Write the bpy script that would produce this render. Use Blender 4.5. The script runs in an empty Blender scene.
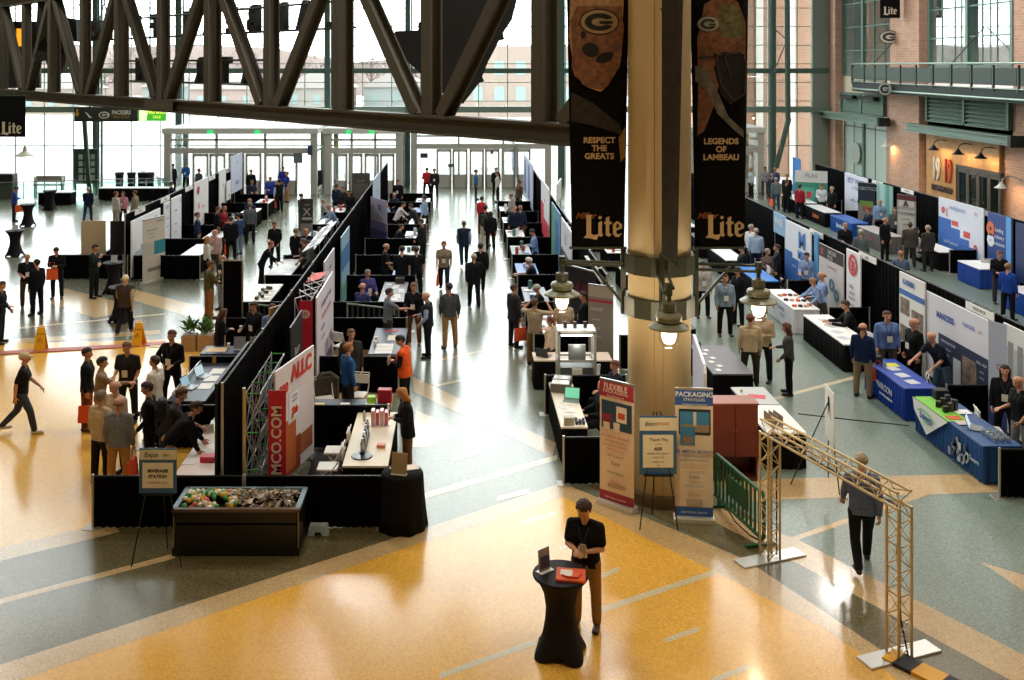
import bpy, bmesh, math, random
from mathutils import Vector, Matrix
R = math.radians
PI = math.pi
SC = bpy.context.scene
COL = SC.collection
rnd = random.Random(7)

# ------------------------------------------------------------------ camera
HC, FPX, CX, CY = 8.0, 1000.0, 460.0, 65.0      # eye height, focal length in pixels, vanishing point of the aisles
cam_d = bpy.data.cameras.new('camera')
cam_d.sensor_fit = 'HORIZONTAL'
cam_d.sensor_width = 36.0
cam_d.lens = 36.0 * FPX / 1024.0
cam_d.shift_x = (512.0 - CX) / 1024.0
cam_d.shift_y = -(340.0 - CY) / 1024.0
cam_d.clip_start = 0.1
cam_d.clip_end = 600
cam = bpy.data.objects.new('camera', cam_d)
cam.location = (0, 0, HC)
cam.rotation_euler = (R(90), 0, 0)
COL.objects.link(cam)
SC.camera = cam

# ------------------------------------------------------------------ sky, exposure
w = bpy.data.worlds.new('overcast_sky')
SC.world = w
w.use_nodes = True
bg = w.node_tree.nodes['Background']
bg.inputs[0].default_value = (0.97, 0.985, 1.0, 1)
bg.inputs[1].default_value = 7.5
SC.view_settings.view_transform = 'Standard'
SC.view_settings.look = 'None'
SC.view_settings.gamma = 1.0
SC.view_settings.exposure = 0.0
SC.view_settings.use_curve_mapping = False
try:
    SC.cycles.use_denoising = True
    SC.cycles.max_bounces = 8
    SC.cycles.transparent_max_bounces = 12
    SC.cycles.sample_clamp_indirect = 6.0
    SC.cycles.caustics_reflective = False
    SC.cycles.caustics_refractive = False
except Exception:
    pass

def light(name, kind, loc, energy, color=(1, 1, 1), size=1.0, rot=(0, 0, 0), size_y=None, spot=None):
    d = bpy.data.lights.new(name, kind)
    d.energy = energy
    d.color = color
    if kind == 'AREA':
        d.size = size
        if size_y:
            d.shape = 'RECTANGLE'; d.size_y = size_y
    elif kind in ('POINT', 'SPOT'):
        d.shadow_soft_size = size
        if spot:
            d.spot_size = spot; d.spot_blend = 0.7
    o = bpy.data.objects.new(name, d)
    o.location = loc
    o.rotation_euler = rot
    COL.objects.link(o)
    return o

# daylight portals on the glass wall (they only guide sampling of the sky)
for (px0, px1, pz0, pz1) in ((-34, 25, 0, 30),):
    p = light('sky_portal', 'AREA', ((px0 + px1) / 2, 66.95, (pz0 + pz1) / 2), 1, size=px1 - px0, size_y=pz1 - pz0, rot=(R(-90), 0, 0))
    p.data.cycles.is_portal = True
# high-bay lamps of the hall (fixtures are built with the ceiling)
HIGH_BAY = [(-9, 8), (0, 9), (9, 8), (-16, 22), (8, 24), (16, 20), (-4, 26), (17, 34), (6, 38), (-20, 40), (18, 48), (-6, 46)]
for i, (x, y) in enumerate(HIGH_BAY):
    near = y < 18
    light('high_bay_light', 'AREA', (x, y, 17.35), 380 if near else 800, (1, .8, .52) if near else (1, .95, .88), size=1.2).data.specular_factor = .02

# ------------------------------------------------------------------ pixel rays -> real positions
def W(px, py, z=0.0):
    Y = FPX * (HC - z) / (py - CY)
    return Vector(((px - CX) * Y / FPX, Y, z))
def XA(px, Y):
    return (px - CX) * Y / FPX
def ZA(py, Y):
    return HC - (py - CY) * Y / FPX

# ------------------------------------------------------------------ materials
MATS = {}
def srgb(c):
    if isinstance(c, str):
        c = tuple(int(c[i:i + 2], 16) / 255 for i in (0, 2, 4))
    return tuple((x / 12.92 if x <= .04045 else ((x + .055) / 1.055) ** 2.4) for x in c[:3])
def mat(c, rough=.6, metal=0.0, spec=None, emit=None, noise=0.0, scale=8.0):
    key = (str(c), rough, metal, spec, emit, noise, scale)
    if key in MATS:
        return MATS[key]
    m = bpy.data.materials.new('paint_' + str(c).replace(' ', ''))
    m.use_nodes = True
    nt = m.node_tree
    b = nt.nodes['Principled BSDF']
    col = srgb(c)
    b.inputs['Base Color'].default_value = (*col, 1)
    b.inputs['Roughness'].default_value = rough
    b.inputs['Metallic'].default_value = metal
    if spec is not None:
        b.inputs['Specular IOR Level'].default_value = spec
    if emit:
        b.inputs['Emission Color'].default_value = (*col, 1)
        b.inputs['Emission Strength'].default_value = emit
    if noise:
        tc = nt.nodes.new('ShaderNodeTexCoord')
        n = nt.nodes.new('ShaderNodeTexNoise'); n.inputs['Scale'].default_value = scale; n.inputs['Detail'].default_value = 4
        r = nt.nodes.new('ShaderNodeValToRGB')
        r.color_ramp.elements[0].position = .3; r.color_ramp.elements[1].position = .7
        r.color_ramp.elements[0].color = (*[max(0, x * (1 - noise)) for x in col], 1)
        r.color_ramp.elements[1].color = (*[min(1, x * (1 + noise)) for x in col], 1)
        nt.links.new(tc.outputs['Object'], n.inputs['Vector'])
        nt.links.new(n.outputs['Fac'], r.inputs['Fac'])
        nt.links.new(r.outputs['Color'], b.inputs['Base Color'])
    MATS[key] = m
    return m
def terrazzo(name, c, rough=.2, k=.35):
    m = bpy.data.materials.new(name); m.use_nodes = True
    nt = m.node_tree; b = nt.nodes['Principled BSDF']; col = srgb(c)
    tc = nt.nodes.new('ShaderNodeTexCoord')
    v = nt.nodes.new('ShaderNodeTexVoronoi'); v.inputs['Scale'].default_value = 55
    r = nt.nodes.new('ShaderNodeValToRGB'); e = r.color_ramp.elements
    e[0].position = 0; e[0].color = (*[x * (1 - k) for x in col], 1)
    e[1].position = 1; e[1].color = (*[min(1, x * (1 + k) + .01) for x in col], 1)
    mid = e.new(.5); mid.color = (*col, 1)
    nt.links.new(tc.outputs['Object'], v.inputs['Vector'])
    sx = nt.nodes.new('ShaderNodeSeparateColor'); nt.links.new(v.outputs['Color'], sx.inputs[0])
    nt.links.new(sx.outputs[0], r.inputs['Fac'])
    nt.links.new(r.outputs['Color'], b.inputs['Base Color'])
    b.inputs['Roughness'].default_value = rough
    b.inputs['Coat Weight'].default_value = .2
    b.inputs['Coat Roughness'].default_value = .1
    return m
def brick_mat(name, c1, c2, mortar, scale=1.0, axis='YZ'):
    m = bpy.data.materials.new(name); m.use_nodes = True
    nt = m.node_tree; b = nt.nodes['Principled BSDF']
    tc = nt.nodes.new('ShaderNodeTexCoord')
    s = nt.nodes.new('ShaderNodeSeparateXYZ'); cmb = nt.nodes.new('ShaderNodeCombineXYZ')
    nt.links.new(tc.outputs['Object'], s.inputs[0])
    add = nt.nodes.new('ShaderNodeMath'); add.operation = 'ADD'
    nt.links.new(s.outputs['X'], add.inputs[0]); nt.links.new(s.outputs['Y'], add.inputs[1])
    nt.links.new(add.outputs[0], cmb.inputs['X']); nt.links.new(s.outputs['Z'], cmb.inputs['Y'])
    t = nt.nodes.new('ShaderNodeTexBrick')
    t.inputs['Color1'].default_value = (*srgb(c1), 1); t.inputs['Color2'].default_value = (*srgb(c2), 1); t.inputs['Mortar'].default_value = (*srgb(mortar), 1)
    t.inputs['Scale'].default_value = scale; t.inputs['Brick Width'].default_value = .42; t.inputs['Row Height'].default_value = .14; t.inputs['Mortar Size'].default_value = .012
    nt.links.new(cmb.outputs[0], t.inputs['Vector']); nt.links.new(t.outputs['Color'], b.inputs['Base Color'])
    b.inputs['Roughness'].default_value = .85
    return m
def glass_mat(name, tint=(.95, .985, .975), refl=.09, rough=.02):
    m = bpy.data.materials.new(name); m.use_nodes = True
    nt = m.node_tree; nt.nodes.remove(nt.nodes['Principled BSDF'])
    out = nt.nodes['Material Output']
    t = nt.nodes.new('ShaderNodeBsdfTransparent'); t.inputs[0].default_value = (*tint, 1)
    g = nt.nodes.new('ShaderNodeBsdfGlossy'); g.inputs['Roughness'].default_value = rough
    mx = nt.nodes.new('ShaderNodeMixShader'); mx.inputs[0].default_value = refl
    nt.links.new(t.outputs[0], mx.inputs[1]); nt.links.new(g.outputs[0], mx.inputs[2]); nt.links.new(mx.outputs[0], out.inputs[0])
    return m
BLACK = mat('0c0b0d', .85, spec=.2)
DRAPE = mat('0b0a0c', .95, spec=.05, noise=.35, scale=3)
WHITE = mat('f2f1ee', .5)
STEEL = mat('b9bbbd', .3, .9)
ALU = mat('c8c9c8', .35, .8)
GLASS = glass_mat('clear_glass')

# ------------------------------------------------------------------ mesh builder
class MB:
    def __init__(s):
        s.v = []; s.f = []; s.m = []; s.mi = 0; s.M = None
    def add(s, vs, fs):
        n = len(s.v)
        if s.M is not None:
            vs = [s.M @ Vector(v) for v in vs]
        s.v += [tuple(v) for v in vs]
        for f in fs:
            s.f.append(tuple(i + n for i in f)); s.m.append(s.mi)
        return s
    def mat(s, i):
        s.mi = i; return s
    def box(s, x0, x1, y0, y1, z0, z1):
        return s.add([(x0, y0, z0), (x1, y0, z0), (x1, y1, z0), (x0, y1, z0), (x0, y0, z1), (x1, y0, z1), (x1, y1, z1), (x0, y1, z1)],
                     [(0, 3, 2, 1), (4, 5, 6, 7), (0, 1, 5, 4), (1, 2, 6, 5), (2, 3, 7, 6), (3, 0, 4, 7)])
    def rbox(s, x0, x1, y0, y1, z0, z1, b=.01):
        "box with chamfered vertical and top edges"
        def ring(z, i):
            return [(x0 + i + b, y0 + i, z), (x1 - i - b, y0 + i, z), (x1 - i, y0 + i + b, z), (x1 - i, y1 - i - b, z), (x1 - i - b, y1 - i, z), (x0 + i + b, y1 - i, z), (x0 + i, y1 - i - b, z), (x0 + i, y0 + i + b, z)]
        vs = ring(z0, 0) + ring(z1 - b, 0) + ring(z1, b * .6)
        fs = [tuple(reversed(range(8))), tuple(range(16, 24))]
        for k in (0, 8):
            for i in range(8):
                j = (i + 1) % 8
                fs.append((k + i, k + j, k + 8 + j, k + 8 + i))
        return s.add(vs, fs)
    def bar(s, a, b, w=.04, h=None, up=(0, 0, 1)):
        "rectangular bar between two points"
        a = Vector(a); b = Vector(b); h = h or w
        d = (b - a).normalized(); up = Vector(up)
        if abs(d.dot(up)) > .98:
            up = Vector((0, 1, 0))
        x = d.cross(up).normalized() * (w / 2); y = x.cross(d).normalized() * (h / 2)
        vs = [a - x - y, a + x - y, a + x + y, a - x + y, b - x - y, b + x - y, b + x + y, b - x + y]
        return s.add(vs, [(0, 3, 2, 1), (4, 5, 6, 7), (0, 1, 5, 4), (1, 2, 6, 5), (2, 3, 7, 6), (3, 0, 4, 7)])
    def hbeam(s, a, b, w, h, t=.05, up=(0, 0, 1)):
        "rolled steel section: two flanges (width w, spaced h along 'up') and a web"
        a = Vector(a); b = Vector(b); d = (b - a).normalized(); up = Vector(up)
        y = (up - d * up.dot(d)).normalized()
        for sg in (-1, 1):
            s.bar(a + y * sg * (h - t) / 2, b + y * sg * (h - t) / 2, w, t, up=y)
        s.bar(a, b, t, h - 2 * t, up=y)
        return s
    def tube(s, pts, r, n=8, cap=True):
        pts = [Vector(p) for p in pts]
        rs = r if isinstance(r, (list, tuple)) else [r] * len(pts)
        prev = None; vs = []; fs = []
        for i, p in enumerate(pts):
            d = (pts[min(i + 1, len(pts) - 1)] - pts[max(i - 1, 0)])
            if d.length < 1e-9: d = Vector((0, 0, 1))
            d.normalize()
            if prev is None:
                x = d.cross(Vector((0, 0, 1)) if abs(d.z) < .9 else Vector((0, 1, 0))).normalized()
            else:
                x = (prev - d * prev.dot(d)).normalized()
            prev = x; y = d.cross(x)
            for k in range(n):
                a = 2 * PI * k / n
                vs.append(p + (x * math.cos(a) + y * math.sin(a)) * rs[i])
        for i in range(len(pts) - 1):
            for k in range(n):
                j = (k + 1) % n
                fs.append((i * n + k, i * n + j, (i + 1) * n + j, (i + 1) * n + k))
        if cap:
            fs.append(tuple(reversed(range(n)))); fs.append(tuple(range((len(pts) - 1) * n, len(pts) * n)))
        return s.add(vs, fs)
    def lathe(s, prof, c=(0, 0, 0), n=24, fn=None):
        "profile of (r, z) about the vertical through c; fn(angle, r, z) may change r"
        vs = []; fs = []
        for (r, z) in prof:
            for k in range(n):
                a = 2 * PI * k / n
                q = fn(a, r, z) if fn else r
                vs.append((c[0] + q * math.cos(a), c[1] + q * math.sin(a), c[2] + z))
        for i in range(len(prof) - 1):
            for k in range(n):
                j = (k + 1) % n
                fs.append((i * n + k, i * n + j, (i + 1) * n + j, (i + 1) * n + k))
        if prof[0][0] > 1e-4: fs.append(tuple(reversed(range(n))))
        if prof[-1][0] > 1e-4: fs.append(tuple(range((len(prof) - 1) * n, len(prof) * n)))
        return s.add(vs, fs)
    def cyl(s, c, r, h, n=16):
        return s.lathe([(r, 0), (r, h)], c, n)
    def ball(s, c, r, n=10, sc=(1, 1, 1)):
        vs = []; fs = []
        for i in range(n // 2 + 1):
            t = PI * i / (n // 2)
            for k in range(n):
                a = 2 * PI * k / n
                vs.append((c[0] + r * sc[0] * math.sin(t) * math.cos(a), c[1] + r * sc[1] * math.sin(t) * math.sin(a), c[2] - r * sc[2] * math.cos(t)))
        for i in range(n // 2):
            for k in range(n):
                j = (k + 1) % n
                fs.append((i * n + k, i * n + j, (i + 1) * n + j, (i + 1) * n + k))
        return s.add(vs, fs)
    def prism(s, poly, z0, z1):
        n = len(poly)
        vs = [(x, y, z0) for x, y in poly] + [(x, y, z1) for x, y in poly]
        return s.add(vs, [tuple(reversed(range(n))), tuple(range(n, 2 * n))] + [(i, (i + 1) % n, n + (i + 1) % n, n + i) for i in range(n)])
    def prism_xz(s, poly, y0, y1):
        n = len(poly)
        vs = [(x, y0, z) for x, z in poly] + [(x, y1, z) for x, z in poly]
        return s.add(vs, [tuple(range(n)), tuple(reversed(range(n, 2 * n)))] + [((i + 1) % n, i, n + i, n + (i + 1) % n) for i in range(n)])
    def quad(s, a, b, c, d):
        return s.add([a, b, c, d], [(0, 1, 2, 3)])
    def mesh(s, name, mats, smooth=False):
        me = bpy.data.meshes.new(name)
        me.from_pydata(s.v, [], s.f)
        for m in (mats if isinstance(mats, (list, tuple)) else [mats]):
            me.materials.append(m)
        me.polygons.foreach_set('material_index', s.m)
        if smooth:
            me.polygons.foreach_set('use_smooth', [True] * len(s.f))
        me.update()
        return me
    def build(s, name, mats, parent=None, smooth=False, loc=None, rz=0):
        o = bpy.data.objects.new(name, s.mesh(name, mats, smooth))
        COL.objects.link(o)
        if parent: o.parent = parent
        if loc is not None: o.location = loc
        if rz: o.rotation_euler = (0, 0, rz)
        return o

def tag(o, label, cat, group=None, kind=None):
    o['label'] = label
    if cat: o['category'] = cat
    if group: o['group'] = group
    if kind: o['kind'] = kind
    return o
def thing(name, label, cat, loc=(0, 0, 0), rz=0, group=None, kind=None):
    o = bpy.data.objects.new(name, None)
    o.empty_display_size = .1
    COL.objects.link(o)
    o.location = loc; o.rotation_euler = (0, 0, rz)
    return tag(o, label, cat, group, kind)
def struct(o):
    o['kind'] = 'structure'
    return o
KIDS = {}
def copy_tree(o, parent=None):
    c = o.copy(); COL.objects.link(c); c.parent = parent
    for ch in list(o.children):
        copy_tree(ch, c)
    return c
def copy_at(o, loc, rz, label, group=None):
    c = copy_tree(o)
    c.location = loc; c.rotation_euler = (0, 0, rz); c['label'] = label
    if group: c['group'] = group
    return c
def text_mesh(body, size=.1, extrude=.002, offset=0.0, align='CENTER', sx=1.0, shear=0.0, spacing=1.0, line=1.0):
    cu = bpy.data.curves.new('t', 'FONT')
    cu.body = body; cu.size = size; cu.extrude = extrude; cu.offset = offset; cu.align_x = align; cu.align_y = 'CENTER'
    cu.shear = shear; cu.space_character = spacing; cu.space_line = line; cu.resolution_u = 3
    o = bpy.data.objects.new('t', cu)
    COL.objects.link(o)
    dg = bpy.context.evaluated_depsgraph_get()
    me = bpy.data.meshes.new_from_object(o.evaluated_get(dg))
    bpy.data.objects.remove(o); bpy.data.curves.remove(cu)
    if sx != 1.0:
        for v in me.vertices: v.co.x *= sx
    return me
def text(body, size, m, loc, parent=None, rz=0.0, rx=R(90), ry=0.0, name='lettering', **k):
    "standing text whose face looks towards local -Y (rz turns it)"
    me = text_mesh(body, size, **k)
    me.materials.append(m)
    o = bpy.data.objects.new(name, me); COL.objects.link(o)
    o.location = loc; o.rotation_mode = 'XYZ'
    o.rotation_euler = (rx, ry, rz)
    if parent: o.parent = parent
    return o

def old_letters(k, m, dark, loc, parent):
    "the word Lite in angular old-style letters, cap height k, centred on loc"
    G = {0: [(0, 1), (.30, 1), (.25, .9), (.25, .14), (.36, .06), (.64, .12), (.50, -.16), (.14, -.07), (-.1, -.07), (.03, .08), (.03, .9)],
         1: [(.58, .64), (.75, .72), (.75, .14), (.82, .08), (.71, -.02), (.58, .06)], 2: [(.57, .87), (.66, .97), (.76, .88), (.66, .78)],
         3: [(.86, .68), (.93, .68), (.93, .86), (1.09, .93), (1.09, .68), (1.22, .68), (1.18, .57), (1.09, .57), (1.09, .15), (1.2, .09), (1.07, -.02), (.93, .06), (.93, .57), (.86, .57)],
         4: [(1.26, .56), (1.46, .72), (1.68, .56), (1.68, .38), (1.42, .28), (1.42, .14), (1.54, .09), (1.68, .15), (1.54, -.02), (1.38, -.02), (1.26, .12)]}
    m_ = MB()
    for q in G.values():
        q = [((x - .83) * k, (z - .45) * k) for x, z in q]
        a = sum(q[i][0] * q[(i + 1) % len(q)][1] - q[(i + 1) % len(q)][0] * q[i][1] for i in range(len(q)))
        if a < 0: q.reverse()
        m_.mat(0).prism_xz(q, -.01, 0)
    q = [(1.41, .55), (1.48, .6), (1.54, .53), (1.54, .43), (1.41, .38)][::-1]
    m_.mat(1).prism_xz([((x - .83) * k, (z - .45) * k) for x, z in q], -.013, -.005)
    return m_.build('lettering', [m, dark], parent, loc=loc)
# ------------------------------------------------------------------ people
def V(*a): return Vector(a)
POSES = {
 # arms: (upper, fore) right then left, x is outward; legs: (thigh, shin) right, left; y is forward
 'stand':   dict(lean=0, arms=[((.16, .0, -1), (.02, .22, -1)), ((.16, .0, -1), (.02, .22, -1))], legs=[((.08, 0, -1), (.02, -.03, -1)), ((.08, 0, -1), (.02, -.03, -1))]),
 'relaxed': dict(lean=1, head=-4, arms=[((.2, -.05, -1), (.05, .35, -1)), ((.14, .06, -1), (-.1, .5, -.8))], legs=[((.12, .1, -1), (.05, .02, -1)), ((.05, -.04, -1), (.03, -.06, -1))]),
 'phone':   dict(lean=4, head=-28, arms=[((.14, .12, -1), (-.62, .75, .12)), ((.14, .12, -1), (-.62, .75, .12))], legs=[((.05, .02, -1), (.0, -.04, -1)), ((.07, .0, -1), (.02, -.03, -1))]),
 'crossed': dict(lean=-1, arms=[((.2, .12, -1), (-.95, .55, .12)), ((.2, .12, -1), (-.95, .45, .02))], legs=[((.1, .02, -1), (.02, -.02, -1)), ((.1, 0, -1), (.02, -.02, -1))]),
 'hips':    dict(lean=0, arms=[((.62, -.22, -.8), (-.6, .35, -.45)), ((.18, .05, -1), (-.2, .85, -.1))], legs=[((.16, .04, -1), (.04, -.02, -1)), ((.14, 0, -1), (.02, -.02, -1))]),
 'point':   dict(lean=3, head=-6, arms=[((.12, .75, -.55), (-.05, 1, -.02)), ((.16, 0, -1), (.0, .3, -.9))], legs=[((.08, .12, -1), (.02, .02, -1)), ((.08, -.08, -1), (.02, -.1, -1))]),
 'chin':    dict(lean=2, head=-12, arms=[((.1, .35, -.9), (-.42, .42, .85)), ((.2, .15, -1), (-.85, .5, .05))], legs=[((.1, .02, -1), (.02, -.03, -1)), ((.1, 0, -1), (.02, -.03, -1))]),
 'hold':    dict(lean=2, head=-14, arms=[((.14, .1, -1), (-.25, .95, -.1)), ((.14, .0, -1), (-.1, .6, -.75))], legs=[((.07, .05, -1), (.0, -.03, -1)), ((.07, -.02, -1), (.02, -.05, -1))]),
 'walk':    dict(lean=4, arms=[((.14, -.38, -1), (.0, -.05, -1)), ((.14, .35, -1), (-.05, .75, -.8))], legs=[((.02, .42, -1), (.0, .18, -1)), ((.03, -.25, -1), (.0, -.75, -.85))]),
 'stride':  dict(lean=3, arms=[((.14, .3, -1), (.0, .6, -.9)), ((.14, -.3, -1), (.0, .0, -1))], legs=[((.03, -.22, -1), (.0, -.55, -.95)), ((.03, .34, -1), (.0, .12, -1))]),
 'lean':    dict(lean=38, head=-22, arms=[((.1, .25, -1), (-.05, .35, -.95)), ((.12, .3, -1), (-.05, .55, -.85))], legs=[((.08, .05, -1), (.02, -.08, -1)), ((.08, -.08, -1), (.02, -.1, -1))]),
 'reach':   dict(lean=24, head=-20, arms=[((.1, .75, -.8), (-.05, .9, -.5)), ((.14, .2, -1), (-.25, .7, -.7))], legs=[((.08, .08, -1), (.02, .0, -1)), ((.08, -.12, -1), (.02, -.14, -1))]),
 'sit':     dict(lean=-4, head=-8, hip=.50, arms=[((.16, .28, -.9), (-.3, .85, -.15)), ((.16, .28, -.9), (-.3, .85, -.15))], legs=[((.16, 1, -.05), (.02, .12, -1)), ((.16, 1, -.05), (.02, .2, -1))]),
 'sitfwd':  dict(lean=16, head=-16, hip=.50, arms=[((.16, .55, -.8), (-.2, .95, .02)), ((.16, .5, -.8), (-.35, .9, .05))], legs=[((.18, 1, -.05), (.02, -.1, -1)), ((.18, 1, -.05), (.02, -.02, -1))]),
 'camera':  dict(lean=-2, head=4, arms=[((.5, .45, -.1), (-.55, .25, .8)), ((.5, .45, -.1), (-.6, .25, .8))], legs=[((.1, .04, -1), (.02, -.02, -1)), ((.1, 0, -1), (.02, -.02, -1))]),
}
def capsule_mesh(caps):
    mb = MB()
    for (a, ra, b, rb) in caps:
        a = Vector(a); b = Vector(b)
        d = b - a; L = d.length
        if L < 1e-6:
            mb.ball(a, ra, 12); continue
        d.normalize()
        pts = []; rs = []
        for t in (90, 60, 30): pts.append(a - d * ra * math.sin(R(t))); rs.append(max(.0004, ra * math.cos(R(t))))
        for k in range(4):
            u = k / 3; pts.append(a.lerp(b, u)); rs.append(ra + (rb - ra) * u)
        for t in (30, 60, 90): pts.append(b + d * rb * math.sin(R(t))); rs.append(max(.0004, rb * math.cos(R(t))))
        mb.tube(pts, rs, 12)
    return mb
def remeshed(name, mb, voxel, smooth_it=2, keep=None):
    me = mb.mesh(name, [WHITE])
    o = bpy.data.objects.new(name, me); COL.objects.link(o)
    r = o.modifiers.new('r', 'REMESH'); r.mode = 'VOXEL'; r.voxel_size = voxel; r.use_smooth_shade = True
    s = o.modifiers.new('s', 'SMOOTH'); s.iterations = smooth_it; s.factor = .5
    if keep:
        d = o.modifiers.new('d', 'DECIMATE'); d.ratio = keep
    dg = bpy.context.evaluated_depsgraph_get()
    out = bpy.data.meshes.new_from_object(o.evaluated_get(dg))
    bpy.data.objects.remove(o); bpy.data.meshes.remove(me)
    out.name = name
    out.polygons.foreach_set('use_smooth', [True] * len(out.polygons))
    return out
def cut_below(me, co, no):
    bm = bmesh.new(); bm.from_mesh(me)
    bmesh.ops.bisect_plane(bm, geom=bm.verts[:] + bm.edges[:] + bm.faces[:], plane_co=co, plane_no=no, clear_inner=True)
    bm.to_mesh(me); bm.free(); me.update()
    return me
def skeleton(p):
    "joint positions of a pose, feet on the ground"
    J = {}
    hip = p.get('hip', .93)
    Rl = Matrix.Rotation(-R(p.get('lean', 0)), 3, 'X')      # forward lean about the hips
    def T(v): return Rl @ V(*v) + V(0, 0, hip)
    J['pelvis'] = V(0, 0, hip)
    for n, v in (('waist', (0, 0, .15)), ('chest', (0, .0, .35)), ('neck', (0, -.01, .53)), ('headbase', (0, .005, .60))):
        J[n] = T(v)
    J['Rl'] = Rl
    for i, sx in ((0, 1), (1, -1)):
        sh = T((sx * .175, -.01, .475))
        u, fo = p['arms'][i]
        u = V(u[0] * sx, u[1], u[2]).normalized(); fo = V(fo[0] * sx, fo[1], fo[2]).normalized()
        if p.get('lean', 0) > 0 and p.get('hip') is None and p.get('lean') < 20:
            pass
        el = sh + u * .29; wr = el + fo * .25
        J['sh%d' % i] = sh; J['el%d' % i] = el; J['wr%d' % i] = wr; J['fd%d' % i] = fo
        t, s = p['legs'][i]
        t = V(t[0] * sx, t[1], t[2]).normalized(); s = V(s[0] * sx, s[1], s[2]).normalized()
        hp = V(sx * .095, 0, hip - .03)
        kn = hp + t * .42; an = kn + s * .41
        J['hp%d' % i] = hp; J['kn%d' % i] = kn; J['an%d' % i] = an; J['sd%d' % i] = s
    if 'hip' not in p:
        dz = .085 - min(J['an0'].z, J['an1'].z)
        for k, v in J.items():
            if k != 'Rl' and not k.startswith(('fd', 'sd')): v.z += dz
    # seated: the feet reach the floor
    else:
        for i in (0, 1):
            J['an%d' % i].z = .085
    return J
def make_pose(key):
    p = POSES[key]; J = skeleton(p); out = {}
    Rl = J['Rl']; X = V(1, 0, 0)
    head_R = Matrix.Rotation(R(p.get('head', -3)) * 1.0, 3, 'X')
    hb = J['headbase']
    def H(v): return head_R @ V(*v) + hb
    def torso(g, down=.0):
        c = []
        def pr(jn, dx, r, dy=0.0, dz=0.0):
            q = J[jn] + Rl @ V(0, dy, dz); return (q + X * dx, q - X * dx, r)
        lv = [pr('pelvis', .075, .108 + g, 0, -.02 - down), pr('waist', .062, .098 + g), pr('chest', .082, .112 + g, .01), pr('chest', .10, .095 + g, 0, .06)]
        for a, b in zip(lv, lv[1:]):
            c += [(a[0], a[2], b[0], b[2]), (a[1], a[2], b[1], b[2]), (a[0].lerp(a[1], .5), a[2], b[0].lerp(b[1], .5), b[2])]
        for i in (0, 1):
            c.append((J['sh%d' % i] + Rl @ V(0, 0, -.005), .058 + g, J['neck'] + Rl @ V((.05 if i == 0 else -.05), 0, -.015), .05 + g * .6))
            c.append((J['sh%d' % i], .055 + g, lv[2][i], .10 + g))
        return c
    # ---- body: one continuous surface
    c = torso(-.012)
    c.append((J['neck'] + V(0, 0, -.04), .056, hb + V(0, 0, .03), .05))
    c += [(H((0, .002, .155)), .083, H((0, -.028, .145)), .083), (H((0, .022, .10)), .066, H((0, .04, .055)), .044), (H((0, .05, .045)), .026, H((0, .05, .045)), .026)]
    c += [(H((0, .083, .125)), .010, H((0, .098, .088)), .016)]
    for sx in (1, -1):
        c += [(H((sx * .080, -.004, .12)), .014, H((sx * .082, -.012, .095)), .010), (H((sx * .036, .055, .098)), .026, H((sx * .03, .06, .07)), .022)]
    c += [(H((-.018, .078, .056)), .007, H((.018, .078, .056)), .007), (H((-.032, .07, .14)), .017, H((.032, .07, .14)), .017)]
    for i, sx in ((0, 1), (1, -1)):
        sh, el, wr, fd = J['sh%d' % i], J['el%d' % i], J['wr%d' % i], J['fd%d' % i]
        c += [(sh, .048, el, .036), (el, .037, el.lerp(wr, .35), .038), (el.lerp(wr, .35), .038, wr, .025)]
        # hand: palm, four fingers, thumb
        side = fd.cross(V(0, 0, 1))
        if side.length < .3: side = V(0, 1, 0) if abs(fd.y) < .9 else V(1, 0, 0)
        if abs(fd.z) > .75: side = V(0, 1, 0) - fd * fd.y
        side.normalize(); nrm = side.cross(fd).normalized()
        if nrm.dot(V(-sx, 0, 0)) < 0 and abs(fd.z) > .75: nrm = -nrm
        if abs(fd.z) <= .75 and nrm.z > 0: nrm = -nrm
        k1 = wr + fd * .095
        for q in (-.022, .0, .022):
            c.append((wr + side * q * .6 + fd * .02, .019, k1 + side * q, .015))
        for q, L in ((-.031, .058), (-.0105, .07), (.0105, .076), (.031, .068)):
            a = k1 + side * q; b = a + (fd * .9 + nrm * .35).normalized() * L * .55; e = b + (fd * .55 + nrm * .85).normalized() * L * .5
            c += [(a, .0095, b, .0088), (b, .0088, e, .0075)]
        th = wr + fd * .03 + side * .024; t1 = th + (fd * .6 + side * .75 + nrm * .2).normalized() * .045; t2 = t1 + (fd * .9 + side * .2 + nrm * .4).normalized() * .032
        c += [(th, .014, t1, .011), (t1, .011, t2, .009)]
        hp, kn, an = J['hp%d' % i], J['kn%d' % i], J['an%d' % i]
        c += [(hp, .07, kn, .045), (kn, .045, an, .032)]
    out['body'] = remeshed('body', capsule_mesh(c), .0075, 2, .75)
    bm_ = out['body']; bm_.materials.clear(); bm_.materials.append(WHITE); bm_.materials.append(mat('33211b', .5)); bm_.materials.append(mat('a8604f', .5))
    spots = [(H((sx * .031, .079, .120)), .0095, 1) for sx in (1, -1)] + [(H((sx * .031, .085, .143)), .0065, 1) for sx in (1, -1)] + [(H((0, .085, .056)), .014, 2)]
    for f in bm_.polygons:
        for (q, r_, k) in spots:
            if (f.center - q).length < r_: f.material_index = k
    # ---- shirts
    for nm, full in (('short', False), ('long', True)):
        c = torso(.008, .10)
        for i in (0, 1):
            sh, el, wr = J['sh%d' % i], J['el%d' % i], J['wr%d' % i]
            if full: c += [(sh, .066, el, .054), (el, .054, wr - J['fd%d' % i] * .01, .038)]
            else: c += [(sh, .066, sh.lerp(el, .72), .062)]
        out[nm] = remeshed('shirt', capsule_mesh(c), .014, 2)
        if 'hip' not in p: cut_below(out[nm], J['pelvis'] + Rl @ V(0, 0, -.075), Rl @ V(0, 0, 1))
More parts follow.
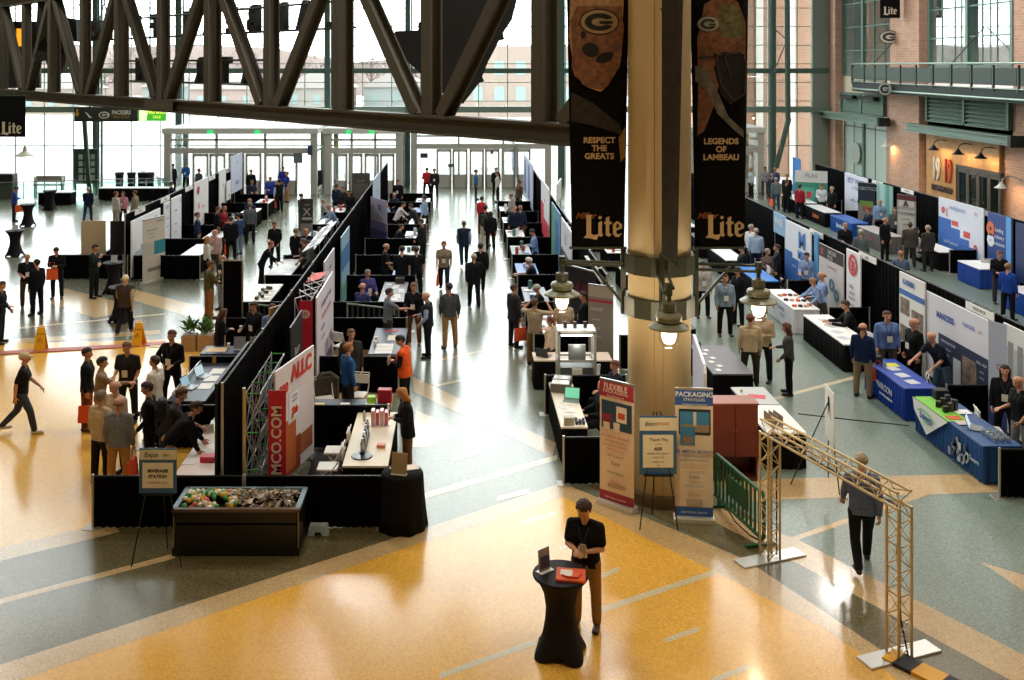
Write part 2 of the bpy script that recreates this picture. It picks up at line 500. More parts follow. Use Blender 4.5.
    out['vest'] = remeshed('vest', capsule_mesh(torso(.024, .11)), .014, 2)
    if 'hip' not in p: cut_below(out['vest'], J['pelvis'] + Rl @ V(0, 0, -.09), Rl @ V(0, 0, 1))
    c = torso(.024, .16)
    for i in (0, 1):
        sh, el, wr = J['sh%d' % i], J['el%d' % i], J['wr%d' % i]
        c += [(sh, .074, el, .06), (el, .06, wr - J['fd%d' % i] * .03, .045)]
    out['jacket'] = remeshed('jacket', capsule_mesh(c), .014, 2)
    if 'hip' not in p: cut_below(out['jacket'], J['pelvis'] + Rl @ V(0, 0, -.15), Rl @ V(0, 0, 1))
    # ---- trousers and shoes
    c = []; pel = J['pelvis']
    c += [(pel + V(-.06, 0, .02), .106, pel + V(.06, 0, .02), .106), (pel + V(-.055, 0, -.06), .108, pel + V(.055, 0, -.06), .108)]
    SH = []
    for i in (0, 1):
        hp, kn, an = J['hp%d' % i], J['kn%d' % i], J['an%d' % i]
        c += [(hp, .097, kn, .07), (kn, .07, kn.lerp(an, .4), .068), (kn.lerp(an, .4), .068, an + J['sd%d' % i] * -.005, .058)]
        low = an.z < .2
        fdir = V(.12 * (1 if i == 0 else -1), 1, 0 if low else -.75).normalized()
        s0 = an + V(0, -.035, -.035); s1 = an + fdir * .15 + V(0, 0, -.045)
        sh = []
        sh += [(s0, .040, s1 + V(.012, 0, 0), .033), (s0, .040, s1 + V(-.012, 0, 0), .033), (an + V(0, 0, .01), .043, s0, .04)]
        SH.append(remeshed('shoe', capsule_mesh(sh), .010, 1))
    out['trousers'] = remeshed('trousers', capsule_mesh(c), .014, 2)
    zmin = min(v.co.z for s_ in SH for v in s_.vertices)
    for s_ in SH:
        for v in s_.vertices: v.co.z = max(v.co.z - zmin, 0.0)
    out['shoe0'], out['shoe1'] = SH
    # ---- hair
    c = [(H((0, -.002, .176)), .083, H((0, -.040, .155)), .083), (H((0, -.045, .11)), .062, H((0, -.03, .13)), .08), (H((-.05, -.01, .14)), .04, H((.05, -.01, .14)), .04), (H((0, .048, .2)), .034, H((0, .03, .2)), .04)]
    out['hair_short'] = remeshed('hair', capsule_mesh(c), .012, 1)
    c2 = list(c)
    for q in (-.055, -.02, .02, .055):
        c2.append((H((q, -.04, .13)), .05, H((q * 1.15, -.055, -.06)), .036))
    for q in (-1, 1): c2.append((H((q * .072, .0, .14)), .026, H((q * .075, .0, -.02)), .022))
    out['hair_long'] = remeshed('hair', capsule_mesh(c2), .012, 1)
    # cap
    cc = [(H((0, -.005, .17)), .092, H((0, -.03, .165)), .092), (H((-.03, .06, .165)), .022, H((-.02, .15, .15)), .012), (H((.03, .06, .165)), .022, H((.02, .15, .15)), .012), (H((0, .06, .165)), .022, H((0, .155, .152)), .012)]
    out['cap'] = remeshed('cap', capsule_mesh(cc), .010, 1)
    cu = []
    q_ = random.Random(3)
    for k in range(150):
        a_ = q_.uniform(0, 2 * PI); e_ = q_.uniform(-.25, 1.5)
        d_ = V(math.cos(a_) * math.cos(e_), math.sin(a_) * math.cos(e_), math.sin(e_))
        if d_.y > .35 and d_.z < .45: continue
        b_ = H((d_.x * .083, -.018 + d_.y * .098, .155 + d_.z * .085)); cu.append((b_, .021, b_ + V(q_.uniform(-.01, .01), q_.uniform(-.01, .01), .01), .017))
    if key == 'phone': out['hair_curly'] = remeshed('hair', capsule_mesh(cu), .007, 1)
    for hk in ('hair_short', 'hair_long'):
        for v in out[hk].vertices:
            n_ = math.sin(v.co.x * 190 + v.co.z * 60) * math.sin(v.co.y * 170 + v.co.x * 90) * math.cos(v.co.z * 150)
            v.co += (v.co - hb - V(0, 0, .13)).normalized() * .007 * n_
    # fringe of hair round a bald head
    cr = []
    for k in range(9):
        a = R(200 + k * 17.5) - R(90) + R(0)
    cr = [(H((.079, -.02, .125)), .02, H((.05, -.085, .12)), .03), (H((-.079, -.02, .125)), .02, H((-.05, -.085, .12)), .03), (H((.05, -.085, .12)), .03, H((-.05, -.085, .12)), .03)]
    out['hair_fringe'] = remeshed('hair', capsule_mesh(cr), .010, 1)
    # lanyard and badge on the chest
    mb = MB()
    ch = J['chest']; 
    def C(v): return Rl @ V(*v) + ch
    for sx in (1, -1):
        mb.mat(1).bar(C((sx * .065, .085, .14)), C((0, .150, -.10)), .012, .004, up=(0, 1, 0))
    b0 = C((0, .150, -.10)); nn = Rl @ V(0, 1, 0); uu = Rl @ V(0, 0, 1)
    mb.mat(0).bar(b0, b0 - uu * .15, .11, .006, up=nn)
    out['badge'] = mb.mesh('badge', [mat('e9e6df', .5), mat('26303f', .7)])
    out['J'] = J
    # body mass guard: empty slots get object-linked materials later
    return out
PCACHE = {}
def oslot(name, me, m, parent):
    o = bpy.data.objects.new(name, me); COL.objects.link(o); o.parent = parent
    if not me.materials: me.materials.append(WHITE)
    o.material_slots[0].link = 'OBJECT'; o.material_slots[0].material = m
    return o
SKIN = ['c99478', 'b98468', 'd2a083', 'c08a6c', 'd9a98c']
def person(px, py, face, label, pose='stand', top='222228', legs='24252c', hair='3a2a20', style='short', sleeve='long', over=None, shoes='1c1715', badge=True, h=1.0, group=None, z=0.0, skin=None, at=None, overcol=None, gender=None, fat=1.0, stripes=None):
    "px, py: where the feet stand in the picture; face: heading in degrees, 0 looks away from the camera, 90 to the picture's left"
    if pose not in PCACHE: PCACHE[pose] = make_pose(pose)
    P = PCACHE[pose]
    q = W(px, py, z) if at is None else Vector(at)
    t = thing('person', label, 'person', q, R(face), group)
    s = h * 1.0; fat = fat * 1.13
    t.scale = (s * fat, s * fat, s)
    sk = skin or SKIN[int(abs(px * 7 + py * 3)) % len(SKIN)]
    oslot('body', P['body'], mat(sk, .55, spec=.3), t)
    oslot('shirt', P['short' if sleeve == 'short' else 'long'], mat(top, .85, spec=.2, noise=.12, scale=9), t)
    if over: oslot('vest' if over == 'vest' else 'jacket', P[over], mat(overcol or '17171a', .8, spec=.2, noise=.15, scale=9), t)
    oslot('trousers', P['trousers'], mat(legs, .85, spec=.2, noise=.12, scale=9), t)
    oslot('shoe', P['shoe0'], mat(shoes, .5), t); oslot('shoe', P['shoe1'], mat(shoes, .5), t)
    if style != 'bald':
        oslot('cap' if style == 'cap' else 'hair', P[{'short': 'hair_short', 'long': 'hair_long', 'fringe': 'hair_fringe', 'curly': 'hair_curly', 'cap': 'cap'}[style]], mat(hair, .7, noise=.25, scale=30), t)
    if badge and over is None:
        b = bpy.data.objects.new('badge', P['badge']); COL.objects.link(b); b.parent = t
    return t, P['J']
# ------------------------------------------------------------------ the hall: floor, walls, glass, doors
GREENS = terrazzo('terrazzo_green', '727765', .24)
GREEN2 = terrazzo('terrazzo_dark_green', '645c3e', .25)
SAGE = terrazzo('terrazzo_sage', '76857a', .3)
YEL = terrazzo('terrazzo_yellow', 'e3ae48', .22, .18)
BEI = terrazzo('terrazzo_beige', 'c2a678', .22, .2)
PALE = terrazzo('terrazzo_pale', 'cfc3a2', .22, .15)
fl = MB()
fl.mat(0).box(-34, 25.5, -9, 67.2, -.3, 0)
def fpoly(pts, mi, lift):
    q = [W(x, y) for x, y in pts]
    a = sum(q[i].x * q[(i + 1) % len(q)].y - q[(i + 1) % len(q)].x * q[i].y for i in range(len(q)))
    if a < 0: q.reverse()
    fl.mat(mi).add([(p.x, p.y, .001 * lift) for p in q], [tuple(range(len(q)))])
def fline(a, b, wpx, mi, lift):
    (x0, y0), (x1, y1) = a, b
    fpoly([(x0, y0 - wpx / 2), (x1, y1 - wpx / 2), (x1, y1 + wpx / 2), (x0, y0 + wpx / 2)], mi, lift)
# right hand side is sage green, the aisle and left side darker green
fpoly([(705, 500), (640, 320), (560, 200), (1500, 200), (2300, 900), (1200, 900)], 4, 1)
# yellow field at the left, behind the first booths
fpoly([(-1500, 900), (-900, 480), (-500, 356), (230, 338), (230, 470), (110, 527), (-20, 556)], 1, 1)
fpoly([(-20, 553), (-20, 566), (120, 532), (110, 522)], 2, 3)
fpoly([(-1500, 900), (-300, 640), (-20, 556), (110, 527), (250, 500), (420, 500), (420, 535), (0, 668), (-600, 850)], 3, 2)
# great yellow field in front
fpoly([(20, 680), (420, 543), (563, 497), (720, 568), (820, 620), (900, 670), (1100, 800), (1300, 1300), (-900, 1300)], 1, 2)
fpoly([(-800, 930), (0, 665), (420, 530), (563, 483), (563, 497), (420, 543), (20, 680), (-700, 960)], 2, 3)
fpoly([(563, 483), (746, 560), (884, 652), (1100, 775), (1060, 790), (862, 655), (820, 626), (720, 574), (563, 497)], 2, 3)
fpoly([(575, 480), (700, 488), (745, 512), (804, 567), (1010, 680), (1160, 760), (1100, 775), (884, 652), (746, 560)], 3, 2)
fpoly([(640, 470), (712, 505), (804, 543), (1024, 655), (1200, 740), (1160, 760), (1010, 680), (804, 567), (700, 515), (630, 478)], 2, 3)
fpoly([(712, 481), (850, 477), (1030, 473), (1030, 491), (920, 495), (740, 501)], 2, 3)
fline((765, 549), (925, 494), 5, 2, 4)
fpoly([(980, 562), (1040, 580), (1040, 602)], 2, 3)
fline((770, 400), (856, 377), 3, 5, 3)
# lines in the left and middle floor
fline((-100, 628), (175, 556), 5, 2, 4)
fpoly([(413, 377), (556, 443), (552, 457), (414, 392)], 2, 3)
fpoly([(400, 500), (557, 455), (557, 460), (400, 506)], 5, 3)
fline((435, 386), (500, 372), 2, 5, 3); fline((440, 360), (545, 338), 1.6, 2, 3)
fpoly([(416, 410), (465, 432), (425, 447), (412, 447)], 5, 2)
for (x0, y0, x1, y1, t) in ((452, 460, 481, 452, 4), (497, 499, 529, 491, 5), (523, 523, 556, 513, 5), (590, 581, 619, 569, 5), (664, 641, 699, 629, 5), (712, 681, 748, 667, 6), (560, 549, 577, 543, 4)):
    fline((x0, y0), (x1, y1), t, 5, 4)
fline((440, 676), (536, 642), 6, 5, 4); fline((592, 613), (716, 572), 6, 5, 4)
fpoly([(-80, 345), (160, 330), (160, 334), (-80, 350)], 2, 3)
fpoly([(55, 286), (118, 302), (125, 312), (95, 318), (40, 300)], 2, 3)
fpoly([(136, 290), (260, 322), (240, 332), (132, 300)], 2, 3)
fpoly([(-80, 305), (60, 300), (150, 318), (150, 329), (-80, 344)], 3, 1)
fline((0, 330), (165, 314), 1.5, 5, 4)
floor = struct(fl.build('floor', [GREENS, YEL, BEI, GREEN2, SAGE, PALE]))

BRICK = brick_mat('brick_tan', 'd0a48c', 'c0927a', 'cbb5a4')
BRICKL = brick_mat('brick_light', 'caa184', 'c09a7f', 'c7b39c')
CREAM = mat('d6c9b2', .8)
GRN = mat('5f7f72', .5)
GRND = mat('2f453c', .5)
FRM = mat('c2c3bd', .45, .1)
DKGREEN = mat('24332c', .5)
cl = MB(); cl.box(-34, 25.5, -9, 67.2, 30, 30.3)
struct(cl.build('ceiling', mat('8a8072', .9)))
struct(MB().box(-34.3, -34, -9, 67.2, 0, 30).build('wall_left', mat('9a8a74', .9)))
struct(MB().box(-34, 25.5, -9.3, -9, 0, 30).build('wall_back', mat('8f7c66', .9)))
for i, (x, y) in enumerate(HIGH_BAY):
    pass
# right wall, brick piers and bays
def YR(px, X=25.0): return X * FPX / (px - CX)
rw = MB()
rw.mat(0).box(25, 25.4, -9, 45.2, 0, 30)
rw.mat(0).box(25, 25.4, 45.2, 53.4, 0, 5.02)                      # below the second bay (wood panel covers it)
rw.mat(1).box(25, 25.4, 45.2, 53.4, 7.05, 7.9)
rw.mat(1).box(25, 25.4, 45.2, 53.4, 4.75, 5.02)
rw.mat(0).box(25, 25.4, 53.4, 54.6, 0, 30)
rw.mat(0).box(24.6, 25.4, 53.6, 57.2, 0, 30)
rw.mat(0).box(25, 25.4, 57.2, 58.6, 0, 6.9)
rw.mat(0).box(25, 25.4, 45.2, 53.4, 17.8, 30).box(25, 25.4, 57.2, 65.4, 17.8, 30)
rw.mat(1).box(25, 25.4, 58.6, 65.4, 6.25, 7.3)
rw.mat(0).box(24.5, 25.4, 65.3, 67.1, 0, 30)
struct(rw.build('wall_right', [BRICK, CREAM]))
# dark rooms behind the glazing so that the panes read as glass
WINBLUE = glass_mat('window_glass', (.75, .85, .86), .42, .015)
FROST = mat('c4d6cf', .35)
def right_window(name, y0, y1, z0, z1, nv, zs, thick=()):
    r = thing(name, 'tall green-framed window in the brick wall', None, (25.05, (y0 + y1) / 2, z0)); struct(r)
    L = (y1 - y0) / 2; H = z1 - z0
    m = MB()
    for k in range(nv + 1):
        y = -L + 2 * L * k / nv; t = .12 if k in thick else .03
        m.box(-.1 if k in thick else -.01, .03, y - t, y + t, 0, H)
    for z in zs:
        m.box(-.02, .03, -L, L, z - z0 - .035, z - z0 + .035)
    m.box(-.08, .06, -L, L, H - .12, H); m.box(-.08, .06, -L, L, 0, .1)
    m.build('window_frame', GRN, r)
    MB().box(.02, .03, -L, L, .05, H - .05).build('pane', FROST if z0 < 1 else WINBLUE, r)
    MB().box(1.6, 1.7, -L, L, -.1, H).box(.1, 1.7, -L - .02, -L, 0, H).box(.1, 1.7, L, L + .02, 0, H).build('room_lining', mat('c9d0cc', .9), r)
    return r
right_window('window_2', 57.4, 65.2, 7.3, 17.8, 5, (8.9, 10.4, 11.9, 13.4), (0, 3, 5))
right_window('window_3', 45.3, 53.3, 7.9, 17.8, 6, (9.4, 10.9, 12.4), (0, 3, 6))
right_window('window_4', 58.7, 65.2, .1, 4.9, 4, (4.1,), (2,))
# frosted seal on the ground floor window
c = W(857, 152, 0); y = YR(857.5)
sl = MB(); sl.lathe([(.02, 0), (.66, 0), (.66, .05), (.02, .05)], n=32)
seal = sl.build('round_emblem', mat('b8c0bb', .6)); seal.location = (24.93, YR(857.5), ZA(153, YR(857.5))); seal.rotation_euler = (0, R(-90), 0)
tag(seal, 'pale round emblem on the frosted ground floor window', 'emblem')
# louvres
def louvre(y0, y1, z0, z1, label):
    r = thing('louvre_panel', label, 'louvre', (24.98, (y0 + y1) / 2, z0)); L = (y1 - y0) / 2; H = z1 - z0
    m = MB(); n = 9
    for k in range(n):
        z = H * (k + .5) / n
        m.add([(-.02, -L, z + .07), (-.16, -L, z - .05), (-.16, L, z - .05), (-.02, L, z + .07), (-.02, -L, z + .04), (-.16, -L, z - .08), (-.16, L, z - .08), (-.02, L, z + .04)],
              [(0, 1, 2, 3), (7, 6, 5, 4), (1, 5, 6, 2), (0, 3, 7, 4)])
    m.build('louvre_blades', mat('8aa394', .6), r)
    MB().box(-.02, .3, -L, L, 0, H).build('backing', mat('3b4a44', .8), r)
    f = MB()
    for yy in (-L, 0, L): f.box(-.2, 0, yy - .1, yy + .1, 0, H)
    f.box(-.2, 0, -L, L, H - .08, H).box(-.2, 0, -L, L, 0, .08)
    f.build('frame', GRN, r)
    for yy in (-L / 2, L / 2):
        MB().box(-.5, -.22, yy - L * .33, yy + L * .33, H - .38, H - .16).build('heater', mat('15181a', .6), r)
louvre(58.7, 65.1, 4.95, 6.25, 'green louvre panel over the frosted window bay, with two black heaters')
louvre(45.3, 53.2, 5.02, 6.9, 'green louvre panel under the balcony, with two black heaters')
def canopy(y0, y1, z, label):
    r = thing('canopy_beam', label, 'beam', (24.1, (y0 + y1) / 2, z)); L = (y1 - y0) / 2
    MB().hbeam((0, -L, 0), (0, L, 0), .5, .42, .06).build('beam', mat('7f9a8b', .5), r)
    for k in (-.8, -.1, .7):
        MB().box(.2, .88, k * L - .06, k * L + .06, -.12, .12).build('bracket', GRND, r)
    MB().box(-.35, .3, -L - .25, -L, -.25, .25).build('end_cap', mat('23302c'), r)
canopy(57, 67.8, 4.75, 'green steel canopy beam over the frosted window')
canopy(43.4, 53.9, 4.68, 'green steel canopy beam over the wood panelled entrance')
# wood panelled bar front with its sign, lamps and doors
wp = thing('wood_panel_front', 'honey coloured wood panelled entrance front with metal numerals 1919', 'shopfront', (24.86, 49.6, 0))
MB().box(-.06, .1, -3.6, 3.6, 0, 4.55).build('panelling', mat('c9955a', .6, noise=.18, scale=2), wp)
s = text('19', 1.65, mat('e4e0d4', .4), (-.12, 2.35, 2.55), wp, rz=R(-90), extrude=.04, offset=.03, sx=.5)
s = text('19', 1.65, mat('c8552a', .4), (-.12, 1.15, 2.55), wp, rz=R(-90), extrude=.04, offset=.03, sx=.5)
s = text('KITCHEN & TAP', .42, mat('4a3b30', .5), (-.12, 1.75, 1.62), wp, rz=R(-90), extrude=.03, offset=.01, sx=.72)
dz = thing('door_1', 'dark glazed double door in the wood panelled front', None, (24.8, 47.9, 0)); struct(dz)
for k in range(4):
    y0 = 1.86 - k * .98
    m = MB(); m.box(-.05, .05, y0 - .96, y0 - .84, 0, 2.85).box(-.05, .05, y0 - .12, y0, 0, 2.85).box(-.05, .05, y0 - .9, y0 - .06, 0, .3).box(-.05, .05, y0 - .9, y0 - .06, 2.7, 2.85).box(-.05, .05, y0 - .9, y0 - .06, 1.05, 1.15)
    m.build('door_leaf', mat('4f4a44', .5), dz)
    MB().box(0, .02, y0 - .85, y0 - .1, .3, 2.7).build('pane', mat('1b2220', .08), dz)
MB().box(-.08, .06, -2.15, -2.05, 0, 3.05).box(-.08, .06, 1.88, 1.98, 0, 3.05).box(-.08, .06, -2.1, 1.95, 2.86, 3.05).build('door_frame', mat('3d3a36', .5), dz)
def gooseneck(y, z, label, col='17181a', group='gooseneck lamps'):
    g = thing('gooseneck_lamp', label, 'lamp', (24.95, y, z), 0)
    MB().tube([(0, 0, 0), (-.25, 0, .12), (-.55, 0, .14), (-.75, 0, .02), (-.8, 0, -.15)], .025).lathe([(.09, 0), (.09, .03)], (-.02, 0, -.02), 10).build('arm', mat(col, .5), g)
    MB().lathe([(.06, .0), (.09, -.08), (.2, -.2), (.3, -.26), (.28, -.26), (.1, -.12)], (-.8, 0, -.12), 18).build('shade', mat(col, .45), g)
    MB().ball((-.8, 0, -.3), .07, 10).build('bulb', mat('ffd9a0', emit=6), g)
    light('lamp_light', 'POINT', (24.2, y, z - .38), 45, (1, .66, .3), .08)
    return g
for y, l in ((51.0, 'black gooseneck lamp over the first numeral of the entrance sign'), (48.5, 'black gooseneck lamp above the second pair of numerals, middle of three'), (46.4, 'black gooseneck lamp over the dark double doors')):
    gooseneck(y, 4.05, l)
gooseneck(YR(901), 3.75, 'white shaded wall lamp on the light brick pier', 'cfd2d0')
gooseneck(44.6, 2.9, 'white shaded wall lamp on brick beside the wood panelled front', 'cfd2d0')
si = thing('wall_sign', 'small upright frosted sign with rounded ends on the brick pier', 'sign', (24.9, YR(904), ZA(173, YR(904))))
MB().box(-.03, .05, -.28, .28, -.45, .45).build('sign_plate', mat('e2e6e0', .4), si); MB().box(-.05, .0, -.33, .33, .45, .5).box(-.05, 0, -.33, .33, -.5, -.45).box(-.03, .03, -.03, .03, .5, 2.6).build('rim', mat('8a8f8a', .4, .5), si)
# balcony
BP = [(25, 62.2), (24.2, 61.6), (23.6, 60.2), (23.25, 57.5), (23.0, 54), (22.8, 50), (22.6, 46), (22.4, 42), (22.3, 38), (22.3, 34)]
bal = thing('balcony', 'curved dark green balcony with solid panels along the brick wall', 'balcony', (0, 0, 0))
m = MB()
for (a, b) in zip(BP, BP[1:]):
    m.add([(a[0], a[1], 6.45), (b[0], b[1], 6.45), (25, b[1], 6.45), (25, a[1], 6.45), (a[0], a[1], 6.95), (b[0], b[1], 6.95), (25, b[1], 6.95), (25, a[1], 6.95)],
          [(0, 3, 2, 1), (4, 5, 6, 7), (0, 1, 5, 4)])
m.build('slab', mat('1f2a26', .8), bal)
for i, (a, b) in enumerate(zip(BP[1:], BP[2:])):
    n = 2 if i > 1 else 1
    for k in range(n):
        p = Vector(a).lerp(Vector(b), k / n); q = Vector(a).lerp(Vector(b), (k + 1) / n)
        MB().bar((p.x, p.y, 6.9), (p.x, p.y, 8.0), .09).build('post', mat('27352f', .5), bal)
        e = (q - p) * .08
        mm = MB(); mm.bar((p.x + e.x, p.y + e.y, 7.52), (q.x - e.x, q.y - e.y, 7.52), .03, .72)
        mm.build('panel', mat('33443c', .7), bal)
r_ = MB(); r_.tube([(x, y, 8.08) for x, y in BP], .04); r_.tube([(x, y, 7.02) for x, y in BP], .03); r_.tube([(x - .03, y, 6.6) for x, y in BP], .05)
r_.build('handrail', mat('93a79b', .4, .4), bal)
for yy in (56.5, 47.5):
    MB().tube([(23.3, yy, 8.0), (25, yy + .2, 9.8)], .03).build('stay_rod', mat('3a4743'), bal)
def logo_g(parent, loc, rx=.6, rz_=R(-90), c0='e8e6de', c1='33443b', name='logo', k=.66):
    "oval emblem with a letter G"
    m = MB()
    def oval(a, b, y, t, mi):
        n = 28
        m.mat(mi).prism_xz([(a * math.cos(2 * PI * i / n), b * math.sin(2 * PI * i / n)) for i in range(n)], y, y + t)
    oval(rx, rx * k, 0, .05, 1); oval(rx * .93, rx * k * .9, -.012, .02, 0); 
    # G: an open ring and a bar
    pts = []
    n = 22
    for i in range(n + 1):
        a = R(28 + (332 - 28) * i / n); pts.append((rx * .74 * math.cos(a), rx * k * .66 * math.sin(a)))
    for i in range(n, -1, -1):
        a = R(38 + (322 - 38) * i / n); pts.append((rx * .40 * math.cos(a), rx * k * .32 * math.sin(a)))
    q = []
    for i in range(n):
        m.mat(1).prism_xz([pts[i], pts[i + 1], pts[2 * n - i], pts[2 * n + 1 - i]][::-1], -.024, -.01)
    m.prism_xz([(0, -.10 * rx), (rx * .66, -.10 * rx), (rx * .66, .04 * rx), (0, .04 * rx)], -.024, -.01)
    o = m.build(name, [mat(c0, .5), mat(c1, .5)], parent)
    o.location = loc; o.rotation_euler = (0, 0, rz_)
    return o
lg = logo_g(None, (24.3, YR(889.5, 24.3), ZA(37, YR(889.5, 24.3))), .56, 0); tag(lg, 'oval letter G emblem on brick below the black hanging banner', 'emblem')
lg = logo_g(None, (22.6, YR(885, 22.6), ZA(89, YR(885, 22.6))), .36, 0, c0='ccd2cc', k=1.0); tag(lg, 'round pale letter G emblem on the balcony edge', 'emblem')
hb = thing('hanging_banner', 'small black hanging banner with white lettering high on the brick pier', 'banner', (23.9, YR(890, 23.9), ZA(18, YR(890, 23.9))))
MB().box(-.55, .55, -.02, .02, 0, 3.2).build('banner_cloth', BLACK, hb)
MB().tube([(-.6, 0, 3.25), (.75, 0, 3.25)], .04).build('rod', GRND, hb)
old_letters(.42, mat('e6dfd0'), BLACK, (0, -.03, .4), hb)

# ------------------------------------------------------------------ far glass wall
YW = 66.7
gw = thing('window_1', 'full height green-framed glass wall at the far end of the hall', None, (0, YW, 0)); struct(gw)
m = MB()
x = -33.5
while x < 24.6:
    m.box(x - .03, x + .03, -.06, .06, 0 if not (-19.4 < x < -4) and not (-3.2 < x < 6.2) else 4.0, 30); x += 1.93
z = 5.6
while z < 30:
    m.box(-34, 24.6, -.05, .05, z - .025, z + .025); z += 1.24
m.box(-34, 24.6, -.05, .05, 2.6, 2.66)
m.build('muntins', mat('8fa69d', .4), gw)
for px in (-120, -20, 98, 180, 328, 408, 560, 700, 771):
    xx = XA(px, YW)
    MB().hbeam((xx, -.35, 0), (xx, -.35, 30), .34, .4, .05, up=(0, 1, 0)).tube([(xx + .25, -.1, 0), (xx + .25, -.1, 30)], .06).build('column', mat('4d6a60', .5), gw)
MB().box(-34, 24.6, -.35, .05, 7.45, 7.78).build('transom', mat('4e6b61', .5), gw)
MB().box(-34, 24.6, -.5, .05, 4.85, 5.25).build('transom', mat('7d9389', .5), gw)
MB().box(23.4, 24.5, -.3, .06, 0, 30).build('side_jamb', mat('8d968f', .5), gw)
MB().box(-34, 24.6, .0, .02, 0, 30).build('pane', GLASS, gw)
# diagonal bracing rods
m = MB()
for (a, b) in (((96, -40), (118, 70)), ((118, -40), (96, 30)), ((330, -40), (345, 70)), ((776, 30), (787, 40)), ((787, 40), (774, 72)), ((60, -40), (94, 40))):
    m.tube([(XA(a[0], 66), -.7, ZA(a[1], 66)), (XA(b[0], 66), -.7, ZA(b[1], 66))], .04, 6)
m.build('brace_rods', mat('5d776d', .5), gw)
# slanting green props seen right of the banners
for (a, b) in (((789, 118), (776, 168)), ((787, -30), (788, 118))):
    o = MB().hbeam((XA(a[0], 64), 64, ZA(a[1], 64)), (XA(b[0], 64), 64, ZA(b[1], 64)), .25, .3, .04, up=(0, 1, 0)).build('steel_prop', mat('4f6b60', .5))
    tag(o, 'slanting green steel prop before the glass wall near the corner' if b[0] == 776 else 'upright green steel prop before the glass wall near the corner', 'steel prop')
# doors with vestibules
def door_pairs(root, xs, zt=2.5, yy=0.0):
    for (x0, x1) in xs:
        mid = (x0 + x1) / 2
        for (a, b) in ((x0, mid), (mid, x1)):
            m = MB(); w_ = b - a
            m.box(a + .02, a + .16, yy - .04, yy + .04, 0, zt).box(b - .16, b - .02, yy - .04, yy + .04, 0, zt).box(a + .1, b - .1, yy - .04, yy + .04, 0, .85).box(a + .1, b - .1, yy - .04, yy + .04, zt - .18, zt)
            d = m.build('door_leaf', FRM, root)
            MB().box(a + .16, b - .16, yy - .01, yy + .01, .85, zt - .18).build('pane', GLASS, d)
            MB().tube([(b - .2 if a == x0 else a + .2, yy - .09, .95), (b - .2 if a == x0 else a + .2, yy - .09, 1.35)], .02, 6).build('handle', STEEL, d)
def vestibule(n, px0, px1, doors, roof=True, y0=62.0):
    r = thing('door_%d' % n, 'glazed entrance lobby with double doors', None, (0, y0, 0)); struct(r)
    X0, X1 = XA(px0, y0), XA(px1, y0); D = YW - y0 - .4
    m = MB()
    for xx in (X0, X1):
        m.box(xx - .2, xx + .2, -.2, .2, 0, 4.0)
        m.box(xx - .15, xx + .15, D - .3, D, 0, 4.0)
        m.box(xx - .03, xx + .03, 0, D, 2.5, 2.65).box(xx - .03, xx + .03, 0, D, 0, .2)
    m.box(X0, X1, -.1, .1, 3.3, 3.42).box(X0, X1, -.12, .12, 2.52, 2.85)
    k = X0 + (X1 - X0) / 3
    while k < X1 - .3:
        m.box(k - .07, k + .07, -.1, .1, 0, 4); k += (X1 - X0) / 3
    m.build('door_frame', FRM, r)
    if roof:
        MB().rbox(X0 - .3, X1 + .3, -.35, D + .2, 3.75, 4.1, .03).build('roof', mat('d9dbd8', .5), r)
    MB().box(X0, X1, -.02, 0, 2.85, 3.8).build('pane', GLASS, r)
    MB().box(X0 - .01, X0 + .01, 0, D, 0, 3.8).build('pane', GLASS, r); MB().box(X1 - .01, X1 + .01, 0, D, 0, 3.8).build('pane', GLASS, r)
    door_pairs(r, [(XA(a, y0), XA(b, y0)) for a, b in doors])
    for a in (.3, .62):
        xx = X0 + (X1 - X0) * a
        e = MB().box(xx - .16, xx + .16, -.5, -.36, 3.78, 3.95).build('exit_light', mat('25c46a', emit=1.2), r)
    return r
vestibule(2, 168, 314, ((192, 226), (228, 262), (264, 298)))
vestibule(3, 328, 399, ((333, 363), (364, 395)))
vestibule(4, 414, 548, ((436, 468), (469, 500), (501, 531)), roof=False, y0=65.4)
vestibule(5, 690, 760, ((700, 726), (727, 754)), y0=63)
def small_box(name, px, py, Y, w_, h_, d_, m, label, cat):
    return tag(MB().rbox(-w_ / 2, w_ / 2, -d_ / 2, d_ / 2, 0, h_, .02).build(name, m, loc=(XA(px, Y), Y, ZA(py, Y))), label, cat)
for (px, py, w_, h_, c_, l) in ((424, 158, .5, .32, '3f3b44', 'dark notice on the glass beside the first double doors'), (451, 167, .4, .2, '555a60', 'small notice on the glass of the double doors'),
                                (492, 154, .2, .25, '8a6a70', 'small framed notice on the narrow door glass'), (298, 163, .55, .6, '6d7a78', 'grey notice hanging in the entrance lobby glass'), (310, 155, .3, .6, '35446a', 'blue poster on the lobby side glass')):
    small_box('notice', px, py, 61.5 if px < 320 else 65.0, w_, h_, .03, mat(c_, .6), l, 'notice')

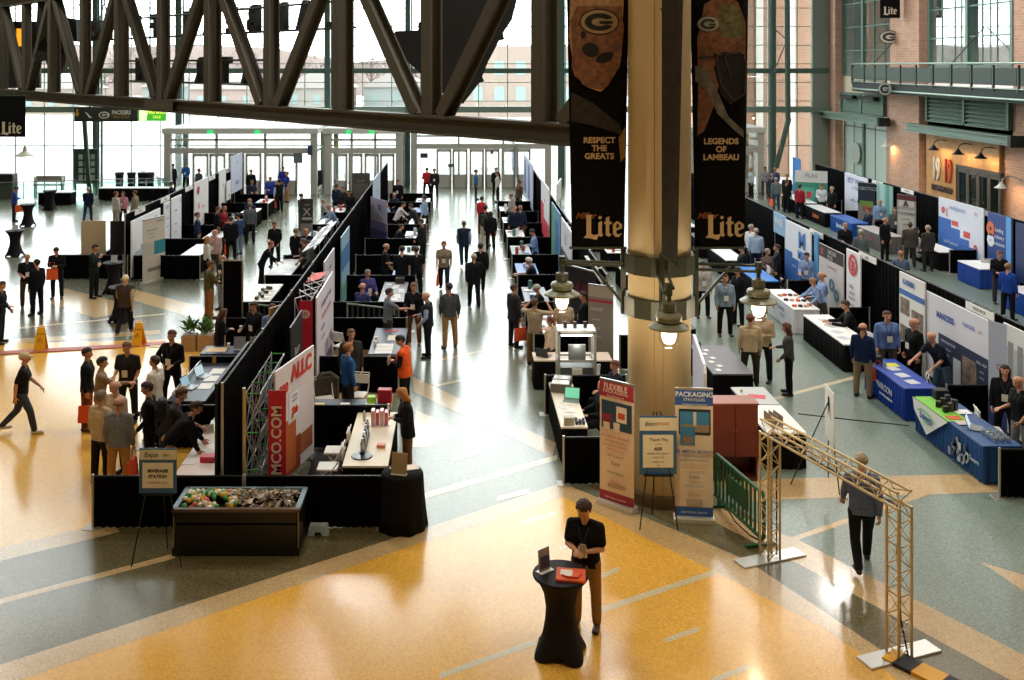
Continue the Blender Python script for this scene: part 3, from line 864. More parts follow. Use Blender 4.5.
# ------------------------------------------------------------------ outside
gd = MB().box(-140, 140, 67.3, 330, -.3, -.05).build('ground', mat('b9b9b6', .9)); struct(gd)
hl = MB()
hl.prism_xz([(-230, -.3), (230, -.3), (230, 9)] + [(230 - 20 * k, 11.5 + 2.2 * math.sin(k * .9) + 1.3 * math.sin(k * 2.3)) for k in range(1, 23)] + [(-230, 8)], 262, 300)
struct(hl.build('hills', mat('7d706c', .95, noise=.25, scale=.08)))
def house(x, y, w_, d_, h_, rh, c_, label, n=3):
    r = thing('house', label, 'house', (x, y, -.05))
    MB().box(-w_ / 2, w_ / 2, -d_ / 2, d_ / 2, 0, h_).build('walls', mat(c_, .9), r)
    MB().add([(-w_ / 2 - .4, -d_ / 2 - .4, h_), (w_ / 2 + .4, -d_ / 2 - .4, h_), (w_ / 2 + .4, d_ / 2 + .4, h_), (-w_ / 2 - .4, d_ / 2 + .4, h_), (0, -d_ / 2 - .4, h_ + rh), (0, d_ / 2 + .4, h_ + rh)],
             [(0, 1, 4), (2, 3, 5), (0, 4, 5, 3), (1, 2, 5, 4), (0, 3, 2, 1)]).build('roof', mat('8a8683', .9), r)
    for k in range(n):
        xx = -w_ / 2 + w_ * (k + .5) / n
        f = MB().box(xx - .5, xx + .5, -d_ / 2 - .06, -d_ / 2, h_ * .35, h_ * .75).build('window', mat('6f8583', .3), r)
GH = [(300, 15, 11, '807c76'), (385, 16, 10, '7a807e'), (210, 14, 9, '84746f'), (20, 16, 9, '80766c'), (128, 14, 8, '767e7b')]
GL = ['pale gabled house far beyond the glass wall, behind the tall mullion pair', 'pale gabled house beyond the glass wall, left of the dark hanging sign', 'low house beyond the glass under the back-to-front lettering', 'house beyond the glass wall behind the orange sign', 'house beyond the glass wall behind the first truss posts']
for (px, w_, d_, c_), l in zip(GH, GL):
    house(XA(px, 150), 150 + (px * 7 % 31), min(w_, 11), d_, 4.2, 3.2, c_, l)
bl = thing('office_building', 'pale flat-roofed building beyond the glass wall behind the hanging banners', 'building', (XA(530, 160), 160, -.05))
MB().box(-14, 14, -6, 6, 0, 11).build('walls', mat('86786f', .9), bl)
for k in range(8):
    for j in range(2):
        MB().box(-12.5 + k * 3.3, -11 + k * 3.3, -6.06, -6, 2.5 + j * 4, 4.7 + j * 4).build('window', mat('7d9491', .3), bl)
bk = thing('stadium_annex', 'light brick building wing just outside the far corner of the glass wall', 'building', (21.5, 78, -.05))
MB().box(-2.6, 8, -6, 30, 0, 24).build('walls', brick_mat('brick_annex', 'a07862', '94705c', 'a08a78'), bk)
MB().box(-.2, .3, -6.1, -6, 0, 22).box(2.2, 2.6, -6.1, -6, 0, 22).build('white_trim', mat('dedad2'), bk)
# bare trees along the far road
TREE = mat('5e5450', .95)
def bare_tree(x, y, h_, seed):
    rr = random.Random(seed)
    m = MB()
    m.tube([(0, 0, 0), (0.1, 0, h_ * .5), (0, 0.1, h_)], [.25, .16, .03], 5)
    for k in range(26):
        z0 = h_ * rr.uniform(.25, .9); a = rr.uniform(0, 6.28); L = h_ * rr.uniform(.2, .42)
        p = Vector((0, 0, z0)); q = p + Vector((math.cos(a) * L * .7, math.sin(a) * L * .5, L * .7)); mid = p.lerp(q, .5) + Vector((0, 0, -L * .1))
        m.tube([p, mid, q], [.09, .06, .02], 4)
        for j in range(3):
            b = p.lerp(q, rr.uniform(.4, .9)); c_ = b + Vector((rr.uniform(-1, 1), rr.uniform(-1, 1), rr.uniform(.4, 1.2))) * L * .35
            m.tube([b, c_], [.04, .015], 4)
    return m
tm = [bare_tree(0, 0, 11, s_).mesh('bare_tree', [TREE]) for s_ in (1, 2, 3)]
for i in range(30):
    x = -95 + i * 5.1 + rnd.uniform(-1, 1); y = 205 + rnd.uniform(-8, 8)
    o = bpy.data.objects.new('bare_tree', tm[i % 3]); COL.objects.link(o); o.location = (x, y, -.1); o.scale = (1.5, 1.5, rnd.uniform(.7, 1.05))
    tag(o, 'bare grey tree in the line far beyond the glass wall', 'tree', 'bare trees along the far road')

# ------------------------------------------------------------------ roof truss across the view
T0 = Vector((2.1, 20.0, 0)); TD = Vector((-24.5, 28.7, 0)); 
TRB = mat('545044', .6, .1); 
def TP(t, z): return T0 + TD * t + Vector((0, 0, z))
tr = thing('roof_truss', 'huge dark steel truss spanning across the hall from the tall column', 'truss', (0, 0, 0))
NZ = Vector((.761, .65, 0))
MB().hbeam(TP(-.02, 6.62), TP(1.12, 6.62), .42, .44, .06).build('bottom_chord', TRB, tr)
MB().hbeam(TP(-.02, 11.0), TP(1.12, 11.0), .42, .44, .06).build('top_chord', TRB, tr)
for k in range(12):
    t = .015 + k * .0975
    MB().hbeam(TP(t, 6.8), TP(t, 10.85), .34, .36 if k % 2 else .46, .05, up=NZ).build('post', TRB, tr)
    if k < 11:
        t2 = t + .0975
        a, b = (TP(t + .012, 6.85), TP(t2 - .008, 10.85)) if k % 2 else (TP(t + .008, 10.85), TP(t2 - .012, 6.85))
        MB().hbeam(a, b, .3, .36, .05, up=NZ).build('diagonal', TRB, tr)
MB().hbeam(TP(.0, 6.85), TP(-.035, 8.2), .3, .36, .05, up=NZ).build('diagonal', TRB, tr)
MB().bar(TP(.47, 6.62) - NZ * .23, TP(.53, 6.62) - NZ * .23, .03, .3).build('splice_plate', mat('5b5446', .5, .2), tr)
# lettering sign seen from behind
ls = thing('letter_sign', 'big upright letters on two rails, seen from behind through the truss', 'sign', (0, 0, 0))
def LP(s_, z, off=1.5): return Vector((2.1, 20, 0)) + Vector((-.65, .761, 0)) * s_ + NZ * off + Vector((0, 0, z))
ang = math.atan2(.761, -.65)
def letters(word, s0, s1, zb, hgt):
    n = len(word)
    for i, ch in enumerate(word):
        if ch == ' ': continue
        p = LP(s0 + (s1 - s0) * i / (n - 1), zb + hgt / 2)
        text(ch, hgt * 1.38, mat('1c1d1a', .7), p, ls, rz=ang, extrude=.09, offset=.06, name='letter')
    for z in (zb + .04, zb + hgt - .04):
        MB().tube([LP(s0 - 1.2, z, 1.42), LP(s1 + 1, z, 1.42)], .04, 6).build('rail', mat('26302c'), ls)
letters('LAMBEAU FIELD', 10.6, 29.3, 9.02, .86)
letters('ATRIUM', 15.6, 24.3, 7.32, .88)
# dark signs seen from behind
def dark_sign(poly, Y, label, th=.5):
    r = thing('hanging_sign', label, 'sign', (0, Y, 0))
    pts = [(XA(x, Y), ZA(y, Y)) for x, y in poly]
    a = sum(pts[i][0] * pts[(i + 1) % len(pts)][1] - pts[(i + 1) % len(pts)][0] * pts[i][1] for i in range(len(pts)))
    if a < 0: pts.reverse()
    MB().prism_xz(pts, 0, th).build('sign_body', mat('141312', .8), r)
    return r
ds = dark_sign([(395, 31), (418, 30), (418, 22), (430, 22), (430, -12), (520, -12), (512, 20), (505, 30), (497, 45), (488, 62), (480, 82), (463, 104), (446, 98), (430, 75), (420, 73), (408, 62), (394, 64), (388, 56)], 27.5, 'large dark shaped sign hanging behind the truss, seen from its back')
mm = MB()
for (x0, y0, x1, y1) in ((495, 38, 504, 36), (478, 80, 483, 78), (389, 60, 396, 56)):
    mm.tube([(XA(x0, 27.5), .2, ZA(y0, 27.5)), (XA(x1, 27.5), .2, ZA(y1, 27.5))], .1, 8)
mm.build('flood_lamps', mat('1a1918'), ds)
mm = MB()
for px in (440, 500): mm.tube([(XA(px, 27.5), .25, 9.6), (XA(px, 27.5), .25, 30)], .03, 6)
mm.build('hanging_cables', mat('333333'), ds)
ds = dark_sign([(56, -10), (62, 17), (76, 19), (77, 42), (68, 40), (65, 66), (57, 74), (50, 72), (45, 60), (36, 62), (34, 56), (37, 50), (36, 30), (38, -10)], 44, 'dark rounded sign hanging behind the truss above the direction board')
mm = MB(); mm.tube([(XA(52, 44), .25, 10), (XA(52, 44), .25, 30)], .03, 6).build('hanging_cables', mat('333333'), ds)
og = thing('orange_sign', 'black framed board with glowing orange face behind the truss posts', 'sign', (XA(25, 48), 48, ZA(88, 48)))
MB().box(-.75, .75, -.1, .1, 0, 3.2).build('sign_box', mat('1b1815'), og)
MB().box(-.35, .3, -.13, -.1, 2.0, 2.85).box(-.65, -.4, -.13, -.1, 1.9, 2.4).build('orange_face', mat('f2a21e', emit=1.0), og)
MB().tube([(0, 0, 3.2), (0, 0, 27.5)], .04, 6).build('hanging_rod', mat('333333'), og)
lb = thing('hanging_banner', 'black hanging banner with pale lettering at the hall edge below the truss', 'banner', (XA(6, 43), 43, ZA(137, 43)))
MB().box(-.95, .84, -.015, .015, 0, 1.75).build('banner_cloth', BLACK, lb)
MB().tube([(-1, 0, 1.78), (.9, 0, 1.78)], .03).tube([(.3, 0, 1.78), (.3, 0, 2.1)], .03).build('rod', GRND, lb)
old_letters(.5, mat('d8ccb4'), BLACK, (.25, -.02, .38), lb)
# direction board
db = thing('direction_board', 'long dark green direction board with oval letter emblem over the far windows', 'sign', (0, 52, 0))
def DX(px): return XA(px, 52)
MB().box(DX(75), DX(138), -.1, .1, ZA(121.5, 52), ZA(107, 52)).build('sign_board', mat('2b342d', .5), db)
e = MB().box(DX(139), DX(166), -.1, .1, ZA(121, 52), ZA(108, 52)).build('lit_board', mat('3fae2c', emit=.8), db)
MB().prism_xz([(DX(140), ZA(120.5, 52)), (DX(147), ZA(120.5, 52)), (DX(148.5), ZA(108.5, 52)), (DX(140), ZA(108.5, 52))], -.12, -.1).build('photo', mat('e4f2c2', emit=.9), db)
text('PRO SHOP', .26, mat('f4f06a', emit=1), (DX(157.5), -.12, ZA(112, 52)), db, offset=.008, sx=.85)
text('SALE', .2, mat('f4f06a', emit=1), (DX(157.5), -.12, ZA(117, 52)), db)
logo_g(db, (DX(105), -.12, ZA(115, 52)), .3, 0)
text('PACKERS', .3, mat('d9d9d2'), (DX(122), -.12, ZA(112.5, 52)), db, offset=.008, sx=.8)
text('PRO SHOP', .2, mat('c4953a'), (DX(122), -.12, ZA(117, 52)), db, sx=.9)
MB().prism_xz([(DX(77.2), ZA(109, 52)), (DX(77.2), ZA(113, 52)), (DX(75.8), ZA(113, 52)), (DX(78), ZA(117, 52)), (DX(80.2), ZA(113, 52)), (DX(78.8), ZA(113, 52)), (DX(78.8), ZA(109, 52))], -.12, -.1).build('arrow', mat('d9a520'), db)
MB().prism_xz([(DX(86), ZA(112, 52)), (DX(87), ZA(112, 52)), (DX(92), ZA(117, 52)), (DX(93), ZA(117.8, 52)), (DX(90), ZA(117.8, 52))], -.12, -.1).build('pictogram', mat('d9d9d2'), db)
mm = MB(); mm.tube([(DX(90), 0, ZA(107, 52)), (DX(90), 0, 30)], .05, 6); mm.tube([(DX(150), 0, ZA(107, 52)), (DX(150), 0, 18)], .05, 6)
mm.build('hanging_rods', GRND, db)
# slanting steel post beside the menu board
o = MB().bar((XA(84, 60), 60, 5.0), (XA(90, 60), 60, 0), .22).build('steel_prop', mat('2e4a3e')); tag(o, 'slanting dark green prop above the menu board', 'steel prop')

# ------------------------------------------------------------------ high bay fixtures
hbp = None
for i, (x, y) in enumerate(HIGH_BAY):
    if hbp is None:
        hbp = thing('high_bay_lamp', 'round industrial lamp hanging from the hall ceiling', 'lamp', (x, y, 17.4), 0, 'high bay lamps')
        MB().lathe([(.1, .5), (.2, .45), (.62, .0), (.6, 0), (.2, .4)], n=20).build('shade', mat('3a3f3c', .4), hbp)
        MB().tube([(0, 0, .5), (0, 0, 12.55)], .03).build('rod', GRND, hbp)
    else:
        copy_at(hbp, (x, y, 17.4), 0, 'round industrial lamp hanging from the hall ceiling')
# ------------------------------------------------------------------ the great column, its bands, lamps and banners
CXW, CYW = 3.70, 18.57
col = thing('column', 'tall round cream column with a dark base and olive steel bands', 'column', (CXW, CYW, 0))
def seam(a, r, z): return r
MB().lathe([(.575, .22), (.575, 30)], n=64).build('shaft', mat('dcc8a0', .55, noise=.05, scale=.6), col, smooth=True)
MB().lathe([(.60, 0), (.60, .2), (.585, .24)], n=64).build('base_ring', mat('6b5636', .5), col)
mm = MB()
for a in (-95, 20, 140, 250):
    mm.bar((.577 * math.cos(R(a)), .577 * math.sin(R(a)), .24), (.577 * math.cos(R(a)), .577 * math.sin(R(a)), 30), .012, .012)
mm.build('joint_strip', mat('a88a58', .5), col)
OLV = mat('43473a', .45, .1)
for z in (3.40, 4.18):
    b = MB().lathe([(.60, 0), (.66, 0), (.66, .34), (.60, .34), (.60, 0)], (0, 0, z), n=12).build('band', OLV, col); b.rotation_euler = (0, 0, R(6))
A = [R(-9.5), R(-97), R(171), R(81)]
for a in A:
    cx_, sy_ = math.cos(a), math.sin(a)
    MB().bar((.66 * cx_, .66 * sy_, 3.36), (.66 * cx_, .66 * sy_, 4.6), .09, .07).build('band_strut', OLV, col)
LAMPL = ['olive pendant lamp on the arm at the column, beside the lounging white counter', 'olive pendant lamp hanging in front of the column shaft', 'olive pendant lamp on the column arm above the white-shirted visitors', None]
def pendant(loc, label):
    r = thing('pendant_lamp', label, 'lamp', loc, 0); r.scale = (1.08, 1.08, 1.15)
    MB().lathe([(.0, .36), (.035, .36), (.035, .27), (.11, .25), (.11, .14), (.09, .12), (.09, .10)], n=20).build('cap', mat('5f614c', .5, .1), r, smooth=False)
    MB().lathe([(.09, .12), (.18, .095), (.2, .06), (.2, .04), (.1, .05)], n=24).lathe([(.1, .06), (.185, .035), (.19, .0), (.18, -.01), (.1, .0)], n=24).build('reflector_rings', mat('8a8b70', .4, .1), r)
    MB().lathe([(.11, -.02), (.2, -.03), (.31, -.085), (.31, -.105), (.2, -.06), (.11, -.06)], n=32).build('shade', mat('83856a', .4, .1), r)
    MB().lathe([(.13, -.06), (.155, -.14), (.155, -.28), (.125, -.35), (.05, -.39), (0, -.395)], n=20).build('glass_jar', glass_mat('jar_glass', (.95, .93, .86), .12), r, smooth=True)
    MB().lathe([(0, -.35), (.08, -.32), (.12, -.22), (.11, -.09), (0, -.06)], n=16).build('bulb', mat('fff0cf', emit=3.2), r, smooth=True)
    light('lamp_light', 'POINT', Vector(loc) + Vector((0, 0, -.52)), 60, (1, .84, .58), .1)
    return r
ARMZ = 4.28
for a, L, nm in ((A[0], 1.78, 'olive pendant lamp on a column arm, hanging over the white-clothed logo counter aisle'), (A[1], 2.1, 'olive pendant lamp hanging directly in front of the column'), (A[2], 1.80, 'olive pendant lamp on a column arm, hanging beside the black banner and the cream-shirted man')):
    c_, s_ = math.cos(a), math.sin(a); px_, py_ = -s_ * .07, c_ * .07
    m = MB()
    for q in (-1, 1):
        m.tube([(.66 * c_ + px_ * q, .66 * s_ + py_ * q, ARMZ + .04 * q), (L * c_ + px_ * q, L * s_ + py_ * q, ARMZ + .04 * q)], .028, 8)
    m.build('arm', OLV, col)
    MB().bar((.66 * c_, .66 * s_, 3.55), (L * .70 * c_, L * .70 * s_, ARMZ - .03), .05).build('arm_brace', OLV, col)
    MB().tube([(L * c_, L * s_, ARMZ + .1), (L * c_, L * s_, 4.13)], .04, 10).lathe([(.02, -.08), (.06, -.08), (.06, .12), (.02, .12)], (L * c_, L * s_, ARMZ), 10).build('hanger', OLV, col)
    pendant((CXW + L * c_, CYW + L * s_, 3.79), nm)
a = A[3]
# banners
def banner_shape(w_top, w_bot, z0, z1, sag=.0):
    n = 12; vs = []; fs = []
    for i in range(n + 1):
        t = i / n; z = z0 + (z1 - z0) * t; w_ = w_bot + (w_top - w_bot) * t
        for j in range(7):
            u = j / 6 - .5
            y = .02 * math.sin(u * 7 + t * 5)
            vs += [(u * w_, y, z)]
    for i in range(n):
        for j in range(6):
            k = i * 7 + j
            fs.append((k, k + 1, k + 8, k + 7))
    return vs, fs
def flat(pts, y0=-.035, th=.012):
    m = MB(); m.prism_xz(pts, y0 - th, y0); return m
def oval(cx_, cz, a, b, n=28, rot=0):
    return [(cx_ + a * math.cos(2 * PI * i / n) * math.cos(rot) - b * math.sin(2 * PI * i / n) * math.sin(rot), cz + a * math.cos(2 * PI * i / n) * math.sin(rot) + b * math.sin(2 * PI * i / n) * math.cos(rot)) for i in range(n)]
GOLD = mat('cfae84', .6); RUST = mat('80543a', .7, noise=.45, scale=12); RUST2 = mat('b08862', .7, noise=.3, scale=12); GREY = mat('6a655c', .7, noise=.4, scale=8)
def big_banner(x0, x1, lines, label, kind):
    xc = (x0 + x1) / 2; w_ = x1 - x0
    r = thing('column_banner', label, 'banner', (xc, 18.6, 0))
    vs, fs = banner_shape(w_ * 1.24, w_, 4.6, 10.4)
    m = MB(); m.add(vs, fs); b = m.build('banner_cloth', mat('0a0807', .85, spec=.15), r, smooth=True)
    so = b.modifiers.new('thick', 'SOLIDIFY'); so.thickness = .012
    MB().tube([(-w_ * .55, 0, 4.6), (w_ * .55, 0, 4.6)], .025).build('bottom_rod', OLV, r)
    # helmet picture
    if kind == 0:
        h = [(x, z + .98) for x, z in ((-.60, 9.55), (-.55, 8.4), (-.57, 7.5), (-.5, 7.1), (-.38, 6.9), (-.34, 6.75), (-.2, 6.6), (.05, 6.52), (.2, 6.65), (.3, 7.0), (.46, 7.55), (.5, 8.1), (.55, 9.2), (.5, 10.2), (-.45, 10.2))]
        h = [(x * w_ / 1.03, z) for x, z in h]
        flat(h, -.025).build('helmet_picture', RUST2, r)
        flat([(x * .92, 7.58 + (z - 7.58) * .42) for x, z in h], -.038, .006).build('helmet_shade', RUST, r)
        flat(oval(-.14, 8.28, .16, .13, rot=-.3), -.046, .006).build('picture_dark', mat('120c0a'), r)
        flat(oval(.12, 8.14, .17, .09, rot=.4), -.046, .006).build('picture_dark', mat('160f0b'), r)
        flat(oval(-.28, 8.56, .05, .07), -.046, .006).build('picture_dark', mat('1b120d'), r)
        flat([(-.5, 7.5), (-.1, 7.3), (.4, 6.9), (.45, 6.7), (-.2, 6.9), (-.5, 6.95)], -.025, .006).build('jersey_picture', mat('2e2620', .8, noise=.5, scale=9), r)
        flat([(.38, 6.65), (.5, 6.85), (.5, 6.3), (.42, 6.2)], -.025, .006).build('picture_gold', mat('8d6a2e', .7), r)
        lg = logo_g(r, (.02, -.05, 8.80), .37, 0, 'a98d62', '1c1b16')
        zt = 6.60
    else:
        h = [(-.42, 7.7), (-.44, 8.6), (-.3, 9.25), (0, 9.42), (.35, 9.3), (.5, 8.9), (.5, 7.9), (.2, 7.75), (0, 7.85), (-.1, 7.4), (-.3, 6.9), (-.44, 6.8)]
        h = [(x * w_ / .95, z - .12) for x, z in h]
        flat(h, -.025).build('helmet_picture', RUST, r)
        flat([(-.1, 8.75), (0, 9.1), (.25, 9.15), (.42, 8.9), (.42, 8.5), (.1, 8.5)], -.038, .006).build('helmet_crown', mat('6d6748', .7, noise=.5, scale=12), r)
        flat([(-.12, 7.95), (.05, 8.25), (.45, 8.2), (.48, 7.6), (.2, 7.25), (.02, 7.45)], -.046, .006).build('picture_dark', mat('100d0c'), r)
        m = MB()
        for a_, b_ in (((-.1, 7.35), (.02, 6.75)), ((.02, 6.75), (.25, 6.45)), ((.25, 6.45), (.46, 6.6)), ((-.4, 7.25), (.4, 7.35)), ((.46, 6.6), (.48, 7.2)), ((.05, 7.35), (.2, 6.9))):
            m.bar((a_[0], -.06, a_[1] + .88), (b_[0], -.06, b_[1] + .88), .035)
        m.build('face_mask_picture', mat('37322c'), r)
        flat([(-.46, 7.7), (-.25, 7.55), (-.05, 7.1), (.2, 6.85), (.44, 6.65), (.44, 6.78), (.15, 7.05), (-.02, 7.45), (-.25, 7.9), (-.46, 8.0)], -.04, .006).build('jersey_picture', GREY, r)
        lg = logo_g(r, (-.22, -.05, 8.76), .21, 0, 'b5b2a6', '3a3f38', k=.72)
        zt = 6.58
    for i, l in enumerate(lines):
        text(l, .15, GOLD, (.02, -.045, zt - i * .148), r, offset=.005, sx=1.02)
    old_letters(.4, GOLD, mat('0a0807', .85, spec=.15), (.1, -.045, 5.0), r)
    text('Miller', .16, mat('8a4a24'), (-.24, -.05, 5.2), r, offset=.004, ry=R(0), shear=.4)
    return r
big_banner(2.08, 3.05, ['RESPECT', 'THE', 'GREATS'], 'long black banner with rusty helmet picture, where the truss meets the column', 0)
big_banner(4.37, 5.28, ['LEGENDS', 'OF', 'LAMBEAU'], 'long black banner with a brown muddy helmet picture, farther from the truss', 1)
sb = thing('column_banner', 'long black banner seen edge-on in front of the column shaft', 'banner', (3.62, 17.95, 0))
MB().quad((0, 0, 4.6), (.05, -1.0, 4.6), (.12, -1.25, 10.4), (0, 0, 10.4)).build('banner_cloth', mat('2a211c', .8, noise=.5, scale=5), sb).modifiers.new('t', 'SOLIDIFY').thickness = .014
MB().tube([(0, .05, 4.6), (.05, -1.02, 4.6)], .025).build('bottom_rod', OLV, sb)
MB().tube([(0, .12, 9.0), (0, 0, 9.0)], .02).build('bracket', OLV, sb)
# ------------------------------------------------------------------ builders for the trade show furniture
OBST = []
def clear_of(x, y):
    'steps aside from furniture, the way that shows least'
    for _ in range(6):
        hit = None
        for (x0, x1, y0, y1) in OBST:
            if x + .24 > x0 and x - .24 < x1 and y + .2 > y0 and y - .2 < y1:
                c = []
                for nx in (x0 - .245, x1 + .245): c.append((abs(nx - x) * FPX / y, nx, y))
                for ny in (y0 - .205, y1 + .205): c.append((abs(ny - y) * 7500 / y / y + abs(ny - y) * abs(x) * FPX / y / y, x, ny))
                hit = min(c); break
        if hit is None: break
        x, y = hit[1], hit[2] 
    return x, y
def YZ(py, z): return FPX * (HC - z) / (py - CY)
def pleats(mb, a, b, z0, z1, amp=.018, pitch=.16):
    a = Vector(a[:2]); b = Vector(b[:2]); L = (b - a).length
    n = max(4, int(L / pitch) * 4); d = (b - a) / L; nn = Vector((d.y, -d.x))
    vs = []
    for i in range(n + 1):
        p = a + d * (L * i / n)
        q = p + nn * amp * math.sin(i * PI / 2 + .4 * math.sin(i * .7))
        q2 = p + nn * amp * .25 * math.sin(i * PI / 2)
        vs += [(q.x, q.y, z0), (q2.x, q2.y, z1)]
    mb.add(vs, [(2 * i, 2 * i + 2, 2 * i + 3, 2 * i + 1) for i in range(n)])
    return mb
def table(x0, x1, y0, y1, label, top='f0eeea', skirt='0c0b0d', h=.74, group=None, letters=None, name='exhibit_table', cloth=None):
    OBST.append((x0 - .03, x1 + .03, y0 - .03, y1 + .03))
    cx_, cy_ = (x0 + x1) / 2, (y0 + y1) / 2; a, b = (x1 - x0) / 2, (y1 - y0) / 2
    r = thing(name, label, 'table', (cx_, cy_, 0), 0, group)
    MB().rbox(-a, a, -b, b, h - .035, h, .008).build('tabletop', mat(top, .45), r)
    m = MB()
    c = [(-a + .01, -b + .01), (a - .01, -b + .01), (a - .01, b - .01), (-a + .01, b - .01)]
    for i in range(4): pleats(m, c[i], c[(i + 1) % 4], .02, h - .03, .022)
    m.build('skirt', mat(skirt, .85, spec=.15), r)
    for sx in (-1, 1):
        for sy in (-1, 1):
            MB().tube([(sx * (a - .12), sy * (b - .12), 0), (sx * (a - .12), sy * (b - .12), h - .04)], .016, 6).build('leg', STEEL, r)
    if letters:
        for (body, size, colr, side, u, z) in letters:
            if side == 'W': loc, rz = (-a - .03, u, z), R(-90)
            elif side == 'E': loc, rz = (a + .03, u, z), R(90)
            else: loc, rz = (u, -b - .03, z), 0
            text(body, size, mat(colr, .6), loc, r, rz=rz, offset=.004)
    return r
def low_rail(x0, x1, y, label, h=.9, posts=True, group=None):
    OBST.append((x0, x1, y - .08, y + .08))
    r = thing('drape_rail', label, 'drape', ((x0 + x1) / 2, y, 0), 0, group); a = (x1 - x0) / 2
    m = MB(); pleats(m, (-a, 0), (a, 0), .004, h - .02, .03, .13)
    m.build('drape', DRAPE, r)
    MB().tube([(-a, 0, h - .015), (a, 0, h - .015)], .02, 6).build('crossbar', mat('2a2a2c', .4, .6), r)
    for sx in (-1, 1):
        MB().tube([(sx * a, 0, 0), (sx * a, 0, h + .02)], .024, 8).build('post', mat('c4c2bb', .35, .6), r)
        MB().rbox(sx * a - .13, sx * a + .13, -.13, .13, 0, .012, .004).build('post_base', mat('b3b0a8', .4, .6), r)
    return r
def back_drape(x, y0, y1, label, h=2.44, step=3.55, labels=(), side=1):
    "tall black pipe-and-drape run along Y"
    OBST.append((x - .12, x + .12, y0, y1))
    r = thing('back_drape', label, 'drape', (x, y0, 0)); L = y1 - y0; n = max(1, round(L / step))
    for i in range(n):
        a, b = L * i / n, L * (i + 1) / n
        for s_ in (-1, 1):
            m = MB(); pleats(m, (s_ * .04, a + .02), (s_ * .04, b - .02), .03, h - .03, .035, .22); m.build('drape', DRAPE, r)
        MB().tube([(0, a, h - .02), (0, b, h - .02)], .022, 6).build('crossbar', mat('232325', .5, .4), r)
    for i in range(n + 1):
        yy = L * i / n
        MB().tube([(0, yy, 0), (0, yy, h + .02)], .026, 8).build('post', mat('b9b7b1', .35, .6), r)
    return r
def booth_sign(x, y, z, face, label, body='BOOTH', w_=1.05, c='eceae6'):
    r = thing('booth_header', label, 'sign', (x, y, z), face, 'booth name signs on the drapes')
    MB().rbox(-w_ / 2, w_ / 2, -.008, .008, 0, .18, .004).build('sign_plate', mat(c, .5), r)
    for sx in (-.4, .4): MB().box(sx * w_ - .015, sx * w_ + .015, -.004, .10, .165, .18).build('hook', STEEL, r)
    text(body, .1, mat('33353a'), (0, -.012, .09), r, extrude=.001)
    return r
def rollup(p0, p1, zt, label, panels, writing=(), base=True, name='roll_up_banner'):
    "p0, p1: ground ends; panels: (z0, z1, colour, u0, u1); writing: (body, size, colour, u, z, opts)"
    p0 = Vector((p0[0], p0[1])); p1 = Vector((p1[0], p1[1])); c = (p0 + p1) / 2; w_ = (p1 - p0).length
    rz = math.atan2(p1.y - p0.y, p1.x - p0.x)
    OBST.append((min(p0.x, p1.x), max(p0.x, p1.x), min(p0.y, p1.y) - .12, max(p0.y, p1.y) + .12))
    r = thing(name, label, 'banner', (c.x, c.y, 0), rz)
    z0 = .09 if base else .02
    if base:
        MB().rbox(-w_ / 2 - .03, w_ / 2 + .03, -.12, .12, 0, .09, .02).build('base_cassette', mat('d8d5cc', .35, .4), r)
        MB().tube([(0, .06, .05), (0, .05, zt)], .014, 6).build('support_pole', STEEL, r)
        MB().rbox(-w_ / 2, w_ / 2, -.014, .022, zt - .02, zt + .02, .005).build('top_rail', STEEL, r)
    g = MB().box(-w_ / 2, w_ / 2, -.004, .004, z0, zt).build('graphic', mat(panels[0][2], .55), r)
    for k, (a, b, c_, u0, u1) in enumerate(panels[1:]):
        d = .008 + .002 * (k + 1)
        MB().box(u0 * w_ - w_ / 2, u1 * w_ - w_ / 2, -d, -.004, z0 + (zt - z0) * a, z0 + (zt - z0) * b).build('colour_block', mat(c_, .6, noise=.0) if len(c_) == 6 else c_, g)
    for (body, size, c_, u, z, *o) in writing:
        k = dict(o[0]) if o else {}
        text(body, size, mat(c_, .6), (u * w_ - w_ / 2, -.05, z0 + (zt - z0) * z), g, extrude=.001, **k)
    return r
def easel_sign(x, y, z0, z1, w_, label, writing, frame='2f6190', face='e6dfc8', rz=0, foot=.35):
    r = thing('easel_sign', label, 'sign', (x, y, 0), rz)
    e = MB(); e.tube([(-foot, -.16, 0), (-.06, .0, z1 + .05)], .011, 6); e.tube([(foot, -.16, 0), (.06, 0, z1 + .05)], .011, 6); e.tube([(0, .45, 0), (0, .03, z1 + .03)], .011, 6)
    e.bar((-w_ * .4, -.1, z0 - .012), (w_ * .4, -.1, z0 - .012), .05, .02)
    e.build('easel_frame', mat('1c1a18', .5, .3), r)
    b = MB(); b.box(-w_ / 2, w_ / 2, -.085, -.07, z0, z1).build('board', mat(frame, .5), r)
    H = z1 - z0
    MB().box(-w_ * .41, w_ * .41, -.089, -.085, z0 + H * .12, z0 + H * .68).build('notice_sheet', mat(face, .6), r)
    MB().box(-w_ / 2, w_ / 2, -.089, -.085, z0 + H * .75, z0 + H * .97).build('header_strip', mat('dcd6bd', .6), r)
    for (body, size, c_, u, z, *o) in writing:
        text(body, size, mat(c_, .6), (u * w_, -.095, z0 + H * z), r, extrude=.001, **(dict(o[0]) if o else {}))
    return r
CHAIR = None
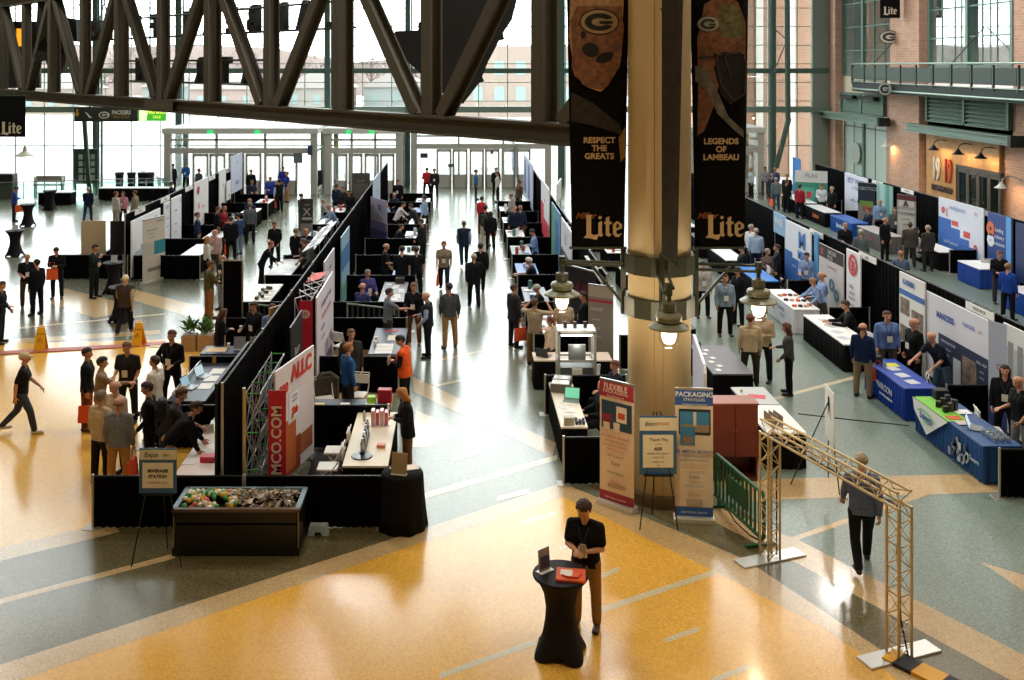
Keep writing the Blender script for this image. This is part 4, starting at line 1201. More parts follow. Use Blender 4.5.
def folding_chair(x, y, rz, label, group='white folding chairs'):
    global CHAIR
    if CHAIR is None:
        r = thing('folding_chair', label, 'chair', (x, y, 0), rz, group)
        W_ = mat('e8e4da', .4)
        MB().rbox(-.2, .2, -.2, .2, .44, .47, .02).build('seat', W_, r)
        m = MB()
        for i in range(6):
            u = -1 + 2 * i / 5; 
        m.bar((-.19, .27, .74), (.19, .27, .74), .02, .22, up=(0, -.2, 1)); m.build('backrest', W_, r)
        for sx in (-1, 1):
            MB().tube([(sx * .21, -.24, 0), (sx * .21, .22, .62), (sx * .2, .29, .88)], .012, 6).build('back_frame', W_, r)
            MB().tube([(sx * .18, .28, 0), (sx * .18, -.16, .46)], .012, 6).build('leg', W_, r)
        MB().tube([(-.2, .29, .88), (.2, .29, .88)], .012, 6).build('top_bar', W_, r)
        CHAIR = r; return r
    return copy_at(CHAIR, (x, y, 0), rz, label, group)
CK = None
def cocktail(x, y, label, group=None, h=1.08, rz=.3, s=1.0):
    global CK
    if CK is None:
        r = thing('cocktail_table', label, 'table', (x, y, 0), rz, group)
        def fn(a, q, z):
            k = max(0, 1 - z / .75)
            return q * (1 + .32 * k * k * (math.cos(2 * a) ** 2 - .35))
        prof = [(.34, .0), (.335, .03), (.27, .2), (.215, .45), (.20, .62), (.23, .82), (.30, .97), (.372, 1.04), (.382, 1.06), (.378, 1.075)]
        vs = MB(); n = 48
        vs.lathe(prof, n=n, fn=fn)
        o = vs.build('stretch_cover', mat('141116', .75, spec=.25), r, smooth=True)
        # lift the hem between the four feet
        for v in o.data.vertices:
            if v.co.z < .04:
                a = math.atan2(v.co.y, v.co.x); v.co.z += .13 * (1 - abs(math.cos(2 * a))) ** 1
        MB().lathe([(.376, 1.072), (.37, 1.082), (.0, 1.082)], n=48).build('table_top_cover', mat('1c1820', .7, spec=.25), r)
        for k in range(4):
            a = k * PI / 2; MB().cyl((.36 * math.cos(a), .36 * math.sin(a), 0), .03, .02, 8).build('foot', mat('111111'), r)
        CK = r; return r
    c = copy_at(CK, (x, y, 0), rz, label, group)
    return c
def item(name, label, cat, loc, mb, m, rz=0, group=None):
    o = mb.build(name, m, loc=loc, rz=rz); return tag(o, label, cat, group)
def leaflet(x, y, z, label, group, c='f2f0ea', w_=.22, d_=.28, rz=0, n=1):
    return item('leaflet', label, 'leaflet', (x, y, z), MB().box(-w_ / 2, w_ / 2, -d_ / 2, d_ / 2, .001, .006), mat(c, .6), rz, group)
def laptop(x, y, z, rz, label, screen='7fb0c4', body='8d8f92', group=None):
    r = thing('laptop', label, 'laptop', (x, y, z), rz, group)
    MB().rbox(-.17, .17, -.12, .12, .001, .018, .004).build('keyboard_base', mat(body, .4, .5), r)
    m = MB(); m.bar((0, .12, .02), (0, .20, .24), .34, .01, up=(0, 1, -.3)); m.build('lid', mat('2a2b2e', .4), r)
    m = MB(); m.bar((0, .1155, .03), (0, .19, .23), .31, .004, up=(0, 1, -.3)); m.build('screen', mat(screen, .3, emit=.8), r)
    return r
def cup(x, y, z, label, c='f0ece4', group=None):
    return item('paper_cup', label, 'cup', (x, y, z), MB().lathe([(.03, 0), (.042, .10), (.045, .10), (.045, .115), (.0, .117)], n=12), mat(c, .5), 0, group)
def bottle(x, y, z, label, c='8fb7c9', h=.24, group=None):
    return item('bottle', label, 'bottle', (x, y, z), MB().lathe([(.035, 0), (.037, h * .6), (.015, h * .8), (.015, h), (0, h)], n=12), mat(c, .2), 0, group)
def box_item(name, label, cat, x, y, z, w_, d_, h_, c, rz=0, group=None, mt=None):
    return item(name, label, cat, (x, y, z + .001), MB().rbox(-w_ / 2, w_ / 2, -d_ / 2, d_ / 2, 0, h_, min(w_, d_, h_) * .08), mt or mat(c, .5), rz, group)
def holder(x, y, z, label, rz=0, c='d9dcd8', h_=.3, w_=.22, group=None):
    r = thing('sign_holder', label, 'sign', (x, y, z), rz, group)
    MB().rbox(-w_ / 2, w_ / 2, -.05, .05, .001, .012, .003).build('stand_base', mat('c9c5bb', .3), r)
    m = MB(); m.bar((0, -.005, .012), (0, .05, h_), w_, .008, up=(0, 1, -.2)); m.build('sheet', mat(c, .5), r)
    return r
def tote(x, y, z, label, rz=0, c='e65a22', tall=.36, flat_=False):
    r = thing('tote_bag', label, 'bag', (x, y, z), rz)
    m = MB()
    if flat_:
        m.rbox(-.2, .2, -.17, .17, .001, .03, .01)
    else:
        w_ = .19
        m.add([(-w_, -.05, 0), (w_, -.05, 0), (w_, .05, 0), (-w_, .05, 0), (-w_ * .95, -.02, tall), (w_ * .95, -.02, tall), (w_ * .95, .02, tall), (-w_ * .95, .02, tall)],
              [(0, 3, 2, 1), (4, 5, 6, 7), (0, 1, 5, 4), (1, 2, 6, 5), (2, 3, 7, 6), (3, 0, 4, 7)])
    m.build('bag_body', mat(c, .7), r)
    if flat_:
        MB().tube([(-.12, -.05, .034), (-.02, -.12, .045), (.1, -.1, .04), (.14, 0, .036)], .012, 6).build('strap', mat('c9441a', .7), r)
        MB().box(-.14, .02, -.06, .1, .031, .036).build('printed_sheet', mat('e9dfcf', .6), r)
    else:
        for q in (-.022, .022):
            MB().tube([(-.09, q, tall), (-.07, q, tall + .2), (.07, q, tall + .2), (.09, q, tall)], .008, 5).build('handle', mat('c9441a', .7), r)
    return r
def board(x, y0, y1, z0, z1, label, face=1, c='f3f2ef', blocks=(), writing=(), name='display_board', th=.04):
    "flat display standing along Y; face=+1 looks to +X, -1 to -X"
    OBST.append((x - .16, x + .16, y0, y1))
    r = thing(name, label, 'display', (x, (y0 + y1) / 2, 0)); L = y1 - y0
    r.rotation_euler = (0, 0, R(90) if face > 0 else R(-90))
    MB().rbox(-L / 2, L / 2, -th / 2, th / 2, z0, z1, .006).build('panel', mat(c, .5), r)
    for sx in (-1, 1):
        MB().rbox(sx * L * .42 - .03, sx * L * .42 + .03, -.16, .16, 0, .02, .005).build('foot', mat('55565a', .5, .4), r)
        MB().tube([(sx * L * .42, 0, .01), (sx * L * .42, 0, z0 + .02)], .012, 6).build('support', STEEL, r)
    for kb_, (u0, u1, a, b, c_) in enumerate(blocks):
        MB().box((u0 - .5) * L, (u1 - .5) * L, -th / 2 - .004 - .0012 * kb_, -th / 2, z0 + (z1 - z0) * a, z0 + (z1 - z0) * b).build('colour_block', mat(c_, .6) if isinstance(c_, str) else c_, r)
    for (body, size, c_, u, z, *o) in writing:
        text(body, size, mat(c_, .6), ((u - .5) * L, -th / 2 - .02, z0 + (z1 - z0) * z), r, extrude=.001, **(dict(o[0]) if o else {}))
    return r
def head_person(px, yh, face, label, pose='stand', **k):
    h = k.get('h', 1.0); Hh = (1.76 if pose not in ('sit', 'sitfwd') else 1.33) * h
    if pose == 'lean': Hh = 1.48 * h
    if pose == 'reach': Hh = 1.62 * h
    Y = FPX * (HC - Hh) / (yh - CY)
    dx = 0
    if pose in ('lean', 'reach'):
        off = .33 if pose == 'lean' else .22; a = R(face)
        dx = math.sin(a) * off; Y2 = Y - math.cos(a) * off
    else: Y2 = Y
    X_, Y_ = clear_of((px - CX) * Y / FPX + dx, Y2)
    return person(0, 0, face, label, pose, at=(X_, Y_, 0), **k)
# ------------------------------------------------------------------ objects in front: column signs, arch, table, bin display
table_f = cocktail(1.37, 13.62, 'tall cocktail table in black stretch cover with an orange bag on top', rz=.55)
tote(1.50, 13.53, 1.083, 'flat orange tote bag lying on the cocktail table beside the young man', rz=-.15, flat_=True)
ah = thing('sign_holder', 'clear upright sign holder with a printed card on the cocktail table', 'sign', (1.16, 13.67, 1.083), R(38))
MB().rbox(-.12, .12, -.06, .06, .001, .01, .003).build('stand_base', mat('dfe3e2', .15), ah)
MB().bar((0, 0, .01), (0, .03, .30), .2, .012, up=(0, 1, 0)).build('card', mat('9b8f8c', .5), ah)
MB().bar((0, -.012, .05), (0, .006, .2), .15, .012, up=(0, 1, 0)).build('card_print', mat('3a3b52', .5), ah)
t, J = person(586, 626, 158, 'young man in black polo looking down at his phone by the cocktail table', 'phone', h=1.03, top='101014', legs='9c7449', hair='3b2416', style='curly', sleeve='short', shoes='3a2018', skin='cf9a78')
# the phone lies between his hands
def held(t, J, name, label, cat, mb, m, off=(0, 0, 0), hand='wr0', rz=0):
    M_ = Matrix.Translation(t.location) @ Matrix.Rotation(t.rotation_euler.z, 4, 'Z')
    p = M_ @ ((J['wr0'] + J['wr1']) / 2 + J['fd0'] * .08 + Vector(off) if hand == 'both' else J[hand] + J['fd' + hand[2]] * .1 + Vector(off))
    return item(name, label, cat, p, mb, m, t.rotation_euler.z + rz)
held(t, J, 'phone', 'pale phone in the hands of the man at the cocktail table', 'phone', MB().rbox(-.045, .045, -.01, .01, -.03, .13, .006), mat('a89f8e', .3), off=(0, .05, .03), hand='both')
t, J = person(862, 566, -12, 'grey-haired man in blue shirt and dark trousers walking away past the metal arch', 'walk', top='5f6d8f', legs='17181d', hair='a8997c', badge=False, h=1.02)
# banners round the column
MAG = 'a8324a'
rollup(W(600, 502), W(634, 513), 2.27, 'tall roll-up banner with magenta header and dark food picture beside the column',
       [(0, 1, 'e4cfba', 0, 1), (.86, 1, MAG, 0, 1), (0, .075, MAG, 0, 1), (.60, .83, '24445c', .06, .94), (.62, .72, '8a2438', .1, .35), (.67, .80, 'e8ded2', .5, .8), (.70, .75, 'c9512f', .55, .75), (.58, .66, 'ddd2c4', .42, .6), (.59, .65, 'dbd0be', .12, .3), (.12, .15, 'b8a48e', .25, .75)],
       [('FLEXIBLE', .145, 'f0d9d0', .5, .955, dict(offset=.002, sx=.85)), ('PACKAGING', .09, 'f0d9d0', .5, .915, dict(sx=1.0)), ('flexpackmag.com', .05, 'f0d9d0', .5, .88), ('#1 MEDIA BRAND', .075, 'b8604a', .5, .545), ('IN THE FLEXIBLE', .06, 'c07a60', .5, .505), ('PACKAGING MARKET', .055, 'c07a60', .5, .47), ('VIDEO  MAGAZINE', .045, 'c07a60', .5, .44),
        ('PRINT & REPORT', .045, '7a4a50', .5, .385), ('Expo', .09, '4c5a68', .5, .325), ('FOOD PACK', .06, '4c5a68', .5, .245), ('Expo', .1, 'd08a5a', .5, .17), ('BNP MEDIA GROUP', .05, 'f0d9d0', .5, .035)])
BLU = '2f5ba4'
rollup(W(675, 520), W(713, 522), 2.32, 'tall roll-up banner with blue header and harbour picture, beside the wooden cabinet',
       [(0, 1, 'e2d2bd', 0, 1), (.87, 1, BLU, 0, 1), (0, .07, BLU, 0, 1), (.64, .84, '1f2a33', .1, .93), (.66, .82, '3c86b8', .13, .9), (.66, .72, '9a8672', .13, .9), (.71, .82, 'd8cfc0', .48, .56), (.56, .7, '3a80ac', .14, .52), (.57, .63, '8b7a6a', .2, .46), (.09, .13, 'b8aa96', .3, .72)],
       [('PACKAGING', .12, 'dfe6ea', .5, .96, dict(offset=.002, sx=.95)), ('STRATEGIES', .07, 'dfe6ea', .5, .92), ('packagingstrategies.com', .045, 'dfe6ea', .5, .885), ('#1 MEDIA BRAND', .08, '5a6a9a', .5, .51, dict(offset=.002)), ('FOR THE PACKAGING', .05, '8894b0', .5, .475), ('INDUSTRY MARKETS', .05, '8894b0', .5, .445),
        ('PACKAGING INSIGHT', .045, '9a7a50', .5, .385), ('Expo', .09, '4a5566', .5, .315), ('FOOD PACK', .06, '7a8698', .5, .24), ('Expo', .1, 'd08a5a', .5, .175), ('BNP MEDIA GROUP', .05, 'dfe6ea', .5, .035)])
easel_sign(3.42, 17.35, .93, 1.94, .64, 'blue-framed thank you notice on a black easel in front of the column',
           [('Expo', .1, '4e6476', -.2, .87, dict(shear=.2)), ('SWAG', .07, 'd0713a', .14, .87), ('Thank You', .075, '6a6450', 0, .6, dict(shear=.3)), ('TO OUR', .03, '8a7f6a', 0, .52), ('ADS', .07, '2e4a50', 0, .44, dict(offset=.002)), ('SPONSORS  AND  EXHIBITORS', .028, '5d584a', 0, .36), ('Visit booth 1020', .03, 'a88a6a', 0, .3), ('packaging  media', .03, '6a6c70', 0, .22), ('ooo', .04, 'd0713a', 0, .16)], foot=.33)
easel_sign(-4.84, 16.1, 1.14, 1.86, .60, 'blue-framed beverage station notice on a black easel before the black drape',
           [('Expo', .11, '3e4a50', -.18, .86, dict(shear=.2)), ('east', .06, '8a8a60', .22, .86), ('BEVERAGE', .07, '3c4248', 0, .5, dict(offset=.002)), ('STATION', .07, '3c4248', 0, .38, dict(offset=.002)), ('SPONSORED BY FOOD', .03, 'b8503c', 0, .24), ('bnp media expo', .03, '8a6a50', 0, .06)], frame='38648a', foot=.4)
# green barrier
gb = thing('barrier', 'green plastic crowd barrier leaning along the floor beside the wooden cabinet', 'barrier', (4.66, 18.2, 0), math.atan2(-1.62, .33))
GB = mat('1d5a34', .5)
L = 1.75
MB().tube([(0, 0, .2), (0, 0, .88), (.05, 0, .93), (L - .05, 0, .93), (L, 0, .88), (L, 0, .2), (L - .04, 0, .16), (.04, 0, .16), (0, 0, .2)], .033, 8).build('frame', GB, gb)
for k in range(11):
    MB().rbox(.12 + k * .145, .165 + k * .145, -.015, .015, .17, .92, .005).build('slat', GB, gb)
MB().rbox(.5, 1.2, -.022, .022, .4, .75, .01).build('name_plate', mat('1a5030', .5), gb)
for xx in (.12, L - .12):
    MB().bar((xx, -.26, .03), (xx, .26, .03), .07, .05).bar((xx, 0, .03), (xx, 0, .2), .06, .05, up=(0, 1, 0)).build('foot', GB, gb)
item('cable', 'black cable curving along the floor under the green barrier', 'cable', (0, 0, 0), MB().tube([W(712, 494) + Vector((0, 0, .012)), W(722, 500) + Vector((0, 0, .012)), W(735, 522) + Vector((0, 0, .012)), W(750, 536) + Vector((0, 0, .012)), W(768, 545) + Vector((0, 0, .012))], .012, 6), mat('141414'))
# aluminium truss arch
TRM = mat('cdb98f', .35, .55)
arch = thing('truss_arch', 'freestanding metal lattice truss arch on two flat base plates', 'arch', (0, 0, 0))
P0 = Vector((5.02, 16.2, 0)); P1 = Vector((5.95, 13.55, 0)); du = (P1 - P0).normalized(); dv = Vector((-du.y, du.x, 0)); s_ = .11
def lattice(mb, a, b, e1, e2, n):
    "four chords with zig-zag bracing"
    a = Vector(a); b = Vector(b)
    cs = [(e1 * i + e2 * j) for i, j in ((-s_, -s_), (s_, -s_), (s_, s_), (-s_, s_))]
    for c in cs: mb.tube([a + c, b + c], .02, 8)
    for k in range(n):
        for q in range(4):
            c0, c1 = cs[q], cs[(q + 1) % 4]
            p = a.lerp(b, k / n); r_ = a.lerp(b, (k + 1) / n)
            if (k + q) % 2: mb.tube([p + c0, r_ + c1], .008, 5)
            else: mb.tube([p + c1, r_ + c0], .008, 5)
for P_, l in ((P0, 'near the cabinet'), (P1, 'near')):
    m = MB(); lattice(m, P_ + Vector((0, 0, .03)), P_ + Vector((0, 0, 2.05)), du, dv, 12); m.build('lattice_post', TRM, arch)
m = MB(); lattice(m, P0 + Vector((0, 0, 2.14)) - du * .1, P1 + Vector((0, 0, 2.14)) + du * .1, Vector((0, 0, 1)), dv, 15); m.build('lattice_beam', TRM, arch)
for P_ in (P0, P1):
    b = MB().rbox(-.6, .6, -.15, .15, 0, .03, .01).build('base_plate', mat('d9dad6', .3, .6), arch); b.location = P_; b.rotation_euler = (0, 0, R(20))
MB().tube([P0 + dv * .13 + Vector((0, 0, z)) for z in (.05, .6, 1.2, 1.9)], .012, 6).tube([P0 + Vector((0, 0, 2.02)), P0.lerp(P1, .3) + Vector((0, 0, 2.01)), P0.lerp(P1, .6) + Vector((.0, 0, 2.0)), P1 + Vector((0, 0, 2.02)), P1 + dv * -.03 + Vector((0, 0, 1.4)), P1 + Vector((.02, 0, .5)), P1 + Vector((.08, -.1, .04)), P1 + Vector((.2, -.45, .012))], .014, 6).build('power_cable', mat('151515'), arch)
rp = thing('cable_ramp', 'yellow and black cable ramp on the floor at the foot of the truss arch', 'ramp', W(928, 676) , R(-52))
MB().prism_xz([(-.55, 0), (.7, 0), (.7, .05), (-.55, .05)], -.16, .16).build('ramp_body', mat('e3a514', .5), rp)
MB().box(-.4, -.15, -.165, .165, .001, .053).box(.2, .45, -.165, .165, .001, .053).build('black_stripes', mat('1a1714', .6), rp)
# open display bin full of packing samples
bx0, bx1, by0, by1 = -4.67, -2.64, 16.3, 17.14
db_ = thing('display_bin', 'large black open display bin heaped with packing samples before the black drape', 'bin', ((bx0 + bx1) / 2, (by0 + by1) / 2, 0))
a, b = (bx1 - bx0) / 2, (by1 - by0) / 2
m = MB()
m.box(-a, a, -b, -b + .03, .12, .74).box(-a, a, b - .03, b, .12, .74).box(-a, -a + .03, -b, b, .12, .74).box(a - .03, a, -b, b, .12, .74).box(-a, a, -b, b, .5, .53)
m.build('bin_walls', mat('15100d', .35), db_)
MB().box(-a - .02, a + .02, -b - .02, b + .02, 0, .13).build('plinth', mat('0d0a09', .4), db_)
m = MB(); m.box(-a - .02, a + .02, -b - .03, -b + .05, .72, .77).build('front_rim', mat('5d4636', .35), db_)
m = MB(); m.box(a - .05, a + .03, -b + .05, b, .72, .77).box(-a - .03, -a + .05, -b + .05, b, .72, .77).box(-a, a, b - .04, b + .01, .73, .77).build('side_rim', mat('7d97a5', .3), db_)
MB().box(a - .005, a + .006, -b - .004, -b + .03, .13, .73).box(-a - .006, -a + .012, -b - .004, -b + .03, .13, .73).build('corner_strip', mat('a08a58', .4, .3), db_)
rr = random.Random(4)
COLS = ['e2a21d', 'd9b33a', '3f9a4c', '2f8f3f', 'e6d9c6', 'e8e2d4', 'd96a4a', 'e5c25a', '57b060', 'efe8dc']
NM = {'e2a21d': 'orange', 'd9b33a': 'yellow', '3f9a4c': 'green', '2f8f3f': 'green', 'e6d9c6': 'cream', 'e8e2d4': 'cream', 'd96a4a': 'coral', 'e5c25a': 'yellow', '57b060': 'green', 'efe8dc': 'cream'}
PM = [MB().lathe([(.02, -.05), (.04, -.035), (.045, 0), (.04, .035), (.02, .05)], n=10), MB().ball((0, 0, 0), .045, 8, (1, .8, .7)), MB().lathe([(.03, -.04), (.034, .04)], n=10)]
PMS = [[p.mesh('packing_sample', [WHITE], True) for p in PM]]
for i in range(96):
    u = rr.uniform(0, .47); v = rr.uniform(0, 1); c_ = rr.choice(COLS)
    x = (bx0 + .1) + u * (bx1 - bx0 - .2); y = by0 + .1 + v * (by1 - by0 - .2)
    o = bpy.data.objects.new('packing_sample', PMS[0][i % 3]); COL.objects.link(o)
    o.material_slots[0].link = 'OBJECT'; o.material_slots[0].material = mat(c_, .4)
    o.location = (x, y, .70 + .10 * math.sin(v * PI) + rr.uniform(0, .03)); o.rotation_euler = (rr.uniform(0, 3), rr.uniform(0, 3), rr.uniform(0, 3))
    o.scale = (1.15,) * 3
    tag(o, NM[c_] + ' rounded packing sample heaped in the left half of the black bin' if False else NM[c_] + ' rounded packing sample among the bright ones heaped in the black bin', 'packing sample', NM[c_] + ' packing samples in the bin')
m = MB()
for i in range(420):
    u = rr.uniform(.4, .98); v = rr.uniform(.03, .97); x = -a + .06 + u * (2 * a - .12); y = -b + .06 + v * (2 * b - .12); z = .68 + .15 * math.sin(v * PI) * rr.uniform(.6, 1.2)
    m.mi = rr.randrange(4)
    q = [Vector((rr.uniform(-1, 1), rr.uniform(-1, 1), rr.uniform(-.6, .8))) * .055 for _ in range(5)]
    c0 = Vector((x, y, z))
    m.add([c0 + p for p in q], [(0, 1, 2), (0, 2, 3), (0, 3, 4), (0, 4, 1)])
o = m.build('crumpled_film', [mat('c4beb6', .2, .1), mat('9a9084', .3), mat('d8d6da', .15, .3), mat('c4a070', .3)], loc=((bx0 + bx1) / 2, (by0 + by1) / 2, 0)); tag(o, 'crumpled clear and grey packing film heaped in the black bin', 'packing film', None, 'stuff')
sp = item('step_block', 'small pale blue plastic step block peeping from under the black drape', 'block', (-2.42, 17.05, 0), MB().prism_xz([(-.17, 0), (-.06, 0), (-.04, .06), (.05, .06), (.08, 0), (.19, 0), (.16, .17), (-.14, .17)], -.07, .07), mat('bcd0da', .4))
# cabinet
cb = thing('cabinet', 'reddish brown two-door wooden cabinet on an open base, behind the blue-header banner', 'cabinet', (5.28, 19.42, 0)); WD = mat('7c3426', .4, noise=.12, scale=3)
MB().box(-.44, .44, -.22, .22, .48, 1.48).build('body', WD, cb)
MB().rbox(-.46, .46, -.25, .24, 1.48, 1.51, .006).build('cabinet_top', mat('9a5340', .3), cb)
MB().box(-.44, -.41, -.2, .2, 0, .48).box(.41, .44, -.2, .2, 0, .48).box(-.41, .41, .17, .2, .0, .48).box(-.41, .41, -.2, .17, .04, .07).build('base', mat('5f2419', .4), cb)
for sx in (-1, 1):
    d = MB().rbox(sx * .005 if sx > 0 else -.435, .435 if sx > 0 else -.005, -.245, -.225, .49, 1.47, .004).build('door', WD, cb)
    MB().ball((sx * .03, -.26, 1.0), .012, 8).build('knob', mat('c9a24a', .3, .8), d)
item('helmet', 'two joined orange and black plush shapes behind the cabinet by the counter', 'toy', (6.0, 19.75, 1.0), MB().ball((0, 0, 0), .1, 10, (1.3, 1, .8)), mat('b86a44', .7)) if False else None
# near end of the centre-left block
low_rail(-6.35, -3.75, 17.3, 'low black drape rail left of the open display bin, nearest booth front')
low_rail(-3.72, -1.32, 17.3, 'low black drape rail right of the display bin, ending at the round black counter')
rc = thing('draped_counter', 'small round counter under a floor-length black cloth at the booth corner', 'table', (-1.0, 17.35, 0))
def fold(a_, r_, z): return r_ * (1 + (.045 * math.sin(a_ * 9) + .02 * math.sin(a_ * 5 + 1)) * (1 - z / .95) + .02)
MB().lathe([(.42, .01), (.39, .3), (.37, .6), (.36, .85), (.355, .92), (.34, .95), (0, .952)], n=72, fn=fold).build('cloth', mat('111013', .85, spec=.15), rc, smooth=True)
MB().cyl((0, 0, 0), .25, .9, 16).build('counter_core', mat('222222'), rc)
holder(-1.05, 17.2, .955, 'tan upright sign holder on the round black counter', R(-15), 'a08c6e', .36, .28)
leaflet(-.88, 17.5, .955, 'sweets and white leaflet scattered on the round black counter', None, 'f2dfd2', .3, .22, .3)
for k in range(6):
    item('sweet', 'small wrapped pink sweet on the round black counter', 'sweet', (-1.2 + .05 * (k % 3) - .02, 17.42 + .05 * (k // 3), .958), MB().rbox(-.02, .02, -.012, .012, 0, .012, .003), mat(['d98a7a', 'e8c0b0'][k % 2], .4), k * .7, 'wrapped sweets on the round counter')
# wet floor signs
wf = None
for (px, py, l) in ((41, 350, 'yellow folding wet floor sign on the red cable cover, nearest the hall edge'), (139, 345, 'yellow folding wet floor sign beside the walking man in the vest')):
    p = W(px, py)
    if wf is None:
        wf = thing('wet_floor_sign', l, 'sign', p, R(5), 'wet floor signs')
        YW_ = mat('eeb020', .45)
        for sg in (-1, 1):
            m = MB()
            m.add([(-.16, sg * .16, 0), (.16, sg * .16, 0), (.10, sg * .02, .64), (-.10, sg * .02, .64), (-.16, sg * .14, 0), (.16, sg * .14, 0), (.10, 0, .64), (-.10, 0, .64)],
                  [(0, 1, 2, 3), (4, 7, 6, 5), (0, 4, 5, 1), (1, 5, 6, 2), (2, 6, 7, 3), (3, 7, 4, 0)])
            m.build('sign_leaf', YW_, wf)
        MB().tube([(-.1, 0, .65), (-.08, 0, .68), (.08, 0, .68), (.1, 0, .65)], .014, 6).build('handle', YW_, wf)
        tri = MB(); tri.tube([(-.07, -.105, .25), (.07, -.105, .25), (0, -.075, .38), (-.07, -.105, .25)], .008, 4).bar((0, -.10, .285), (0, -.085, .34), .014).build('warning_triangle', mat('2a2416'), wf)
        text('CAUTION', .052, mat('2a2416'), (0, -.066, .46), wf)
    else:
        copy_at(wf, p, R(-12), l, 'wet floor signs')
cc_ = thing('cable_cover', 'long faded red cable cover strip lying across the floor', 'cable cover', (0, 0, 0))
q = [W(x, y) for x, y in ((-140, 361), (-60, 357), (60, 350), (130, 346), (166, 343))]
m = MB()
for u, v in zip(q, q[1:]): m.bar(u + Vector((0, 0, .015)), v + Vector((0, 0, .015)), .34, .02)
m.build('strip', mat('b8604e', .5), cc_)
item('floor_mat', 'pale flat floor mat at the end of the red cable cover', 'mat', W(172, 345), MB().rbox(-.6, .6, -.25, .25, 0, .015, .006), mat('d9cfa8', .6))
item('cable', 'long black cable running across the green floor to the blue tables', 'cable', (0, 0, 0), MB().tube([W(x, y) + Vector((0, 0, .008)) for x, y in ((798, 414), (815, 416), (850, 420), (880, 423), (909, 426))], .012, 6), mat('161616'))
# ------------------------------------------------------------------ pipe-and-drape rows
back_drape(-12.5, 37.3, 57.5, 'tall black drape row behind the booths at the open left concourse')
back_drape(-4.15, 17.45, 57.0, 'tall black drape row down the middle of the centre-left booths')
back_drape(3.9, 26.6, 54.0, 'tall black drape row behind the booths, hidden partly by the black banner')
back_drape(12.05, 18.6, 54.0, 'tall black drape row behind the counters with blue tablecloths')
back_drape(20.1, 30.5, 56.5, 'tall black drape row before the brick wall and wood panelled front')
pn = thing('side_drape', 'narrow tall black side drape standing before the potted plants', 'drape', (-6.5, 28.6, 0))
m = MB(); pleats(m, (-.28, 0), (.28, 0), .01, 2.4, .03, .14); m.build('drape', DRAPE, pn); MB().tube([(-.28, 0, 0), (-.28, 0, 2.42)], .024).tube([(.28, 0, 0), (.28, 0, 2.42)], .024).tube([(-.28, 0, 2.41), (.28, 0, 2.41)], .02).build('post', STEEL, pn)
# the tall stiff black panel at the near end
bp_ = thing('privacy_screen', 'tall stiff black back panel at the near end of the red web-address display', 'panel', (-4.28, 18.9, 0))
MB().box(-.025, .025, -1.35, 1.35, .02, 2.4).build('panel', mat('17161a', .5), bp_); MB().tube([(.5, -1.4, 0), (.5, -1.4, 2.35)], .03).box(.44, .56, -1.46, -1.34, 0, .02).build('post', mat('c8b27c', .35, .4), bp_)
def row_rails(x0, x1, ys, where):
    for i, y in enumerate(ys):
        low_rail(x0, x1, y, '%s low black side drape %s' % (['first', 'second', 'third', 'fourth', 'fifth', 'sixth', 'seventh', 'eighth', 'ninth', 'tenth', 'eleventh'][i], where))
BY = [20.9, 24.4, 28.1, 30.0, 33.8, 37.4, 41.0, 44.6, 48.2, 51.8, 55.4]
row_rails(-3.9, -1.5, BY, 'from the near end, aisle side of the centre-left booths')
row_rails(-6.6, -4.4, BY, 'from the near end, outer side of the centre-left booths')
low_rail(1.98, 3.05, 19.1, 'low black drape before the white counter left of the magenta banner')
row_rails(1.95, 3.8, [22.9, 26.4, 30.0, 33.9, 37.5, 41.3, 45.0, 48.6, 52.2], 'counted along the booths between aisle and column')
low_rail(9.98, 12.0, 18.5, 'low black drape closing the near end of the swirl-logo blue counter')
row_rails(10.8, 12.0, [22.2, 25.7, 29.3, 33.0, 36.6, 40.2, 43.8], 'from the near end of the blue tablecloth row')
row_rails(18.8, 20.0, [38.4, 41.8, 45.4, 48.8, 52.4, 56.0], 'from the near end, booths along the brick wall')
low_rail(-12.4, -9.7, 37.3, 'low black drape in front of the first booth at the open left concourse')
row_rails(-12.4, -9.9, [40.9, 44.4, 48.0, 51.5, 55.0], 'behind the big white board at the left concourse')
low_rail(XA(61, 37.4), -12.6, 37.4, 'low black drape under the tan panel at the left concourse')
low_rail(4.2, 6.1, 26.3, 'low black drape behind the grey-topped counter right of the column')

# ------------------------------------------------------------------ tables
def TX(pxa, pxb, yn, yf, z=.74):
    Y0, Y1 = YZ(yn, z), YZ(yf, z)
    return XA(pxa, Y0), XA(pxb, Y0), Y0, Y1
def tb(pxa, pxb, yn, yf, label, **k): return table(*TX(pxa, pxb, yn, yf), label, **k)
CREAMT = 'e9dcc2'
T1 = tb(342, 388, 466, 412, 'long cream-topped counter beside the white packaging display, nearest the aisle', top=CREAMT)
T2 = table(-3.3, -1.5, 21.1, 21.75, 'black-topped counter with brochures across the booth behind the cream-topped counter', top='1b1b1e')
T3 = tb(368, 403, 354, 328, 'grey-topped counter with brochures beside the handshake group', top='4c5260')
T4 = tb(378, 404, 301.5, 282, 'counter with grey cloth top covered in samples beside the two seated men', top='8d9097')
T5 = tb(174, 222, 475, 417, 'white-pink registration table behind the beverage station notice', top='f1ded4')
T6 = table(-6.35, -5.5, 21.6, 25.0 - .2, 'long dark-topped counter with laptops, nearest the group of visitors', top='2a2e37')
T7 = table(-6.55, -4.5, 25.15, 25.85, 'dark blue-topped counter with two grey plaques across the booth', top='2b3350')
T8 = tb(241, 269, 302, 284, 'white-topped counter with small machine parts behind the tall side drape', top='f0eadd')
T9 = tb(265, 290, 276, 258, 'white-topped counter strewn with papers beside the grey polo man', top='dfe2e4')
